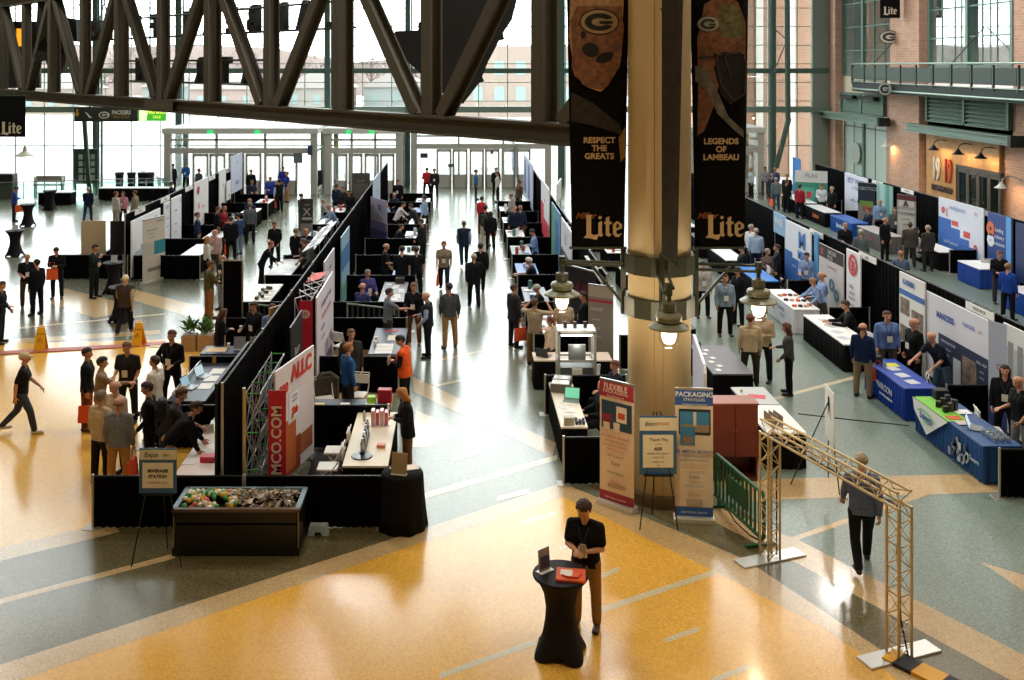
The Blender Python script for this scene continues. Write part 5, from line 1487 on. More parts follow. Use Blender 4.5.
tb(179, 199, 256, 244, 'white-topped counter inside the first left concourse booth', top='f0f0f0')
C1 = tb(561, 588, 427, 382, 'white-topped counter with laptop and silver case left of the magenta banner', top='efe3d2')
C2 = table(1.82, 3.75, 24.6, 25.3, 'white-topped counter across the booth under the grey leaning banner', top='ead9c6')
D1 = table(9.96, 10.72, 19.05, 21.9, 'long blue-clothed counter with green and white corner and swirl logo', top='2c5288', skirt='2a4f88')
D2 = table(9.98, 10.74, 22.45, 24.7, 'royal blue clothed counter next to the man in khaki trousers', top='2147a8', skirt='1c3f9c', letters=[('MARCON', .2, 'c9d4e8', 'W', -.1, .42), ('processing equipment', .08, 'c9d4e8', 'W', -.2, .25)])
D3 = table(9.98, 10.74, 26.0, 29.1, 'long white-topped counter with black skirt and suited man writing', top='f1f0ec')
D4 = table(9.92, 10.70, 29.7, 32.4, 'white-clothed counter with red printed logo on its front', top='f2f1f1', skirt='e6e6ee', letters=[('SHOPPER', .16, '8a90a8', 'W', -.2, .5), ('PLUG', .16, '8a90a8', 'W', -.35, .32), ('O', .34, 'd0543c', 'W', .55, .42)])
D5 = table(9.95, 10.72, 33.6, 36.3, 'bright blue topped counter near the men in white shirts', top='2f7fd6')
D6 = table(9.9, 10.66, 37.2, 40.0, 'white-topped counter beside the dark-haired seated visitor', top='e9edf2')
# green and white corner cloth of D1
ccl = thing('table_runner', 'green and white triangular cloth with swirl logo over the blue counter corner', 'cloth', (9.93, 21.3, 0))
MB().box(-.005, .45, -.95, .58, .742, .748).build('green_top', mat('79c23c', .6), ccl)
MB().add([(-.02, .6, .745), (-.03, -1.0, .745), (-.045, -.1, .16), (-.03, .5, .5), (-.03, .6, .745), (-.018, -1.0, .745), (-.033, -.1, .16)], [(0, 3, 2, 1), ]).build('white_drop', mat('e9ecec', .7), ccl)
text('Suvern', .2, mat('2f5ba4'), (-.07, -.12, .52), ccl, rz=R(-90), offset=.004, extrude=.002)
MB().tube([(-.07, .25, .58), (-.07, .05, .66), (-.07, -.25, .63), (-.07, -.45, .53)], .012, 6).build('swirl', mat('4da838'), ccl)
MB().tube([(-.07, .0, .42), (-.07, -.3, .45)], .012, 6).build('swirl', mat('4da838'), ccl)
prt = thing('printed_motif', 'grey printed machinery picture and small logo on the blue counter front', 'print', (9.925, 19.9, 0))
rr = random.Random(9)
m = MB()
for k in range(16):
    m.mi = k % 3; y = rr.uniform(-.35, .45); z = rr.uniform(.15, .5); m.box(-.012, -.004, y - .05, y + .05, z - .06, z + .09)
m.build('machine_print', [mat('8b94a4', .6), mat('3b4658', .6), mat('b8bfca', .6)], prt)
text('Suvern', .13, mat('cfd8e6'), (-.015, -.62, .38), prt, rz=R(-90), extrude=.001)
# right row by the brick wall
E1 = table(18.0, 18.8, 52.6, 56.0, 'black skirted counter with blue letters on its white front by the far corner', top='ebedef', letters=[('iB', .5, '2f6fc4', 'W', -1.2, .4)])
E2 = table(17.95, 18.75, 49.2, 52.0, 'black-clothed counter with orange letters near the red and black jacket', top='d9dbdd', letters=[('fanfare', .32, 'd8622c', 'W', -.2, .4)])
E3 = table(17.95, 18.75, 45.8, 48.5, 'bright blue clothed counter with white letters, aisle along the brick wall', top='3a63b4', skirt='2b56a8', letters=[('Bambulk', .28, 'dbe4f2', 'W', 0, .4)])
E4 = table(17.95, 18.75, 42.3, 45.2, 'grey-clothed counter with a red diamond emblem, aisle along the brick wall', top='b9b4b2', skirt='6d6a6c', letters=[('<>', .45, 'b84a4a', 'W', 0, .4)])
E5 = table(18.6, 19.4, 38.8, 41.4, 'white-topped black counter below the big blue and white board', top='eceae6')
E6 = table(18.5, 19.4, 35.6, 37.2, 'small white table with blue cloth edge beside the white folding chair', top='eef0f2', skirt='2a4aa0')
E7 = table(17.9, 18.7, 31.2, 32.9, 'blue-clothed counter with red and white top beside the blue-jacketed man', top='d7dbe2', skirt='2350a6')
table(5.95, 6.9, 23.5, 25.9, 'grey-topped counter with small white cards right of the column', top='6d6a72')
L1 = table(6.05, 6.85, 19.75, 21.35, 'white-topped counter with black skirt beside the wooden cabinet', top='efeeea')
L2 = table(6.1, 6.85, 21.4, 22.55, 'grey-topped counter with red folder behind the white-topped one', top='c3c5c4')
wb = thing('display_board', 'large white board with curved corner, seen from its back by the column', 'display', (5.05, 21.1, 0), R(82))
MB().prism_xz([(-1.2, .02), (1.2, .02), (1.2, 2.0), (-1.05, 2.0), (-1.2, 1.85)], -.03, .03).build('panel', mat('dcdcea', .45), wb); MB().box(-.9, -.8, -.25, .25, 0, .02).box(.8, .9, -.25, .25, 0, .02).build('foot', STEEL, wb)
# far booths of both central rows: one table each, like ones share a phrase
rr = random.Random(21)
def far_tables(x0, x1, ys, where, grp, tops):
    for i, y in enumerate(ys):
        o = table(x0, x1, y + .7, y + 2.7, '%s-topped counter %s in the booths %s' % ({'f0f0f2': 'white', '3568b8': 'blue', 'c9ced6': 'pale grey', '20242c': 'black', 'dfe3ea': 'whitish', '7d828c': 'grey'}[tops[i]], ORD[i], where), top=tops[i], group=None)
        for k in range(7):
            c_ = rr.choice(['2a2c30', 'e9e9ec', '3f6fb0', 'b9bec6', 'c8503a', '4a7a6a', 'e9e9ec', '6d5a4a']); nm = {'2a2c30': 'dark', 'e9e9ec': 'white', '3f6fb0': 'blue', 'b9bec6': 'grey', 'c8503a': 'red', '4a7a6a': 'green', '6d5a4a': 'brown'}[c_]
            hh = rr.choice([.012, .02, .12, .2, .28]); sz = .26 if hh < .05 else .12
            box_item('booklet' if hh < .05 else 'sample_box', '%s %s on a counter %s' % (nm, 'booklet' if hh < .05 else 'sample box', where), 'booklet' if hh < .05 else 'sample', (x0 + x1) / 2 + rr.uniform(-.2, .2), y + .85 + k * .26, .741, sz, sz * .8, hh, c_, rr.uniform(-.5, .5), '%s %s on counters %s' % (nm, 'booklets' if hh < .05 else 'sample boxes', where))
ORD = ['first', 'second', 'third', 'fourth', 'fifth', 'sixth', 'seventh']
far_tables(-2.35, -1.6, [33.8, 37.4, 41.0, 44.6, 48.2, 51.8], 'past the seated men along the central aisle', 'a', ['3568b8', 'f0f0f2', 'dfe3ea', 'f0f0f2', '3568b8', 'c9ced6'])
far_tables(-6.5, -5.75, [37.6, 41.0, 44.6, 48.2, 51.8], 'on the outer side of the centre-left drape row', 'b', ['dfe3ea', 'c9ced6', 'f0f0f2', 'f0f0f2', '20242c'])
far_tables(2.0, 2.75, [26.4, 30.0, 33.9, 37.5, 41.3, 45.0, 48.6], 'past the tan-shirted photographer, opposite side of the aisle', 'c', ['f0f0f2', '7d828c', '3568b8', '7d828c', 'f0f0f2', 'dfe3ea', 'c9ced6'])
far_tables(-10.8, -10.05, [40.9, 44.4, 48.0, 51.5], 'of the open left concourse', 'd', ['f0f0f2', '20242c', 'f0f0f2', 'f0f0f2'])
far_tables(5.7, 6.5, [26.8, 30.4, 34, 38, 42], 'glimpsed behind the column and banners', 'e', ['20242c', '3568b8', 'c9ced6', 'f0f0f2', 'f0f0f2'])
far_tables(9.9, 10.65, [40.6, 44.2], 'far along the blue cloth row past the white shirts', 'f', ['20242c', 'dfe3ea'])
# back side of the left concourse row
for i, (y, c_) in enumerate(((39, 'f0f0f2'), (43, 'dfe3ea'), (47.5, 'f0f0f2'), (52, 'c9ced6'))):
    table(-14.6, -13.8, y, y + 2.2, '%s counter behind the left concourse drape row' % ['nearest white', 'second whitish', 'third white', 'farthest grey'][i], top=c_)
# furniture of the far left concourse
for (px, py, l) in ((15, 256, 'round black cocktail table nearest the black polo pair'), (28, 226, 'round black cocktail table beside the man with blue shirt'), (50, 210, 'round black cocktail table before the long low bar'), (114, 293, 'black cocktail table with a small card before the black panel'), (121, 321, 'black cocktail table right beside the man in the vest')):
    cocktail(*W(px, py).xy, l, rz=.5)
holder(*(W(15, 256) + Vector((.0, .05, 1.083))), 'small card holder on the cocktail table near the black polo pair', 0, 'b9bdc0', .2, .2)
holder(*(W(114, 293) + Vector((.0, .0, 1.083))), 'small card holder on the cocktail table before the black panel', 0, 'b9bdc0', .24, .22)
table(XA(38, 57), XA(71, 57), 57, 57.8, 'short stretch of black low bar left of the big opening', top='e8eced')
table(XA(92, 58), XA(163, 58), 59, 59.8, 'long stretch of black low bar under the four round bins', top='e8eced')
for i, px in enumerate((119.5, 131.5, 142, 150)):
    o = item('waste_bin', 'tall round black waste bin, %s of four behind the low bar' % ['first', 'second', 'third', 'last'][i] if False else 'tall round black waste bin in the row of four behind the low bar', 'bin', (XA(px, 61.5), 61.5, 0), MB().lathe([(.2, 0), (.25, 1.25), (.28, 1.3), (.28, 1.38), (.22, 1.42), (0, 1.45)], n=24), mat('0f1012', .5), 0, 'waste bins behind the low bar')
kb = thing('menu_board', 'dark green framed board with a grid of white cards at the far left windows', 'board', (XA(86, 61.5), 61.5, 0), R(6))
MB().rbox(-.72, .72, -.06, .06, .7, 2.75, .02).box(-.68, -.58, -.05, .05, 0, .7).box(.58, .68, -.05, .05, 0, .7).box(-.78, .78, -.09, .09, 2.75, 2.85).build('board_frame', mat('27423a', .5), kb)
for i in range(4):
    for j in range(3):
        MB().box(-.42 + j * .36, -.18 + j * .36, -.075, -.062, .95 + i * .42, 1.25 + i * .42).build('menu_card', mat('b9c4bf', .6), kb)
bn = thing('bench', 'white-legged wooden bench standing before the far left windows', 'bench', (XA(49, 63), 63, 0))
MB().box(-.95, .95, -.2, .2, .42, .48).build('seat', mat('9a8578', .6), bn); MB().box(-.95, .95, .16, .2, .6, 1.0).build('backrest', mat('b9b0a8', .6), bn)
for sx in (-.85, .85): MB().box(sx - .04, sx + .04, -.18, .2, 0, .95).build('leg', mat('d0d2d0', .4), bn)
gr = thing('glass_railing', 'pale glass railing with steel posts around the opening in the floor at far left', 'railing', (0, 0, 0))
TEAL = glass_mat('railing_glass', (.72, .88, .85), .12)
q = [(-27.5, 52), (-27.5, 58.5), (-20.5, 60.5), (-17.6, 61)]
for u, v in zip(q, q[1:]):
    MB().bar((*u, .55), (*v, .55), .02, .9).build('glass_panel', TEAL, gr)
    MB().tube([(*u, 1.1), (*v, 1.1)], .03, 6).build('handrail', STEEL, gr)
    n = 4
    for k in range(n):
        p = Vector(u).lerp(Vector(v), k / n); MB().tube([(p.x, p.y, 0), (p.x, p.y, 1.1)], .025, 6).build('post', STEEL, gr)
st = thing('stair_railing', 'white slanting stair railing beyond the long low bar', 'railing', (0, 0, 0))
m = MB()
for k in range(4): m.tube([(XA(140, 64), 64 + k * .3, 1.5 - k * .25), (XA(166, 62.5), 62.5 + k * .3, .75 - k * .12)], .03, 6)
for px in (141, 150, 158, 165): m.tube([(XA(px, 63.3), 63.3, 0), (XA(px, 63.3), 63.3, 1.35 - (px - 141) * .024)], .03, 6)
m.build('rails', mat('e6eaea', .4), st)
for (px, l) in ((2, 'dark tall black counter block at the hall edge by the far windows'),):
    box_item('dark_counter', l, 'counter', XA(px, 60), 60, 0, 1.6, .8, 1.5, '14151a')
pl_ = thing('pendant_lamp', 'white shaded pendant lamp hanging by the far left windows', 'lamp', (XA(25, 56), 56, 2.9))
MB().lathe([(.02, .6), (.1, .5), (.12, .3), (.5, .05), (.52, 0), (.3, .08)], n=24).build('shade', mat('d8d4c0', .4), pl_); MB().tube([(0, 0, .5), (0, 0, 27)], .015, 5).build('rod', STEEL, pl_)
for (px, l, hh) in ((62, 'slim dark speaker box standing on the floor by the entrance doors', 1.1),):
    pass
for (px, py, l) in ((318, 187, 'black rectangular waste box by the double doors, left of the central aisle'), (405, 184, 'black rectangular waste box near the red-shirted man')):
    q = W(px, py); box_item('waste_box', l, 'bin', q.x, q.y, 0, .62, .5, 1.1, '0e0f10')
for (px, py, l) in ((100, 283, 'tan'),):
    tp = thing('display_board', 'plain tan panel standing behind the low drape at the left concourse', 'display', (XA(93.5, 38.2), 38.2, 0))
    MB().rbox(-.47, .47, -.02, .02, .75, 2.05, .008).build('panel', mat('c9b48f', .7), tp); MB().box(-.42, -.38, -.15, .15, 0, .75).box(.38, .42, -.15, .15, 0, .75).build('leg', STEEL, tp)
    tp = thing('display_board', 'plain black panel standing beside the tan one at the left concourse', 'display', (XA(119.5, 38.5), 38.5, 0))
    MB().rbox(-.36, .36, -.02, .02, .5, 2.0, .008).build('panel', mat('16171b', .7), tp); MB().box(-.32, -.28, -.15, .15, 0, .5).box(.28, .32, -.15, .15, 0, .5).build('leg', STEEL, tp)
table(XA(62, 38.4), XA(80, 38.4), 38.3, 39.1, 'white-topped table behind the tan panel', top='eeece8')

# ------------------------------------------------------------------ display boards and banners
def YX(x, px): return x * FPX / (px - CX)
def bd(x, pa, pb, z0, z1, label, face, **k):
    ya, yb = sorted((YX(x, pa), YX(x, pb)))
    return board(x, ya, yb, z0, z1, label, face, **k)
PIC = mat('7c6a5c', .6, noise=.7, scale=6); PICB = mat('6d8796', .6, noise=.6, scale=6)
bd(-12.2, 131, 160, .1, 2.2, 'big white display board with grey machine picture at the left concourse end', 1, c='eef0f6', blocks=[(.1, .7, .32, .42, 'b4bac6'), (.3, .85, .4, .5, '9aa2b2'), (.15, .5, .25, .33, '8d95a5')], writing=[('metallic', .14, '6a7284', .8, .88), ('precision hygienic conveying', .09, '8a90a0', .5, .66)])
rollup(W(142.5, 285), W(165, 278), 2.35, 'tall grey roll-up banner with teal square leaning at the left concourse', [(0, 1, 'ded8ca', 0, 1), (.38, .62, 'c9c5ba', 0, .5), (.40, .62, '2f8f9e', .5, 1), (.0, .37, 'cfc8b8', 0, 1), (.14, .2, '8d867a', .2, .85)], [('NORDSON', .08, '5a5f66', .75, .94), ('Improving quality', .09, '4f98a6', .4, .82), ('and yield', .09, '4f98a6', .3, .76), ('with inspection', .06, '8d8f90', .36, .7)])
bd(-12.2, 163.5, 169.5, .1, 2.3, 'narrow white banner with blue heading, nearer of two beside the big white board', 1, c='e9edf5', writing=[('KEY', .2, '4a6fb0', .5, .9), ('results', .12, '8a93a8', .5, .7), ('speed', .12, '8a93a8', .5, .55)])
bd(-12.2, 171, 181, .1, 2.35, 'narrow white banner with small emblems, farther of two beside the big white board', 1, c='eceff4', writing=[('B', .25, '4a78c0', .85, .9), ('quality', .13, '8a93a8', .4, .75), ('~', .4, '6a7284', .4, .5), ('~', .4, '6a7284', .4, .35), ('~', .4, '6a7284', .4, .2)])
bd(-12.3, 194, 208, .4, 2.55, 'white banner with a red dot and pink logo on the black drape', 1, c='eeeef0', writing=[('O', .4, 'c9303a', .25, .8, dict(offset=.05)), ('O', .3, 'dd7a78', .3, .45, dict(offset=.02)), ('logistix', .14, 'c06a6a', .6, .4)])
bd(-12.3, 219, 225.5, .6, 2.6, 'slim white banner in the far left concourse booth', 1, c='eef0ee', writing=[('iiiii', .2, '8a9aa0', .5, .6)])
bd(-12.2, 231, 242, 1.1, 3.1, 'tall pale blue banner with blue lettering at the far end of the concourse row', 1, c='cdd6ee', writing=[('HELIX', .3, '4a62b0', .5, .25), ('pure', .2, '7a88b8', .5, .8)])
bd(-12.2, 226.5, 230.5, .9, 1.9, 'small white banner with pink spot low beside the pale blue banner', 1, c='eef0f4', writing=[('o', .4, 'd0606a', .5, .25)])
# near centre-left display: red web address panel and white printed wall
rd = rollup((-3.42, 17.82), (-3.10, 17.82), 2.2, 'tall narrow red panel with white web address letters, end of the white display', [(0, 1, 'c4203a', 0, 1)], [], base=False, name='graphic_display')
text('ALLCOMCO.COM' if False else 'ALPAMCO.COM', .25, mat('ead3c4', .6), (.0, -.02, 1.02), rd, ry=R(-90), rx=R(90), offset=.006, extrude=.001, sx=1.02)
wd = board(-2.98, 18.0, 19.85, .12, 2.3, 'large white printed display wall with red letters and fruit picture', 1, c='e7e4ec', blocks=[(.0, .62, .0, .30, '8c3f1d'), (.1, .5, .05, .5, 'b8632e'), (.62, .95, .1, .28, 'a8643c'), (.30, .62, .46, .74, 'd6dced'), (.33, .59, .49, .72, 'eef2fa')],
           writing=[('ALLC', .42, 'd8382e', .64, .88, dict(offset=.016)), ('300', .26, 'd8382e', .18, .80, dict(offset=.01)), ('LET US', .07, '4a5a7a', .46, .68), ('PACK IT', .07, '4a5a7a', .46, .64), ('Sbb', .2, 'd8382e', .46, .55, dict(offset=.01)), ('o', .2, 'e0a02a', .40, .52, dict(offset=.01))])
wd.location = (-3.215, 19.465, 0); wd.rotation_euler = (0, 0, math.atan2(1.79, .45))
lt = thing('popup_stand', 'silver crossed-bar popup frame with green joints behind the red panel', 'frame', (-3.68, 17.9, 0))
m = MB(); g_ = MB()
ys = [0, .62, 1.24, 1.86, 2.48]; zs = [.08, .75, 1.42, 2.12]
for i in range(4):
    for j in range(3):
        m.tube([(-.16, ys[i], zs[j]), (.1, ys[i + 1], zs[j + 1])], .009, 5).tube([(.1, ys[i + 1], zs[j]), (-.16, ys[i], zs[j + 1])], .009, 5)
        m.tube([(-.16, ys[i], zs[j]), (-.16, ys[i + 1], zs[j + 1])], .009, 5).tube([(-.16, ys[i + 1], zs[j]), (-.16, ys[i], zs[j + 1])], .009, 5)
for j in range(3):
    m.tube([(-.16, 0, zs[j]), (.12, 0, zs[j + 1])], .009, 5).tube([(.12, 0, zs[j]), (-.16, 0, zs[j + 1])], .009, 5)
for z in zs:
    m.tube([(-.16, 0, z), (-.16, 2.48, z)], .01, 5).tube([(.1, 0, z), (.1, 2.48, z)], .01, 5)
    for y in ys: MB().tube([(-.16, y, z), (.1, y, z)], .013, 5).build('joint_bar', mat('3fae4a', .4), lt)
for y in ys: m.tube([(-.16, y, .02), (-.16, y, 2.14)], .012, 5)
m.build('crossed_bars', mat('b9bcc0', .3, .7), lt)
# dark carpet of the booth
item('booth_carpet', 'dark grey carpet of the booth beside the cream counter', 'carpet', (-2.2, 19.1, 0), MB().box(-.78, .1, -1.6, 1.7, .003, .014), mat('35343c', .95, noise=.4, scale=14))
for (x0, x1, y0, y1, l) in ((-3.9, -1.6, 21.9, 24.3, 'tan carpet of the booth with the blue-sweatered man'), (-3.9, -2.4, 24.6, 28.0, 'tan carpet of the booth with the grey-topped counter'), (9.4, 9.41, 1, 2, '')):
    if l: item('booth_carpet', l, 'carpet', ((x0 + x1) / 2, (y0 + y1) / 2, 0), MB().box(-(x1 - x0) / 2, (x1 - x0) / 2, -(y1 - y0) / 2, (y1 - y0) / 2, .003, .014), mat('a8875a', .95, noise=.3, scale=14))
rd2 = rollup((-3.86, 23.95), (-3.53, 23.95), 2.36, 'narrow red end panel with a white round emblem behind the black screen', [(0, 1, 'c8203c', 0, 1)], [('O', .26, 'e8c8c8', .5, .86, dict(offset=.015)), ('*', .3, 'e8c8c8', .5, .83)], base=False, name='graphic_display')
board(-3.45, 24.0, 27.1, .1, 2.42, 'white printed display wall with slanting lines of text behind the red emblem panel', 1, c='e4e2ee', blocks=[(.3, .9, .02, .2, '5c5866')], writing=[('packaging made simple', .2, '5a5a88', .5, .85), ('fresh ideas every day', .2, 'c85a6a', .5, .72), ('machines', .18, '8a8aa0', .3, .6), ('services', .18, '8a8aa0', .3, .5), ('W', .8, '6a6478', .55, .25), ('M', .7, '7a7488', .8, .28)])
board(-3.72, 21.9, 23.5, .9, 2.25, 'black display screen with pale blue strip and slanted lettering', 1, c='1b1c20', blocks=[(0, 1, 0, .25, '8fb0c8')], writing=[('Bosco', .26, 'c8ccd4', .45, .5)])
lt = thing('popup_stand', 'white crossed-bar popup frame with red fabric corner above the printed wall', 'frame', (-3.75, 24.2, 0))
m = MB()
for i in range(4):
    a, b = i * .7, (i + 1) * .7
    m.tube([(-.25, a, 1.7), (.2, b, 2.4)], .014, 5).tube([(-.25, b, 2.4), (.2, a, 2.35)], .014, 5).tube([(-.25, a, 2.35), (.2, b, 2.35)], .014, 5).tube([(-.25, a, 2.35), (-.25, b, 1.75)], .014, 5)
m.tube([(-.25, 0, .02), (-.25, 0, 2.35)], .014, 5).tube([(-.25, 2.8, .02), (-.25, 2.8, 2.35)], .014, 5)
m.build('crossed_bars', mat('dcdce2', .3), lt); MB().add([(.1, 1.9, 2.42), (.18, 2.85, 2.42), (-.25, 2.85, 2.36), (-.3, 2.0, 2.3)], [(0, 1, 2, 3)]).build('fabric_corner', mat('d85a50', .7), lt)
bd(-3.85, 324, 334, .2, 2.42, 'white and pink banner against the drape behind the coffee drinkers', 1, c='dcdde6', blocks=[(.3, .7, .4, .7, 'c85a8a')], writing=[('mmm', .2, '8a8aa0', .5, .85)])
bd(-3.85, 341, 349, .1, 2.42, 'blue and green striped banner on the drape near the seated men', 1, c='8fb8d0', blocks=[(0, 1, .5, .8, '3f78b0'), (0, 1, .1, .3, '6aa88c')])
ww = item('wooden_screen', 'light wooden panel standing behind the man in the blue shirt', 'panel', (-4.75, 25.95, 0), MB().rbox(-.3, .3, -.03, .03, .0, 1.75, .01), mat('b58a5a', .6, noise=.2, scale=4), R(60))
# farther along
rp_ = rollup((-4.0 + .2, 42.6), (-3.0, 41.2), 2.4, 'white and purple fading display wall with a blue emblem near the seated man', [(0, 1, 'c9c6de', 0, 1), (0, .45, '6a62a8', 0, 1), (.45, .6, '9a94c8', 0, 1)], [('O', .3, '6a8ad0', .6, .85, dict(offset=.03)), ('mlk', .2, 'b06a9a', .2, .85)], base=False, name='graphic_display')
bd(-3.85, 373, 380, 1.2, 2.9, 'tall pale blue banner above the drape near the doors', 1, c='b9cfe6', writing=[('ice', .3, '5a82b8', .5, .6)])
rollup((-7.15, 44.9), (-6.6, 44.9), 2.0, 'dark grey roll-up banner with crossed white lines facing the doors aisle', [(0, 1, '8d8a86', 0, 1), (.42, 1, '35322f', 0, 1), (.5, .56, 'b9b6b0', .1, .9)], [('X', .5, 'c9c4bc', .5, .68), ('cord', .12, 'c9c4bc', .5, .86)])
rollup((-5.4, 50), (-4.5, 50), 2.6, 'dark slate board near the doors behind the seated visitors', [(0, 1, '4a4845', 0, 1), (.5, .8, '5f5c58', .1, .9)], [('kraft', .2, '8d8a84', .5, .85)], base=False, name='graphic_display')
for i, (y, l) in enumerate(((33.5, 'nearest'), (35.2, 'middle'), (36.9, 'farthest'))):
    p_ = thing('product_card', '%s of three white slanted product panels leaning on the drape top' % l, 'panel', (-4.9, y, 0))
    m = MB(); m.bar((0, -.7, 2.0), (0, .7, 2.0), .62, .03, up=(-.5, 0, 1)); m.build('panel', mat('e3e3ea', .5), p_)
    MB().tube([(.3, -.6, 0), (.28, -.6, 2.1)], .015, 6).tube([(.3, .6, 0), (.28, .6, 2.1)], .015, 6).build('stand', STEEL, p_)
    m = MB(); m.bar((-.02, -.4, 2.022), (-.02, .4, 2.022), .2, .01, up=(-.5, 0, 1)); m.build('product_picture', mat('8d8f98', .5), p_)
# booths along the aisle side left of the column
bd(3.7, 541.5, 549.5, .5, 2.85, 'hanging red and white diagonal banner, left of the black column banner', -1, c='e9e9ee', blocks=[(0, 1, 0, .35, 'd0203c'), (0, .35, .35, .6, 'd0203c')], writing=[('Gusto', .2, 'c05060', .5, .7)])
bd(3.7, 524, 533, .6, 2.9, 'blue striped banner beside the hanging red and white one', -1, c='b8bedc', blocks=[(.1, .3, .1, .9, '3c4a90'), (.5, .7, .1, .9, '5a68a8')])
bd(3.7, 508, 517, .6, 2.8, 'light grey and navy banner at the far end near the doors', -1, c='b9bcc4', blocks=[(.5, 1, 0, 1, '25315c')])
bd(3.7, 552, 560.5, .2, 2.5, 'green and blue photo banner beside the blue-shirted man', -1, c='4f8fb8', blocks=[(0, .4, 0, 1, '4f9a7a'), (.5, .8, .2, .8, '2f5fa0')])
bd(3.68, 561.5, 572, 1.45, 2.5, 'white poster with a grey cup drawing on the drape', -1, c='e6e6ec', writing=[('U', .6, '8a8a98', .5, .5)])
bd(3.68, 560.5, 574, .3, 1.35, 'dark grey poster with lines of white text below the cup drawing', -1, c='2e3036', writing=[('~~~~~', .2, 'b9bcc4', .5, .7), ('~~~~', .2, 'b9bcc4', .5, .4)])
wbx = thing('display_board', 'plain white board above the drape beside the red and white banner', 'display', (4.3, 43.5, 0), R(80))
MB().rbox(-1.1, 1.1, -.03, .03, 2.1, 2.95, .01).build('panel', mat('eceef2', .5), wbx); MB().tube([(-.9, 0, 0), (-.9, 0, 2.2)], .02).tube([(.9, 0, 0), (.9, 0, 2.2)], .02).build('support', STEEL, wbx)
rollup((3.35, 26.1), (3.95, 25.75), 2.28, 'grey and pink roll-up banner behind the man in black near the column', [(0, 1, '8f8880', 0, 1), (.86, 1, 'b9aca0', 0, 1), (.80, .83, 'b8324a', 0, 1), (.16, .19, 'b8324a', 0, 1), (0, .15, 'c4b4a4', 0, 1)], [('CHASE', .12, 'e0d8d0', .35, .72), ('line one', .07, 'e0d8d0', .35, .6), ('line two', .07, 'e0d8d0', .35, .5), ('line three', .07, 'e0d8d0', .35, .4)])
rollup((3.0, 28.6), (3.75, 27.5), 2.3, 'black banner with dark red slanted letters behind the man in black', [(0, 1, '1d1a20', 0, 1)], [('HUB', .35, '8a2030', .5, .75, dict(shear=.3)), ('~~', .3, '5a6a7a', .5, .4)])
o = item('slanted_strip', 'white slanted fabric edge above the black red-lettered banner', 'banner', (0, 0, 0), MB().bar((XA(586, 28), 28, ZA(256, 28)), (XA(606, 26.8), 26.8, ZA(288, 26.8)), .1, .02), mat('e8e8ea', .5))
# behind blue cloth row
bd(11.8, 785.5, 811.5, .3, 2.42, 'large white and blue fabric banner with an M emblem', -1, c='e9ecf4', blocks=[(0, 1, 0, .42, '2f66b4'), (.0, .3, .4, .5, '2f66b4')], writing=[('M', .75, '3f78c8', .68, .76, dict(offset=.03, sx=1.2)), ('MSE', .4, '3f78c8', .66, .52, dict(offset=.015)), ('systems', .14, 'c9d8ee', .4, .3)])
bd(11.8, 774, 786, 1.75, 2.5, 'small light blue fabric banner with white letters on the drape', -1, c='8fb8da', writing=[('MAKE', .35, 'e9f0f8', .5, .6, dict(offset=.01))])
bd(11.8, 814.5, 818.5, .3, 2.42, 'slim blue banner between the M emblem banner and the dark-headed one', -1, c='4f9ad0')
bd(11.75, 819.5, 844, .2, 2.2, 'light grey roll-up with dark header and grey rings on it', -1, c='cfcac8', blocks=[(0, 1, .8, 1, '26181c'), (.08, .2, .84, .95, '9a2838')], writing=[('BADGER', .18, 'cfc8c8', .58, .93), ('PLUG', .18, 'cfc8c8', .5, .85), ('Plastic Packing', .12, 'b05a60', .55, .7), ('O', .5, '4a7a9a', .55, .42, dict(offset=.03)), ('O', .4, '6a5a90', .3, .3, dict(offset=.03)), ('O', .45, '5a8a8a', .75, .3, dict(offset=.03))])
bd(11.75, 847, 861, .2, 2.44, 'tall white banner with a red ringed emblem on the drape', -1, c='ecebee', writing=[('O', .9, 'd0404a', .5, .8, dict(offset=.01)), ('B', .42, 'd0404a', .5, .8, dict(offset=.02)), ('Why', .16, '8a5a80', .4, .52), ('support', .14, '8a5a80', .45, .44), ('from the', .14, '8a5a80', .45, .37), ('inside', .14, 'c05a70', .45, .28)])
bd(11.75, 900, 925.5, .1, 2.5, 'tall white banner with four brown product photographs', -1, c='e6e4e0', blocks=[(0, 1, .76, .82, '3a6ab0'), (.05, .42, .55, .73, PIC), (.5, .95, .45, .65, PIC), (.05, .45, .25, .43, PIC), (.55, .9, .1, .3, PIC)], writing=[('KARMA', .2, '3a6ab0', .4, .91, dict(offset=.006))])
bd(11.8, 926, 994, .1, 2.3, 'wide white and navy display wall with product pictures', -1, c='dfdfe6', blocks=[(.22, 1, .05, .60, '1f2a48'), (.0, .2, .3, .45, PICB), (.58, .78, .15, .5, PIC), (.45, .56, .1, .42, 'c9ccd4'), (.0, 1, .0, .05, '14161e'), (.82, .92, .1, .3, 'cfd4dc')],
   writing=[('MAXCESS', .2, '3a5ab0', .33, .8, dict(offset=.008)), ('MAXCESS', .13, '3a5ab0', .68, .84), ('our', .1, 'c04a5a', .84, .84), ('WEB SOLUTIONS', .09, 'cfd6e6', .38, .54), ('guide systems', .07, 'b9c4da', .36, .47), ('inspection', .07, 'b9c4da', .36, .41), ('winding', .07, 'b9c4da', .36, .35), ('slitting', .07, 'b9c4da', .36, .29), ('ROLL HELP', .09, 'cfd6e6', .86, .52), ('service', .07, 'b9c4da', .86, .44), ('training', .07, 'b9c4da', .86, .38)])
rollup((11.6, 21.95), (11.85, 21.4), 2.4, 'narrow pale blue end wing of the wide navy display wall', [(0, 1, 'b8c2dc', 0, 1), (.0, .3, '3a4a88', 0, 1)], [('O', .2, 'c04a5a', .5, .6)], base=False, name='graphic_display')
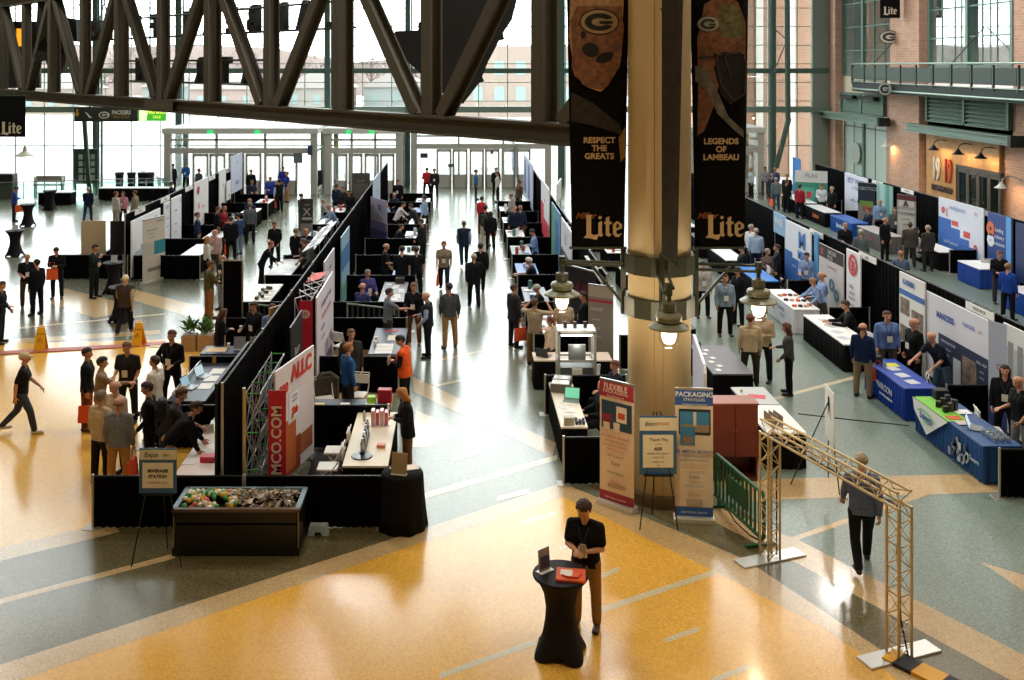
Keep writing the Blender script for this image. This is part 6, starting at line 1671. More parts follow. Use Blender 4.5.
bd(11.8, 1004, 1060, .1, 2.42, 'white display wall with a drawn machine part at the picture edge', -1, c='dcdcdc', blocks=[(.05, .45, .45, .8, 'b4b6b8'), (.1, .2, .4, .85, '8a8c90'), (.28, .38, .4, .85, '8a8c90')], writing=[('Guided Rail', .12, '6a6c70', .3, .3), ('Flow Systems', .12, '6a6c70', .3, .2)])
# along the brick wall
bd(19.9, 793, 800.5, .3, 2.5, 'bright blue roll-up banner at the far end of the brick wall row', -1, c='3f8fe0', blocks=[(0, 1, .3, .5, '7ab8f0')])
rollup((18.2, 54.3), (19.7, 53.6), 2.3, 'white and green display block with red spot in the far corner booth', [(0, 1, 'e9ecec', 0, 1), (0, .72, '3f9a84', 0, 1), (.2, .6, '5fb8a0', .1, .6), (.35, .5, 'd0404a', .35, .5)], [('PLAS', .3, '8a9a98', .5, .88)], base=False, name='graphic_display')
bd(19.9, 845, 868, .3, 2.45, 'pale lavender board with fine lines of writing on the wall drape', -1, c='dfe2f2', writing=[('BEST WAYS', .4, '6a70a0', .5, .85), ('to label', .3, '8a90b8', .5, .7), ('~+~+~', .5, '5a6070', .5, .4)])
rollup((XA(858, 48.2), 48.2), (XA(875, 47.6), 47.6), 2.35, 'dark poster with colourful produce picture on the wall drape', [(0, 1, '8d8a86', 0, 1), (.55, 1, '22303c', 0, 1), (.5, .62, '7a9a4a', .1, .9), (.4, .5, 'b85a3a', .3, .8)], [('ROBOTICS', .22, 'b9c4cc', .5, .88)])
bd(19.9, 877, 893, .3, 2.4, 'teal photographic banner behind the light blue shirt', -1, c='7fb0a8', blocks=[(.2, .5, .0, 1, 'a8ccc4'), (.6, .8, .2, 1, '5a9088')])
rollup((XA(897, 43.4), 43.4), (XA(916, 42.6), 42.6), 2.4, 'grey roll-up with arched dark red crest and lines of text', [(0, 1, '9c9a98', 0, 1), (.9, 1, '5a2028', 0, 1), (.78, .9, 'c4c2be', .1, .9), (.1, .72, 'b9b7b3', .08, .92)], [('A', .3, '4a3038', .5, .84, dict(offset=.02)), ('OUR PEOPLE', .14, '4a4a50', .5, .66), ('our way', .12, '6a6a70', .5, .56), ('quality', .12, '6a6a70', .5, .46), ('service', .12, '6a6a70', .5, .36)])
bd(19.85, 939, 984, .55, 2.55, 'big white and blue stepped board with small red shapes', -1, c='dfe4f2', blocks=[(0, .3, 0, .60, '2f66b8'), (.3, .5, 0, .45, '2f66b8'), (.5, .7, 0, .30, '2f66b8'), (.7, .88, 0, .18, '2f66b8'), (.32, .46, .5, .6, 'd0504a'), (.58, .72, .34, .46, 'd0504a'), (.18, .22, .64, .82, 'd0a0a0')], writing=[('mediplastics', .26, '7a80b8', .45, .85), ('O', .3, 'd0504a', .12, .75, dict(offset=.03)), ('O', .25, 'd0504a', .84, .2, dict(offset=.03)), ('and Provisions', .2, 'c9d6ee', .3, .14), ('3D', .2, 'd06a70', .85, .85)])
bd(19.85, 988, 1013, .4, 2.5, 'deep blue banner with orange ball and wavy light edge', -1, c='22428a', blocks=[(.75, .95, 0, 1, '5f9ee0'), (.95, 1, 0, 1, '14203c')], writing=[('O', .55, 'd86a3a', .15, .7, dict(offset=.08)), ('O', .45, 'dfe6f2', .15, .5, dict(offset=.08)), ('leading', .2, 'dfe6f2', .5, .72), ('industry', .2, 'dfe6f2', .5, .6), ('solutions', .2, 'dfe6f2', .5, .48)])
bd(19.85, 1016, 1060, .3, 2.4, 'dark blue banner at the picture edge by the brick wall', -1, c='1c2f60')
# small booth name signs along the drape tops
NAMES = ['FOOD PACK', 'MSA', 'NETPLUS', 'PLUG', 'ROVEMA', 'MARCON', 'HANDI', 'BAMBULK', 'FIELDS', 'NORD', 'ICON', 'KEYS', 'CARTON', 'LABEL']
n_ = 0
for (x, ys_, sgn, z, where) in ((11.97, (22.9, 29.2, 33.4), -1, 2.3, 'drape behind the blue cloth row'), (20.02, (38.2, 41.0, 44.6, 47.8, 51.0), -1, 2.3, 'drape before the brick wall'), (-12.42, (38.6, 41.9, 45.6, 49.8, 53.5), 1, 2.3, 'left concourse drape'), (3.82, (27.8, 34.6), -1, 2.3, 'drape beside the column banner')):
    for k, y in enumerate(ys_):
        booth_sign(x + (-.07 if sgn < 0 else .07), y, z - .02, R(-90) if sgn < 0 else R(90), 'white booth name sign, %s along the %s' % (ORD[k], where), NAMES[n_ % 14], 1.25); n_ += 1
# ------------------------------------------------------------------ machine frame near the column, monitors and goods
fr = thing('equipment_display', 'aluminium display frame with lit top between the counters left of the column', 'display', (2.72, 23.5, 0))
m = MB()
for sx in (-.42, .42):
    for sy in (-.25, .25): m.box(sx - .03, sx + .03, sy - .03, sy + .03, 0, 1.8)
for z in (.5, 1.1, 1.74): m.box(-.42, .42, -.28, -.22, z, z + .05).box(-.42, .42, .22, .28, z, z + .05).box(-.45, -.39, -.25, .25, z, z + .05).box(.39, .45, -.25, .25, z, z + .05)
m.build('frame', mat('c4c6c2', .3, .5), fr)
MB().box(-.44, .44, -.28, .28, 1.8, 1.83).build('top_tray', mat('f0f2ee', .3), fr)
MB().box(-.36, .36, -.2, .2, 1.68, 1.72).build('light_tube', mat('fff4e0', emit=4), fr)
MB().box(-.38, .38, -.2, .2, .52, .95).box(-.2, .2, -.27, -.22, 1.15, 1.5).build('mechanism', mat('6d6f70', .4, .3), fr)
MB().box(-.12, .12, -.3, -.28, .75, .95).build('instruction_card', mat('e6e8dc', .5), fr)
light('lamp_light', 'POINT', (2.72, 23.2, 1.5), 15, (1, .95, .85), .2)
for k, (dx, c_) in enumerate(((-.25, '3a3f42'), (-.02, '4a4f52'), (.22, '2e3234'))):
    box_item('gadget', 'small grey gadget standing on top of the aluminium display frame', 'gadget', 2.72 + dx, 23.5, 1.83, .08, .08, .14, c_, 0, 'gadgets on the display frame')
sc_ = thing('metal_case', 'silver ribbed metal case on the white counter left of the magenta banner', 'case', (2.28, 22.45, .741), R(-12))
MB().rbox(-.2, .2, -.32, .32, .0, .2, .02).build('case_body', mat('a9a8a2', .3, .6), sc_)
MB().box(-.21, .21, -.34, -.3, .02, .19).box(-.21, .21, -.02, .02, .0, .21).box(-.21, .21, .3, .34, .02, .19).build('ribs', mat('6d6a64', .4, .5), sc_)
laptop(2.4, 21.6, .741, R(-15), 'open laptop with green screen on the white counter left of the magenta banner', '6fc4a0')
for k in range(4):
    leaflet(2.2 + .1 * (k % 2), 20.75 + .25 * k, .741, 'white leaflet on the counter with the silver case', 'leaflets on the silver case counter', rz=.2 * k)
box_item('carton', 'small clear box of samples on the near end of the silver case counter', 'box', 2.2, 20.2, .741, .2, .16, .16, 'b9b0a0')
for k in range(7):
    box_item('sample_box', 'dark blue small sample box at the near end of the silver case counter', 'sample', 2.36 + .07 * (k % 3), 20.2 + .1 * (k // 3), .741, .05, .06, .07 + .02 * (k % 2), '26304e', 0, 'blue sample boxes')
laptop(2.1, 24.95, .741, R(150), 'black monitor open on the counter across from the boy in plaid', '40484c')
for k in range(3): leaflet(2.5 + .3 * k, 24.95, .741, 'white leaflet on the counter under the grey leaning banner', 'leaflets under the grey banner', rz=.1 * k)
# cream counter goods
bd_ = thing('bottle_display', 'black stepped stand with steel bottles in the middle of the cream counter', 'display', (-1.82, 19.1, .741))
MB().lathe([(.2, .001), (.19, .02), (.06, .03)], (0, -.55, 0), 20).box(-.05, .05, -.5, .55, .001, .05).build('stand', mat('1a1c22', .3), bd_)
for k in range(7):
    MB().lathe([(.04, .05), (.045, .2), (.02, .26), (.02, .3), (0, .3)], (0, -.45 + k * .17, 0), 10).build('steel_bottle', mat(['b9c0c8', '2c3440', 'd0d4d6', '3a6a90'][k % 4], .2, .7), bd_)
box_item('gift_box', 'small box with pink and green sweets on the cream counter', 'box', -1.5, 19.0, .741, .16, .14, .06, 'd98a70')
cr_ = thing('card_rack', 'clear and red card rack standing on the cream counter', 'rack', (-1.62, 20.2, .741))
for k in range(4): MB().rbox(-.17 + k * .09, -.1 + k * .09, -.1, .1, .001, .3 - .03 * (k % 2), .006).build('card', mat('c85a58' if k % 2 else 'd8a8a0', .3), cr_)
MB().rbox(-.2, .22, -.12, .12, 0, .01, .002).build('rack_base', mat('d0d4d4', .2), cr_)
bottle(-1.95, 20.4, .741, 'small silver tap figure at the far end of the cream counter', 'b9bcc0', .2)
# black counter goods (T2)
for k, c_ in enumerate(('e0c878', '2a4f68', 'e8e6e0', '2a4f68', 'e8e6e0')):
    leaflet(-3.0 + .27 * k, 21.35, .741, '%s brochure on the black-topped counter' % ['yellow', 'teal', 'white', 'teal', 'white'][k] if k in (0,) else '%s brochure on the black-topped counter behind the cream one' % ['', 'teal', 'white', 'teal', 'white'][k], 'teal brochures on black counter' if k in (1, 3) else ('white brochures on black counter' if k in (2, 4) else None), c_, .2, .26)
box_item('red_folder_stack', 'stack of deep red folders at the aisle end of the black-topped counter', 'folders', -1.62, 21.55, .741, .3, .2, .28, 'a81c30')
box_item('safety_roll', 'neon green roll on the black-topped counter beside the red folders', 'roll', -1.9, 21.5, .741, .18, .16, .14, '9ad03a')
# T3
for k in range(6): leaflet(-2.05 + .22 * (k % 2), 25.3 + .3 * (k // 2), .741, 'white brochure in rows on the grey counter by the handshake group', 'brochures on the grey counter', rz=.05)
leaflet(-1.72, 26.6, .741, 'large cream sheet in the middle of the grey counter', None, 'e9e2d0', .4, .5)
leaflet(-1.85, 27.3, .741, 'red and white flyer at the far end of the grey counter', None, 'c8404a', .36, .18, .3)
for k in range(2): cup(-2.2, 25.9 + .4 * k, .741, 'small white cup at the edge of the grey counter', group='cups on the grey counter')
# T4
rr = random.Random(5)
for k in range(9): leaflet(-2.35 + rr.uniform(0, .5), 31 + .26 * k, .741, 'sample sheet spread on the counter by the two seated men', 'sample sheets by the seated men', ['e9e6e2', 'd8c8c0', 'c9d2dc', 'b86a6a'][k % 4] if False else 'e3dfdb', .2, .22, rr.uniform(-.3, .3))
box_item('basket', 'dark small basket at the far end of the counter by the seated men', 'basket', -2.0, 33.3, .741, .3, .22, .18, '2e2620')
# T5 registration table
for k in range(5): leaflet(-4.95 + .22 * (k % 2), 18.3 + .5 * k, .741, 'white form lying on the registration table', 'forms on the registration table', rz=.15 * (k % 3))
box_item('red_ribbon_pile', 'bright pink-red ribbon pile on the registration table', 'ribbon', -4.62, 18.35, .741, .26, .2, .1, 'd8304a')
cup(-4.45, 20.55, .741, 'white paper cup with dark lid at the far end of the registration table')
holder(-4.95, 19.7, .741, 'small tilted card holder on the registration table', R(20), 'b9b4b0', .16, .2)
text('SUPPLIER', .16, mat('1a1416'), (-4.7, 17.66, .748), T5, rx=0, offset=.006) if False else None
# T6
laptop(-5.95, 23.3, .741, R(70), 'open grey laptop with pale papers on the long dark counter', 'b9d2dc')
laptop(-6.05, 22.5, .741, R(75), 'second open laptop nearer the visitors on the long dark counter', '8fb0c0')
for k in range(3): leaflet(-5.75, 22.6 + .55 * k, .741, 'white paper sheet on the long dark counter', 'papers on the long dark counter', w_=.3, d_=.4)
for k, (x, y) in enumerate(((-6.2, 21.95), (-6.0, 24.4), (-6.15, 22.2))): box_item('yellow_toy', 'small yellow figurine on the long dark counter', 'figurine', x, y, .741, .09, .09, .14, 'd8a030', .3 * k, 'yellow figurines')
m = MB(); m.bar((-6.3, 21.9, .78), (-6.3, 24.3, .78), .02, .10); item('glass_guard', 'slim glass guard strip along the edge of the long dark counter', 'guard', (0, 0, 0), m, mat('c9d2da', .1))
# T7
for k in range(2): holder(-5.62 + .4 * k, 25.5, .741, 'grey upright plaque on the dark blue counter', 0, '8f8f93', .32, .3, 'grey plaques')
leaflet(-6.2, 25.5, .741, 'large cream sheet at the outer end of the dark blue counter', None, 'd9b98a', .5, .4)
cup(-5.95, 25.7, .741, 'white paper cup beside the grey plaques')
for k in range(3): leaflet(-5.0 + .22 * k, 25.5, .741, 'small pale card on the inner end of the dark blue counter', 'cards on the dark blue counter', w_=.15, d_=.2)
# T8
for k in range(6): box_item('machine_part', 'small dark machine part laid out on the white counter behind the tall side drape', 'machine part', -6.3 + .12 * (k % 2), 31.0 + .28 * k, .741, .1, .2, .09, '4a4c38', .2 * k, 'machine parts on the white counter')
for k in range(3): leaflet(-6.0, 31.1 + .5 * k, .741, 'pale tray on the white counter with machine parts', 'trays with machine parts', 'd9d2c0', .18, .3)
for k in range(10): leaflet(-6.45 + .5 * rr.random(), 34.8 + .28 * k, .741, 'loose paper on the paper-strewn counter', 'papers on the strewn counter', 'f2f4f6', .2, .26, rr.uniform(-.4, .4))
# blue cloth row goods
for k in range(6):
    box_item('black_gadget', 'black and grey gadget on the green runner of the blue counter', 'gadget', 10.15 + .12 * (k % 3), 20.9 + .16 * (k // 3) + .05 * k, .75, .1, .1, .12 + .05 * (k % 3), ['17181a', '3a2c28', '22252a'][k % 3], .3 * k, 'gadgets on the green runner')
box_item('black_box', 'black printed box at the far end of the green runner', 'box', 10.45, 21.75, .75, .3, .22, .2, '121214')
leaflet(10.5, 20.9, .75, 'white tray beside the gadgets on the blue counter', None, 'eef0f2', .3, .26)
leaflet(10.15, 20.55, .75, 'orange and black magazine on the green-blue edge of the counter', None, 'c85a28', .3, .22)
leaflet(10.2, 20.25, .75, 'pale magazine with photo beside the orange one', None, 'c8b8b8', .3, .22)
laptop(10.3, 19.95, .75, R(60), 'open laptop with white screen among jars on the blue counter', 'cfe4ea')
for k in range(12):
    item('glass_jar', 'small clear glass jar clustered on the blue counter', 'jar', (10.3 + .13 * (k % 3) , 19.25 + .14 * (k // 3), .742), MB().lathe([(.04, 0), (.045, .06), (.035, .09), (.035, .1), (0, .1)], n=12), mat('b9c4cc', .08, .6), 0, 'glass jars on the blue counter')
for k in range(3): leaflet(10.35, 22.9 + .5 * k, .741, 'brochure stack on the royal blue counter', 'brochures on the royal blue counter', 'c9ccd2', .26, .3, .2)
bottle(10.15, 23.9, .741, 'clear water bottle on the royal blue counter')
box_item('camera_body', 'black round machine unit at the far end of the royal blue counter', 'machine', 10.15, 24.35, .741, .2, .2, .18, '15161a')
leaflet(10.45, 24.2, .741, 'yellow sheet on the royal blue counter', None, 'd9d04a', .3, .3)
for k in range(4): leaflet(10.2 + .05 * k, 26.6 + .6 * k, .741, 'dark and white paper lying on the long white counter', 'papers on the long white counter', ['d8d9dc', 'b9bcc2'][k % 2] if False else 'c4c7cc', .24, .3, .4)
rr = random.Random(8)
for k in range(12):
    c_ = 'e0603a' if k % 3 == 0 else ('26262a' if k % 3 == 1 else 'd0a884')
    n = {'e0603a': 'orange', '26262a': 'black', 'd0a884': 'tan'}[c_]
    box_item('plug_sample', '%s small plug sample on the white-clothed counter' % n, 'sample', 10.05 + .17 * (k % 4), 30.0 + .7 * (k // 4) + rr.uniform(0, .2), .741, .1, .12, .06, c_, rr.uniform(0, 2), n + ' plug samples')
for k in range(6): leaflet(6.15 + .11 * (k % 2), 23.8 + .33 * k, .741, 'small white card in the row on the grey-topped counter', 'cards on the grey-topped counter', w_=.12, d_=.16, rz=.3)
box_item('phone_stand', 'small dark upright phone stand on the grey-topped counter', 'stand', 6.1, 25.5, .741, .05, .16, .2, '17181c')
leaflet(6.5, 21.9, .741, 'bright red folder on the grey-topped counter by the cabinet', None, 'e04a5a', .36, .24, -.3)
item('tennis_ball', 'small yellow ball on the grey-topped counter by the cabinet', 'ball', (6.25, 22.2, .775), MB().ball((0, 0, 0), .033, 12), mat('d9d06a', .7))
fd = thing('menu_folder', 'opened tan folder standing on the white counter by the cabinet', 'folder', (6.35, 20.2, .741), R(10))
for k in range(3): MB().bar((-.12 + .1 * k, -.2, .001), (-.12 + .1 * k, .2, .001), .012, .22, up=(0, 0, 1)).build('leaf', mat('9a8468', .6), fd)
for o in fd.children: o.location.z = .115
fb = thing('easel_sign', 'white board on a black easel seen edge-on beside the white counter', 'sign', (7.0, 19.0, 0), R(84))
MB().box(-.32, .32, -.03, -.015, .85, 1.85).build('board', mat('dfe2e0', .5), fb); MB().tube([(-.4, -.1, 0), (0, 0, 1.7)], .012).tube([(.4, -.1, 0), (0, 0, 1.7)], .012).tube([(0, .7, 0), (0, 0, 1.6)], .012).build('easel_frame', mat('1a1a1a'), fb)
# chairs
for (x, y, rz, l) in ((-3.05, 22.6, 20, 'white folding chair with a jacket over it behind the black-topped counter'), (-2.35, 22.9, -10, 'white folding chair beside the blue-sweatered man'), (-3.15, 26.9, 150, 'white folding chair in the booth with the grey-topped counter'),
                      (-4.85, 21.3, 90, 'white folding chair at the registration table, behind the leaning men'), (-5.15, 23.6, 80, 'white folding chair with a coat behind the long dark counter'), (11.0, 22.9, 60, 'white folding chair before the wide navy display wall'),
                      (11.0, 20.7, 75, 'cream folding chair by the woman with dark hair'), (19.35, 37.9 - .9, 180, 'white folding chair alone by the big blue and white board'), (11.2, 26.6, 100, 'white folding chair behind the suited man writing'), (3.05, 24.0, 200, 'cream folding chair behind the bald seated man'),
                      (-2.45, 19.6, -90, 'white folding chair tucked at the inner edge of the cream counter'), (-2.48, 18.8, -90, 'second white folding chair at the inner edge of the cream counter'), (11.2, 35.4, 90, 'white folding chair behind the bright blue counter'), (3.0, 31.6, -90, 'white folding chair beyond the aisle behind the blue-shirted man')):
    folding_chair(x, y, R(rz), l)
jk = item('jacket', 'dark grey jacket draped over the folding chair behind the black-topped counter', 'jacket', (-3.07, 22.9, .55), MB().tube([(-.26, 0, -.25), (-.25, 0, .25), (-.1, .03, .36), (.1, .03, .36), (.25, 0, .25), (.26, 0, -.25)], [.05, .07, .06, .06, .07, .05], 8).rbox(-.24, .24, -.05, .05, -.3, .33, .03), mat('4a4238', .9, noise=.3, scale=12), R(20))
# planters
LEAFM = [mat('4f7a3a', .7), mat('6d9a4a', .7), mat('3c6030', .7)]
for i, (px, c_, l) in enumerate(((190, 'a48460', 'leafy plant in a tan square planter, left of two'), (206, 'b08d66', 'leafy plant in a tan square planter beside the dark-haired woman'))):
    q = W(px, 350); pp = thing('potted_plant', l, 'plant', q)
    MB().rbox(-.2, .2, -.2, .2, 0, .45, .02).build('planter', mat(c_, .7), pp)
    m = MB(); rr = random.Random(i)
    for k in range(90):
        a = rr.uniform(0, 6.28); L = rr.uniform(.2, .42); e = rr.uniform(.2, 1.2)
        b0 = Vector((rr.uniform(-.12, .12), rr.uniform(-.12, .12), .45 + rr.uniform(0, .25))); d = Vector((math.cos(a) * math.cos(e), math.sin(a) * math.cos(e), math.sin(e))); s__ = d.cross(Vector((0, 0, 1))).normalized() * .035
        p1 = b0 + d * L * .5 + Vector((0, 0, .03)); p2 = b0 + d * L - Vector((0, 0, .05 * L))
        m.mi = k % 3; m.add([b0, p1 - s__, p2, p1 + s__], [(0, 1, 2, 3)])
    m.build('foliage', LEAFM, pp)
    MB().tube([(0, 0, .4), (.02, 0, .75)], .015, 6).build('stem', mat('5a4a30'), pp)
# green rails in the walkway strip between two booths
for (x0, x1, l) in ((-3.4, -1.7, 'dark green barrier rail between the low drapes beside the seated men'), (-6.3, -4.6, 'dark green barrier rail behind the man with the coffee cup')):
    b = thing('barrier', l, 'barrier', ((x0 + x1) / 2, 29.2, 0), R(-24)); w_ = (x1 - x0) / 2
    MB().tube([(-w_, 0, .02), (-w_, 0, .95), (w_, 0, .95), (w_, 0, .02)], .03, 8).build('frame', mat('8d9a8c', .5), b)
    for k in range(9): MB().box(-w_ + .15 + k * .18, -w_ + .2 + k * .18, -.015, .015, .12, .93).build('slat', mat('25382c'), b)
# ------------------------------------------------------------------ visitors and exhibitors
# px, head-top y, heading, label, pose, shirt, trousers, hair, extra
DK = '15161b'; NV = '1f2b47'; GR_ = '4b4d50'; KH = 'a88658'; JN = '2f3b52'; LB = '8fb0d8'; WH = 'e4e1da'
def pp(*a, **k): return head_person(*a, **k)
def hand_bag(t, J, label, hand=0, c='e8552a', drop=0):
    M_ = Matrix.Translation(t.location) @ Matrix.Rotation(t.rotation_euler.z, 4, 'Z')
    p = M_ @ (J['wr%d' % hand] + J['fd%d' % hand] * .1); p.z = max(.02, p.z - .56 - drop)
    tote(p.x, p.y, p.z, label, t.rotation_euler.z + R(90), c)
# group at the left, near the beverage sign
pp(22, 352, -75, 'man in tan cap and black polo striding along the picture edge', 'walk', top='17171a', legs='3a4150', hair='c9b48a', style='cap', sleeve='short', badge=False, shoes='d8d2c4')
t, J = pp(87, 349, -85, 'dark-haired man in black sweater holding an orange bag, facing the group', 'stand', top='101216', legs='6a4428', hair='17130f', badge=False, shoes='4a2a1a')
hand_bag(t, J, 'orange tote bag hanging from the hand of the man in black sweater')
pp(100, 358, -70, 'man in taupe shirt pointing with outstretched arm in the standing group', 'point', top='8c7460', legs='b08a58', hair='2c211a', badge=False)
pp(128, 342, 175, 'man in charcoal polo with white badge facing the pointing man', 'hold', top='2b2725', legs='1c2028', hair='6a4630', sleeve='short', h=1.02)
pp(156, 356, 75, 'man in white polo with dark hair, his back half turned, in the group', 'stand', top='e6ddd0', legs='191a1e', hair='3a2418', sleeve='short', badge=False)
pp(172, 331, 165, 'tall man in black quarter-zip sweater, one hand on his hip', 'hips', top='0e0f12', legs='0f1012', hair='5a3a28', h=1.05)
pp(117, 381, 150, 'balding older man in light shirt in the middle of the close group', 'hold', top='b9a68e', legs='3a3430', hair='9a7a5a', style='fringe', badge=False)
pp(101, 392, -25, 'man in cream sweater and dark trousers, his back to the camera', 'stand', top='c9b698', legs='1d1b1a', hair='7a6a58', badge=False)
t, J = pp(119, 398, -5, 'bald man in grey sweater and khaki trousers seen from behind', 'stand', top='7d8088', legs='b4854c', hair='8a5a40', style='fringe', badge=False)
hand_bag(t, J, 'orange tote bag in the hand of the bald man in grey sweater')
pp(150, 383, 95, 'man in black polo with badge looking at the grey sweatered man', 'hold', top='121317', legs='131417', hair='2c1e16', h=1.02)
t_reach, J_reach = pp(176, 394, -80, 'man with glasses and backpack bending over the registration table', 'reach', top='3a3638', legs='1c1c20', hair='4a2c1c', sleeve='short', badge=False)
t, J = pp(186, 411, -75, 'man in black sweater bent low writing at the registration table', 'lean', top='131214', legs='8a6438', hair='2a1a14', badge=False, fat=1.1)
bk = thing('backpack', 'black backpack on the shoulder of the man bending over the registration table', 'backpack', (Matrix.Translation(t_reach.location) @ Matrix.Rotation(t_reach.rotation_euler.z, 4, 'Z')) @ (J_reach['chest'] + J_reach['Rl'] @ V(0, -.2, .0)), R(-80))
MB().rbox(-.14, .14, -.09, .09, -.2, .2, .05).build('pack_body', mat('17181a', .8), bk); MB().rbox(-.1, .1, -.13, -.09, -.16, .04, .03).build('pocket', mat('202226', .8), bk)
# left concourse
t, J = pp(14, 187, -60, 'man in blue shirt holding a phone near the round tables at left', 'phone', top='34499a', legs='232b3d', hair='2a1c14', badge=False)
tote(t.location.x + .3, t.location.y - .1, .5, 'orange tote bag at the side of the man in blue shirt', R(30))
pp(88, 187, 10, 'balding man in navy jacket and jeans seen from behind, beside the low bar', 'walk', top='141c38', legs='27395a', hair='b09a84', badge=False)
pp(116, 192, -40, 'man in white jacket and grey trousers talking with the woman in pink', 'stand', top='dcd5cc', legs='b4afa6', hair='6a4a30', badge=False)
pp(123, 192, 170, 'woman in pink top with dark hair between two men', 'stand', top='c98a94', legs='15151a', hair='3a2318', style='long', h=.93)
pp(135, 191, 80, 'man in tan jacket beside the woman in pink', 'stand', top='8d7d68', legs='8a8478', hair='5a4028', badge=False)
pp(27, 254, -150, 'bald man in black polo with badge in the pair at the picture edge', 'hold', top='131316', legs='4a3426', hair='000000', style='bald', sleeve='short')
pp(37, 260, 60, 'dark-haired man in black seen from behind, paired with the bald man', 'stand', top='0f1014', legs='101116', hair='15110f', badge=False)
t, J = pp(57, 247, -170, 'man in black looking down, carrying a big orange bag', 'phone', top='121317', legs='1a1d26', hair='15120f', badge=False)
tote(t.location.x - .02, t.location.y - .36, .72, 'big orange tote bag tilted before the man in black', R(20), tall=.38)
pp(94, 245, -100, 'man in dark green shirt striding with hand at his chin', 'chin', top='18261f', legs='15181c', hair='1a1410', h=1.03)
pp(125, 275, 5, 'white-haired man in brown vest walking away past the wet floor sign', 'walk', top='a8957c', legs='14161c', hair='e0d0a8', badge=False, over='vest', overcol='3c3229', shoes='8a5a30')
tt = pp(0, 282, -90, 'person in black cut by the picture edge holding something orange', 'hold', top='141418', legs='1c1c22', badge=False)
pp(209, 262, -60, 'stout man in olive jacket and brown trousers, hand to his chin', 'chin', top='5a5230', legs='9a6636', hair='5a3018', badge=False, fat=1.1)
pp(223, 256, 140, 'bald man in black shirt and pale grey trousers with badge', 'stand', top='15171c', legs='8f93ae', hair='b08a6a', style='fringe')
pp(207, 237, -60, 'fair-haired woman in white top and black skirt-length trousers', 'stand', top='e4dcd8', legs='101014', hair='a8743c', style='long', h=.93, badge=False)
pp(215, 230, 160, 'bald man in pale pink shirt and olive trousers with lanyard', 'stand', top='c9a9a0', legs='5a5a48', hair='c08a70', style='fringe')
pp(202, 213, -80, 'man in dark blue shirt standing in the concourse booth', 'stand', top='1f2c48', legs='14161c', hair='3a2418', badge=False)
pp(212, 210, -70, 'man in black jacket and white shirt standing in the concourse booth', 'hold', top='0f1014', legs='101116', hair='5a3a24')
pp(224, 206, -110, 'man in dark red shirt bending over the booth table', 'hold', top='8c1f2c', legs='1c1c20', hair='a8784c', badge=False)
t, J = pp(231, 217, 10, 'man in black suit seen from behind before the booth table', 'stand', top='0e0f13', legs='0e0f13', hair='4a3222', badge=False, over='jacket', overcol='101116')
hand_bag(t, J, 'orange tote bag beside the black suited man at the concourse booth', 1)
pp(239, 214, 60, 'man in blue denim shirt and pale jeans at the concourse booth', 'hold', top='2a4670', legs='7f8ea6', hair='1a1410', badge=False, h=.97)
pp(250, 203, 20, 'grey-haired man in grey shirt seen from behind at the concourse booths', 'stand', top='5c6268', legs='1b202c', hair='6a6a6c', badge=False, h=1.04)
pp(244, 199, 170, 'red-faced man in navy shirt talking over the booth table', 'hold', top='232a4a', legs='16181e', hair='a87a5a', badge=False)
pp(173, 164, -30, 'man in dark suit near the double doors at left', 'stand', top='2a2a30', legs='17171b', hair='1c1612', badge=False)
pp(186, 163, 170, 'man in bright blue shirt facing us near the double doors', 'hold', top='2f6fc0', legs='14161d', hair='9a6a4c')
pp(199, 169, -30, 'man in grey-blue shirt near the double doors beyond the drape', 'stand', top='4a5668', legs='22252c', hair='8a5a48', badge=False)
pp(172, 182, -80, 'dark-haired visitor behind the left concourse drape', 'sit', top='17181e', legs='1a1a20', hair='1a120e', badge=False)
pp(251, 170, -170, 'man in black standing by the far wall booth', 'stand', top='101114', legs='111216', hair='4a2c1c', badge=False)
pp(252, 180, -150, 'person in dark suit seated before the man in black by the far booth', 'sit', top='2b3348', legs='17181e', hair='5a3a28', badge=False)
pp(270, 177, -160, 'man in royal blue shirt at the far concourse counter', 'hold', top='2a3f9a', legs='20242e', hair='a88458', badge=False)
t, J = pp(278.5, 180, 30, 'man in black vest over pale blue sleeves at the far concourse', 'stand', top='a8b8d4', legs='17191f', hair='15110f', badge=False, over='vest', overcol='16171d')
hand_bag(t, J, 'small orange tote bag carried by the man in black vest', 1)
pp(283, 167, -160, 'man in royal blue shirt, the farther of two by the doors', 'stand', top='2a3ca0', legs='a8895c', hair='3a2c22', badge=False)
pp(287, 172, 120, 'man in royal blue polo and khaki trousers near the doors', 'stand', top='2a3a98', legs='b08a5c', hair='8a6448', sleeve='short', badge=False)
pp(275, 222, 170, 'man in black shirt with orange chest bag standing in the bright aisle', 'hold', top='17161a', legs='15161b', hair='6a4a38', badge=False)
pp(301, 194, -60, 'man in dark cap and grey shirt behind the crossed-line banner', 'stand', top='3f4644', legs='6a6456', hair='26282c', style='cap', badge=False)
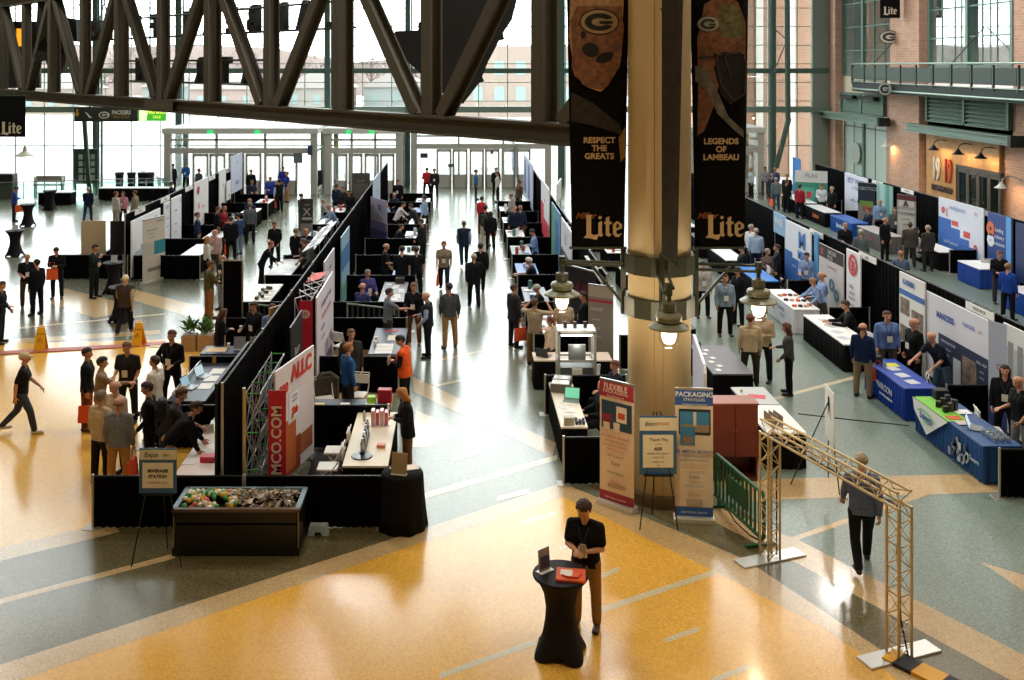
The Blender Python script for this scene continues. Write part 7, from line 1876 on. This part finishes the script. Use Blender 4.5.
# outer side of the centre-left row
pp(337, 184, -30, 'man in navy jacket at the outer far booth', 'stand', top='1c2640', legs='14161c', hair='4a3428', badge=False)
pp(343, 187, 150, 'man in dark shirt behind the navy-jacketed one', 'stand', top='202024', legs='15161a', hair='3a2820', badge=False)
pp(350, 190, 160, 'person in black leaning at the farthest outer booth', 'hold', top='15151a', legs='15161a', hair='2a1c16', badge=False)
pp(330, 199, -70, 'grey-haired visitor in pale coat seated at an outer booth', 'sit', top='9a9aa2', legs='3a3a40', hair='8a7a6c', badge=False)
pp(331, 207, 100, 'person in pale blue shirt reaching across the outer booth counter', 'reach', top='8aa6c8', legs='2a2e38', hair='a87a5c', badge=False)
pp(310, 225, -160, 'bald man in black polo standing at an outer booth', 'stand', top='18181c', legs='16171b', hair='b07a60', style='fringe', sleeve='short', badge=False)
pp(298, 227, -30, 'man in black jacket beside the bald man at an outer booth', 'stand', top='101115', legs='111216', hair='7a6450', badge=False)
pp(293, 239, 80, 'man in grey polo standing over the paper-strewn counter', 'hold', top='4a4a4c', legs='1c1d22', hair='5a5450', sleeve='short', badge=False)
pp(311, 241, 90, 'person in grey striped sweater beside the grey polo man', 'hold', top='6d6e70', legs='17181c', hair='4a2c1c', badge=False)
pp(268, 244, -90, 'man in black suit bowing his head at the paper-strewn counter', 'reach', top='101116', legs='101115', hair='8a5c38', badge=False)
t, J = pp(255, 302, 150, 'man in black shirt holding a coffee cup by the dark blue counter', 'hold', top='16171b', legs='15161a', hair='2a1a12')
held(t, J, 'paper_cup', 'white paper coffee cup in the hand of the man in black shirt', 'cup', MB().lathe([(.03, 0), (.042, .11), (0, .115)], n=12), mat('eee8da', .5), (0, .03, 0))
pp(269, 307, -140, 'man in blue shirt beside the coffee drinker', 'hold', top='6a84a8', legs='23252c', hair='4a2a1a', badge=False)
pp(214, 315, -60, 'dark-haired woman in black near the potted plants looking down', 'phone', top='151317', legs='141317', hair='4a2a1a', style='long', h=.92, badge=False)
# aisle side of the centre-left row
pp(351, 330, -160, 'man in dark grey shirt standing behind the man in blue sweater', 'stand', top='32322f', legs='2a2826', hair='6a4a34', badge=False)
pp(348, 344, -60, 'man in bright blue sweater before the folding chair', 'stand', top='2a5a92', legs='2a2a30', hair='9a5c38', badge=False)
t, J = pp(405, 336, 75, 'man in black shirt and orange safety vest reading a brochure', 'phone', top='17181c', legs='14151a', hair='1a1310', over='vest', overcol='e85c22', badge=False)
held(t, J, 'brochure', 'folded brochure in the hands of the man in orange vest', 'brochure', MB().rbox(-.1, .1, -.01, .01, -.08, .12, .004), mat('b9a898', .6), (0, .06, 0), hand='both')
t, J = pp(406, 388, 100, 'blonde woman in black blazer and brown trousers looking at her phone', 'phone', top='d8cfc4', legs='6a4a30', hair='b07a3c', style='long', h=.95, over='jacket', overcol='121318', badge=False)
held(t, J, 'phone', 'dark phone in the hands of the blonde woman', 'phone', MB().rbox(-.04, .04, -.008, .008, -.02, .12, .004), mat('22242a', .3), (0, .05, .02), hand='both')
pp(368, 270, -150, 'man in purple shirt with badge seated at the sample counter', 'sit', top='4a4a86', legs='2a2c38', hair='9a8a7c')
pp(363, 283, -30, 'man in purple-blue shirt seated with his back to us', 'sit', top='4a5088', legs='2a2c38', hair='a88a74', style='fringe', badge=False)
pp(388, 288, -75, 'man in grey polo shaking hands across the grey counter', 'point', top='6d7880', legs='3a342e', hair='2a2019', sleeve='short')
pp(414, 283, 170, 'man in black quarter-zip and brown trousers, legs crossed, with badge', 'hold', top='131519', legs='7a4c30', hair='6a4a38', shoes='8a5030')
pp(428, 293, 80, 'balding man in dark vest with pale blue sleeves gesturing', 'hold', top='9ab0cc', legs='171a22', hair='9a6a50', style='fringe', over='vest', overcol='22262c', badge=False)
pp(449.5, 284, 15, 'man in grey sweater and khaki trousers with his back to us in the aisle', 'relaxed', top='4c4f50', legs='b08a5a', hair='2a211c', badge=False, h=1.03)
pp(474, 254, 5, 'balding man in black suit walking away down the central aisle', 'stride', top='101115', legs='101115', hair='b0a08c', over='jacket', overcol='141519', badge=False)
pp(480.5, 243, 5, 'dark-haired man in black walking ahead of the black suit', 'walk', top='15161a', legs='17181c', hair='201a18', badge=False)
t, J = pp(444, 241, 178, 'man in khaki shirt with lanyard walking towards us down the aisle', 'stride', top='8d8068', legs='1f2c40', hair='6a4a34', sleeve='short')
hand_bag(t, J, 'narrow orange tote bag swinging beside the khaki shirted man', 0)
pp(464, 221, 5, 'man in navy vest and pale sleeves walking away in mid aisle', 'walk', top='8a9cba', legs='1a2740', hair='4a4646', over='vest', overcol='18263f', badge=False)
t, J = pp(482, 197, -40, 'person in bright red shirt at the right-hand booths of the aisle', 'stand', top='c02434', legs='7a3a28', hair='2a2018', badge=False)
t, J = pp(485.5, 206, -20, 'man with black jacket, green backpack and white trousers in the aisle', 'stand', top='14151a', legs='cfc6b6', hair='1c1613', badge=False)
bk = thing('backpack', 'dark green backpack on the man with white trousers', 'backpack', t.location + Vector((-.07, -.19, 1.2)), R(-20))
MB().rbox(-.15, .15, -.09, .09, -.22, .22, .06).build('pack_body', mat('2e3a26', .8), bk); MB().rbox(-.1, .1, -.13, -.09, -.18, .02, .03).build('pocket', mat('37452e', .8), bk)
tote(t.location.x + .3, t.location.y, .45, 'orange tote bag beside the man with green backpack', 0)
pp(490.5, 212, 0, 'woman with dark hair in a long black coat in the aisle', 'stand', top='121216', legs='121216', hair='2a1a14', style='long', h=.94, over='jacket', overcol='121216', badge=False)
pp(476, 170, -90, 'man in blue shirt standing at the far counter near the doors', 'stand', top='3f6a9c', legs='3a3c34', hair='2a221d', badge=False)
pp(427, 168, 10, 'person in red jacket, hands on hips, at the far end of the aisle', 'hips', top='c42c3c', legs='14151a', hair='4a3a2c', badge=False)
pp(434.5, 169, 175, 'man in dark shirt with badge beside the red jacket', 'stand', top='24262c', legs='191a20', hair='3a2c22')
pp(424, 198, 70, 'man in pale blue shirt and black trousers standing at the aisle booths', 'stand', top='8fa6c8', legs='111217', hair='1c1613', badge=False)
pp(414, 204, 75, 'person in black shirt leaning over a white aisle counter', 'reach', top='2a2a2e', legs='17181c', hair='17130f', badge=False)
pp(401, 204, -75, 'man in white shirt leaning over a white aisle counter', 'reach', top='d9d2d0', legs='14151a', hair='1c1613', badge=False)
pp(396, 224, -70, 'man in dark jacket seated writing at an aisle counter', 'sitfwd', top='17181d', legs='191a20', hair='2c2320', badge=False)
pp(375, 221, -80, 'man in light blue shirt seated on a chair by the purple display', 'sit', top='7fa8cc', legs='6a6050', hair='3a2a20', badge=False)
pp(394, 193, 160, 'grey-haired man in navy blazer seated behind the aisle booths', 'sit', top='1f2a44', legs='2a2a34', hair='b9a898', badge=False)
pp(386.5, 203, -130, 'fair-haired child-size visitor in pale blue seated near the navy blazer', 'sit', top='8fb0d0', legs='3a4458', hair='c9a88a', badge=False, h=.9)
pp(398, 180, 170, 'person in black shirt with badge near the doors behind the aisle booths', 'stand', top='15161a', legs='15161a', hair='1c1613')
pp(389, 244, -80, 'man in black polo and badge at the blue-topped aisle counter', 'hold', top='16171b', legs='16171b', hair='b07a5a', style='fringe', sleeve='short')
pp(403, 244, 0, 'broad man in black seen from behind at the blue-topped counter', 'hold', top='121317', legs='131418', hair='201a17', badge=False, fat=1.1)
t, J = pp(417, 244, 20, 'man in black polo with an orange bag at the edge of the aisle', 'stand', top='131418', legs='141519', hair='3a302a', sleeve='short', badge=False)
hand_bag(t, J, 'orange tote bag hanging at the side of the man in black polo', 1)
pp(422, 221, 60, 'person in dark clothes standing at the edge of the aisle booths', 'hold', top='1c1d22', legs='17181c', hair='2a221d', badge=False)
# right side of the aisle
pp(497.5, 172, 90, 'man in white shirt at the far counter near the doors', 'stand', top='dcd8d4', legs='2a2a30', hair='3a2c24', badge=False)
pp(496, 168, 170, 'man in black behind the white-shirted man by the doors', 'stand', top='1c1d22', legs='17181c', hair='1c1613', badge=False)
pp(519, 181, 120, 'person in brown patterned top standing by the hanging banners', 'stand', top='5a4638', legs='2a2623', hair='3a2418', badge=False)
pp(512, 194, 60, 'man in pale grey sweater behind the right-hand aisle counters', 'hold', top='a8a4a0', legs='4a4a4c', hair='6a5a4c', badge=False)
pp(515, 207, 150, 'grey-haired man in navy suit behind the right-hand aisle counters', 'stand', top='1c2438', legs='17181f', hair='8a8078', badge=False)
pp(522, 210, -20, 'man in dark blue shirt beside the navy suited man', 'stand', top='203048', legs='6a6054', hair='8a6a54', badge=False)
pp(535, 229, 90, 'dark-haired man in light blue shirt behind the blue-topped counter', 'phone', top='7f9cc8', legs='1c2a48', hair='1c1613', badge=False)
pp(534, 253, 80, 'white-haired man in black polo leaning on the dark counter', 'sitfwd', top='121318', legs='17181c', hair='d8d2c6', sleeve='short', badge=False, h=1.05)
pp(541, 276, 95, 'man in grey cap and black shirt seated behind the white counter', 'sitfwd', top='131418', legs='17181c', hair='b9b6b0', style='cap', sleeve='short', badge=False)
t, J = pp(514, 285, -60, 'man in charcoal suit with an orange bag at the counter', 'stand', top='2c2f33', legs='26282c', hair='4a3020', over='jacket', overcol='2c2f33', badge=False)
hand_bag(t, J, 'orange tote bag in the hand of the charcoal suited man')
pp(535, 299, -25, 'man in tan shirt raising both hands to his face', 'camera', top='b8a488', legs='8a683e', hair='5a3a22', badge=False, sleeve='short')
pp(563, 296, 10, 'man in cream polo seen from behind under the left column lamp', 'stand', top='cdb598', legs='1c1c20', hair='d9cfc0', sleeve='short', badge=False)
pp(581, 287, 80, 'man in black jacket facing the counters before the dark banner', 'stand', top='111216', legs='14151a', hair='2c1e18', h=1.03)
pp(552, 322, 60, 'boy in plaid shirt beside the monitor counter', 'stand', top='c9b49a', legs='22283a', hair='6a3418', h=.88, badge=False)
pp(602, 380, 100, 'bald man in black sweater seated behind the silver case counter', 'sit', top='0f1014', legs='141519', hair='000000', style='bald', badge=False, fat=1.1)
pp(614, 361, 110, 'man in navy shirt seated on the cream chair near the column', 'sit', top='161b2c', legs='17181c', hair='6a4430', badge=False)
# between the column and the blue cloth row
pp(703, 262, 178, 'man in pale shirt and black trousers with lanyard, partly behind the lamp arm', 'stand', top='b9b2ae', legs='111216', hair='3a2a20')
pp(725, 275, 178, 'man in grey blazer with blue lanyard standing in the column aisle', 'stand', top='8a9aa8', legs='111217', hair='6a3c24', h=1.02)
pp(738, 268, 120, 'person in black standing just behind the grey blazer', 'stand', top='15161a', legs='131418', hair='2a201a', badge=False)
pp(750, 315, -10, 'man in cream sweater with his back to us talking with the tan blazer', 'stand', top='cbb893', legs='3a362e', hair='6a4024', badge=False)
pp(763, 308, 140, 'bearded man in tan blazer with folded arms', 'crossed', top='bda88a', legs='191a20', hair='9a5a34', badge=False, h=1.05)
pp(789, 324, 70, 'woman with long brown hair holding a cup, in grey jacket and black skirt', 'hold', top='4a4a4a', legs='101014', hair='5a3020', style='long', h=.97, badge=False)
pp(751, 225, -60, 'man in white shirt with badge talking at the far counters', 'stand', top='dde0e4', legs='28303c', hair='a8998a', badge=False)
pp(756, 229, -20, 'grey-haired man in light blue shirt and navy trousers', 'stand', top='a9c2e2', legs='1f2c4a', hair='b0a496', badge=False)
pp(747, 249, 90, 'dark-haired person in black seated at the bright blue counter', 'sit', top='131418', legs='15161a', hair='15110e', badge=False, h=1.06)
pp(774, 245, 80, 'dark-haired man in black suit behind the bright blue counter', 'stand', top='15161a', legs='15161a', hair='3a2a22', badge=False)
pp(768, 249, -160, 'grey-bearded visitor seated behind the man in black suit', 'sit', top='6a5a50', legs='2a2a2e', hair='9a8a7c', badge=False)
pp(811, 255, 150, 'dark-haired man in light blue shirt standing behind the logo counter', 'hold', top='8fa8d4', legs='22252e', hair='2a1c16', h=.97)
pp(805, 281, 95, 'man in light blue shirt leaning on the white-clothed counter', 'reach', top='8fa8d6', legs='4a463e', hair='a87a58', badge=False, h=.9)
pp(837, 272, 85, 'balding man in light blue shirt seated holding a black folder', 'sit', top='8fa8d6', legs='6a6248', hair='6a3c24', style='fringe', h=1.12)
pp(841, 300, 80, 'man in black suit seated writing at the long white counter', 'sitfwd', top='15161a', legs='17181c', hair='3a2a20', badge=False, h=1.08)
pp(887, 312, 178, 'man in light blue shirt with badge behind the royal blue counter', 'stand', top='5f7ab0', legs='5a5448', hair='4a3020', fat=1.1)
t, J = pp(866, 324, -40, 'balding man in navy shirt and khaki trousers by the blue counter', 'stand', top='16264a', legs='8f7c62', hair='4a2c1c', style='fringe', badge=False)
tote(t.location.x + .32, t.location.y - .05, .42, 'small orange tote bag beside the khaki trousers at the blue counter', 0, tall=.26)
pp(914, 319, 100, 'balding man in black polo with badge behind the blue counter', 'stand', top='0f1014', legs='111216', hair='7a4028', style='fringe', fat=1.1)
pp(935, 336, 110, 'bald man in navy polo and jeans leaning over the blue counter', 'reach', top='141a28', legs='4a6480', hair='000000', style='bald', sleeve='short', badge=False)
pp(1005, 366, 150, 'dark-haired woman in black with badge at the end of the blue row', 'stand', top='131317', legs='111115', hair='2a1714', style='long', h=.97)
pp(1021, 377, 100, 'bald man in black polo gesturing at the picture edge', 'hold', top='101116', legs='8a8c92', hair='b9a898', style='fringe', sleeve='short', badge=False)
pp(901, 251, -30, 'sandy-haired man in blue-grey shirt seated behind the drape', 'sit', top='5f6f8c', legs='2a2c34', hair='a87a5a', badge=False)
# aisle along the brick wall
t, J = pp(776, 178, 10, 'man in grey jacket and jeans seen from behind in the brick wall aisle', 'stand', top='6d7c80', legs='2f4a68', hair='9a948c', badge=False)
hand_bag(t, J, 'orange tote bag beside the man in grey jacket', 1)
pp(772, 174, -60, 'man in dark shirt beyond the grey jacket in the far corner', 'stand', top='2a2e3a', legs='23262e', hair='9a7a68', badge=False)
pp(787, 175, 170, 'man in black jacket with badge near the wall shelves', 'stand', top='17181d', legs='3a3a40', hair='3a2a22')
pp(792, 180, -60, 'tall person in black seen side-on in the brick wall aisle', 'stand', top='101115', legs='111216', hair='6a4a3a', badge=False)
pp(801, 185, -50, 'person in red and black top with an orange bag at the far aisle', 'stand', top='a82434', legs='14151a', hair='17130f', badge=False)
pp(820, 184, 175, 'man in white shirt behind the orange-lettered counter', 'hold', top='d6dbe2', legs='2a2c32', hair='6a4c38', badge=False)
pp(832, 187, 120, 'grey-haired person in black jacket behind the orange-lettered counter', 'stand', top='15161a', legs='17181c', hair='a89c90', badge=False)
pp(751, 168, 100, 'man in pale shirt near the glass wall by the far corner', 'stand', top='b9c4d4', legs='17191f', hair='8a7a6a', badge=False)
pp(765, 167, 175, 'man in light grey sweater at the far corner counter', 'hold', top='9a9ea6', legs='4a5264', hair='4a3a30', badge=False)
pp(775, 168, 160, 'man in blue shirt at the far corner counter', 'hold', top='3a4f80', legs='2a3040', hair='a87a68', badge=False)
pp(850, 200 - 12, 90, 'dark person behind the wall drape by the frosted window', 'sit', top='1c1d22', legs='1c1d22', hair='3a2a22', badge=False) if False else None
pp(880, 200, 175, 'balding man in light blue shirt before the teal banner', 'stand', top='93b4dc', legs='2a3040', hair='b08a70', style='fringe')
pp(892, 209, 170, 'man in grey checked jacket beside the arched crest banner', 'stand', top='5a5c5e', legs='2a2a2e', hair='4a2c1c')
pp(865, 208, 100, 'person in dark blue seated behind the bright blue counter', 'sit', top='1f2638', legs='1c1d22', hair='5a3020', badge=False)
pp(885, 218, -150, 'bald man in black suit and white shirt standing in the wall aisle', 'stand', top='131418', legs='131418', hair='8a5a40', style='fringe', over='jacket', overcol='131418', badge=False)
pp(845, 223, 170, 'grey-haired man in black jacket in front of the bright blue cloth', 'hold', top='15161b', legs='15161b', hair='a88c78', badge=False)
pp(861, 230, -20, 'grey-haired man in grey sweater seen from behind by the diamond counter', 'stand', top='5f6a70', legs='3a3e46', hair='b0aaa2', badge=False)
pp(910, 223, -20, 'man in grey suit with his back to us at the white-topped wall counter', 'stand', top='4a443e', legs='3a3632', hair='4a3628', over='jacket', overcol='4a443e', badge=False)
pp(918, 228, -90, 'person in white and navy behind the wall counter', 'sit', top='c9cdd4', legs='1c2030', hair='2a201a', badge=False, h=1.1)
pp(928, 226, 10, 'grey-haired man in dark grey suit at the white-topped wall counter', 'stand', top='3c3a38', legs='2a2826', hair='a8988a', over='jacket', overcol='3c3a38', badge=False)
pp(999, 251, 170, 'man in black jacket and grey trousers near the yellow-edged drape', 'hold', top='15161a', legs='3a3c44', hair='6a4630', badge=False)
pp(1008, 264, -60, 'man in bright blue jacket at the counter by the picture edge', 'stand', top='1f44a0', legs='131418', hair='8a6a50', badge=False)
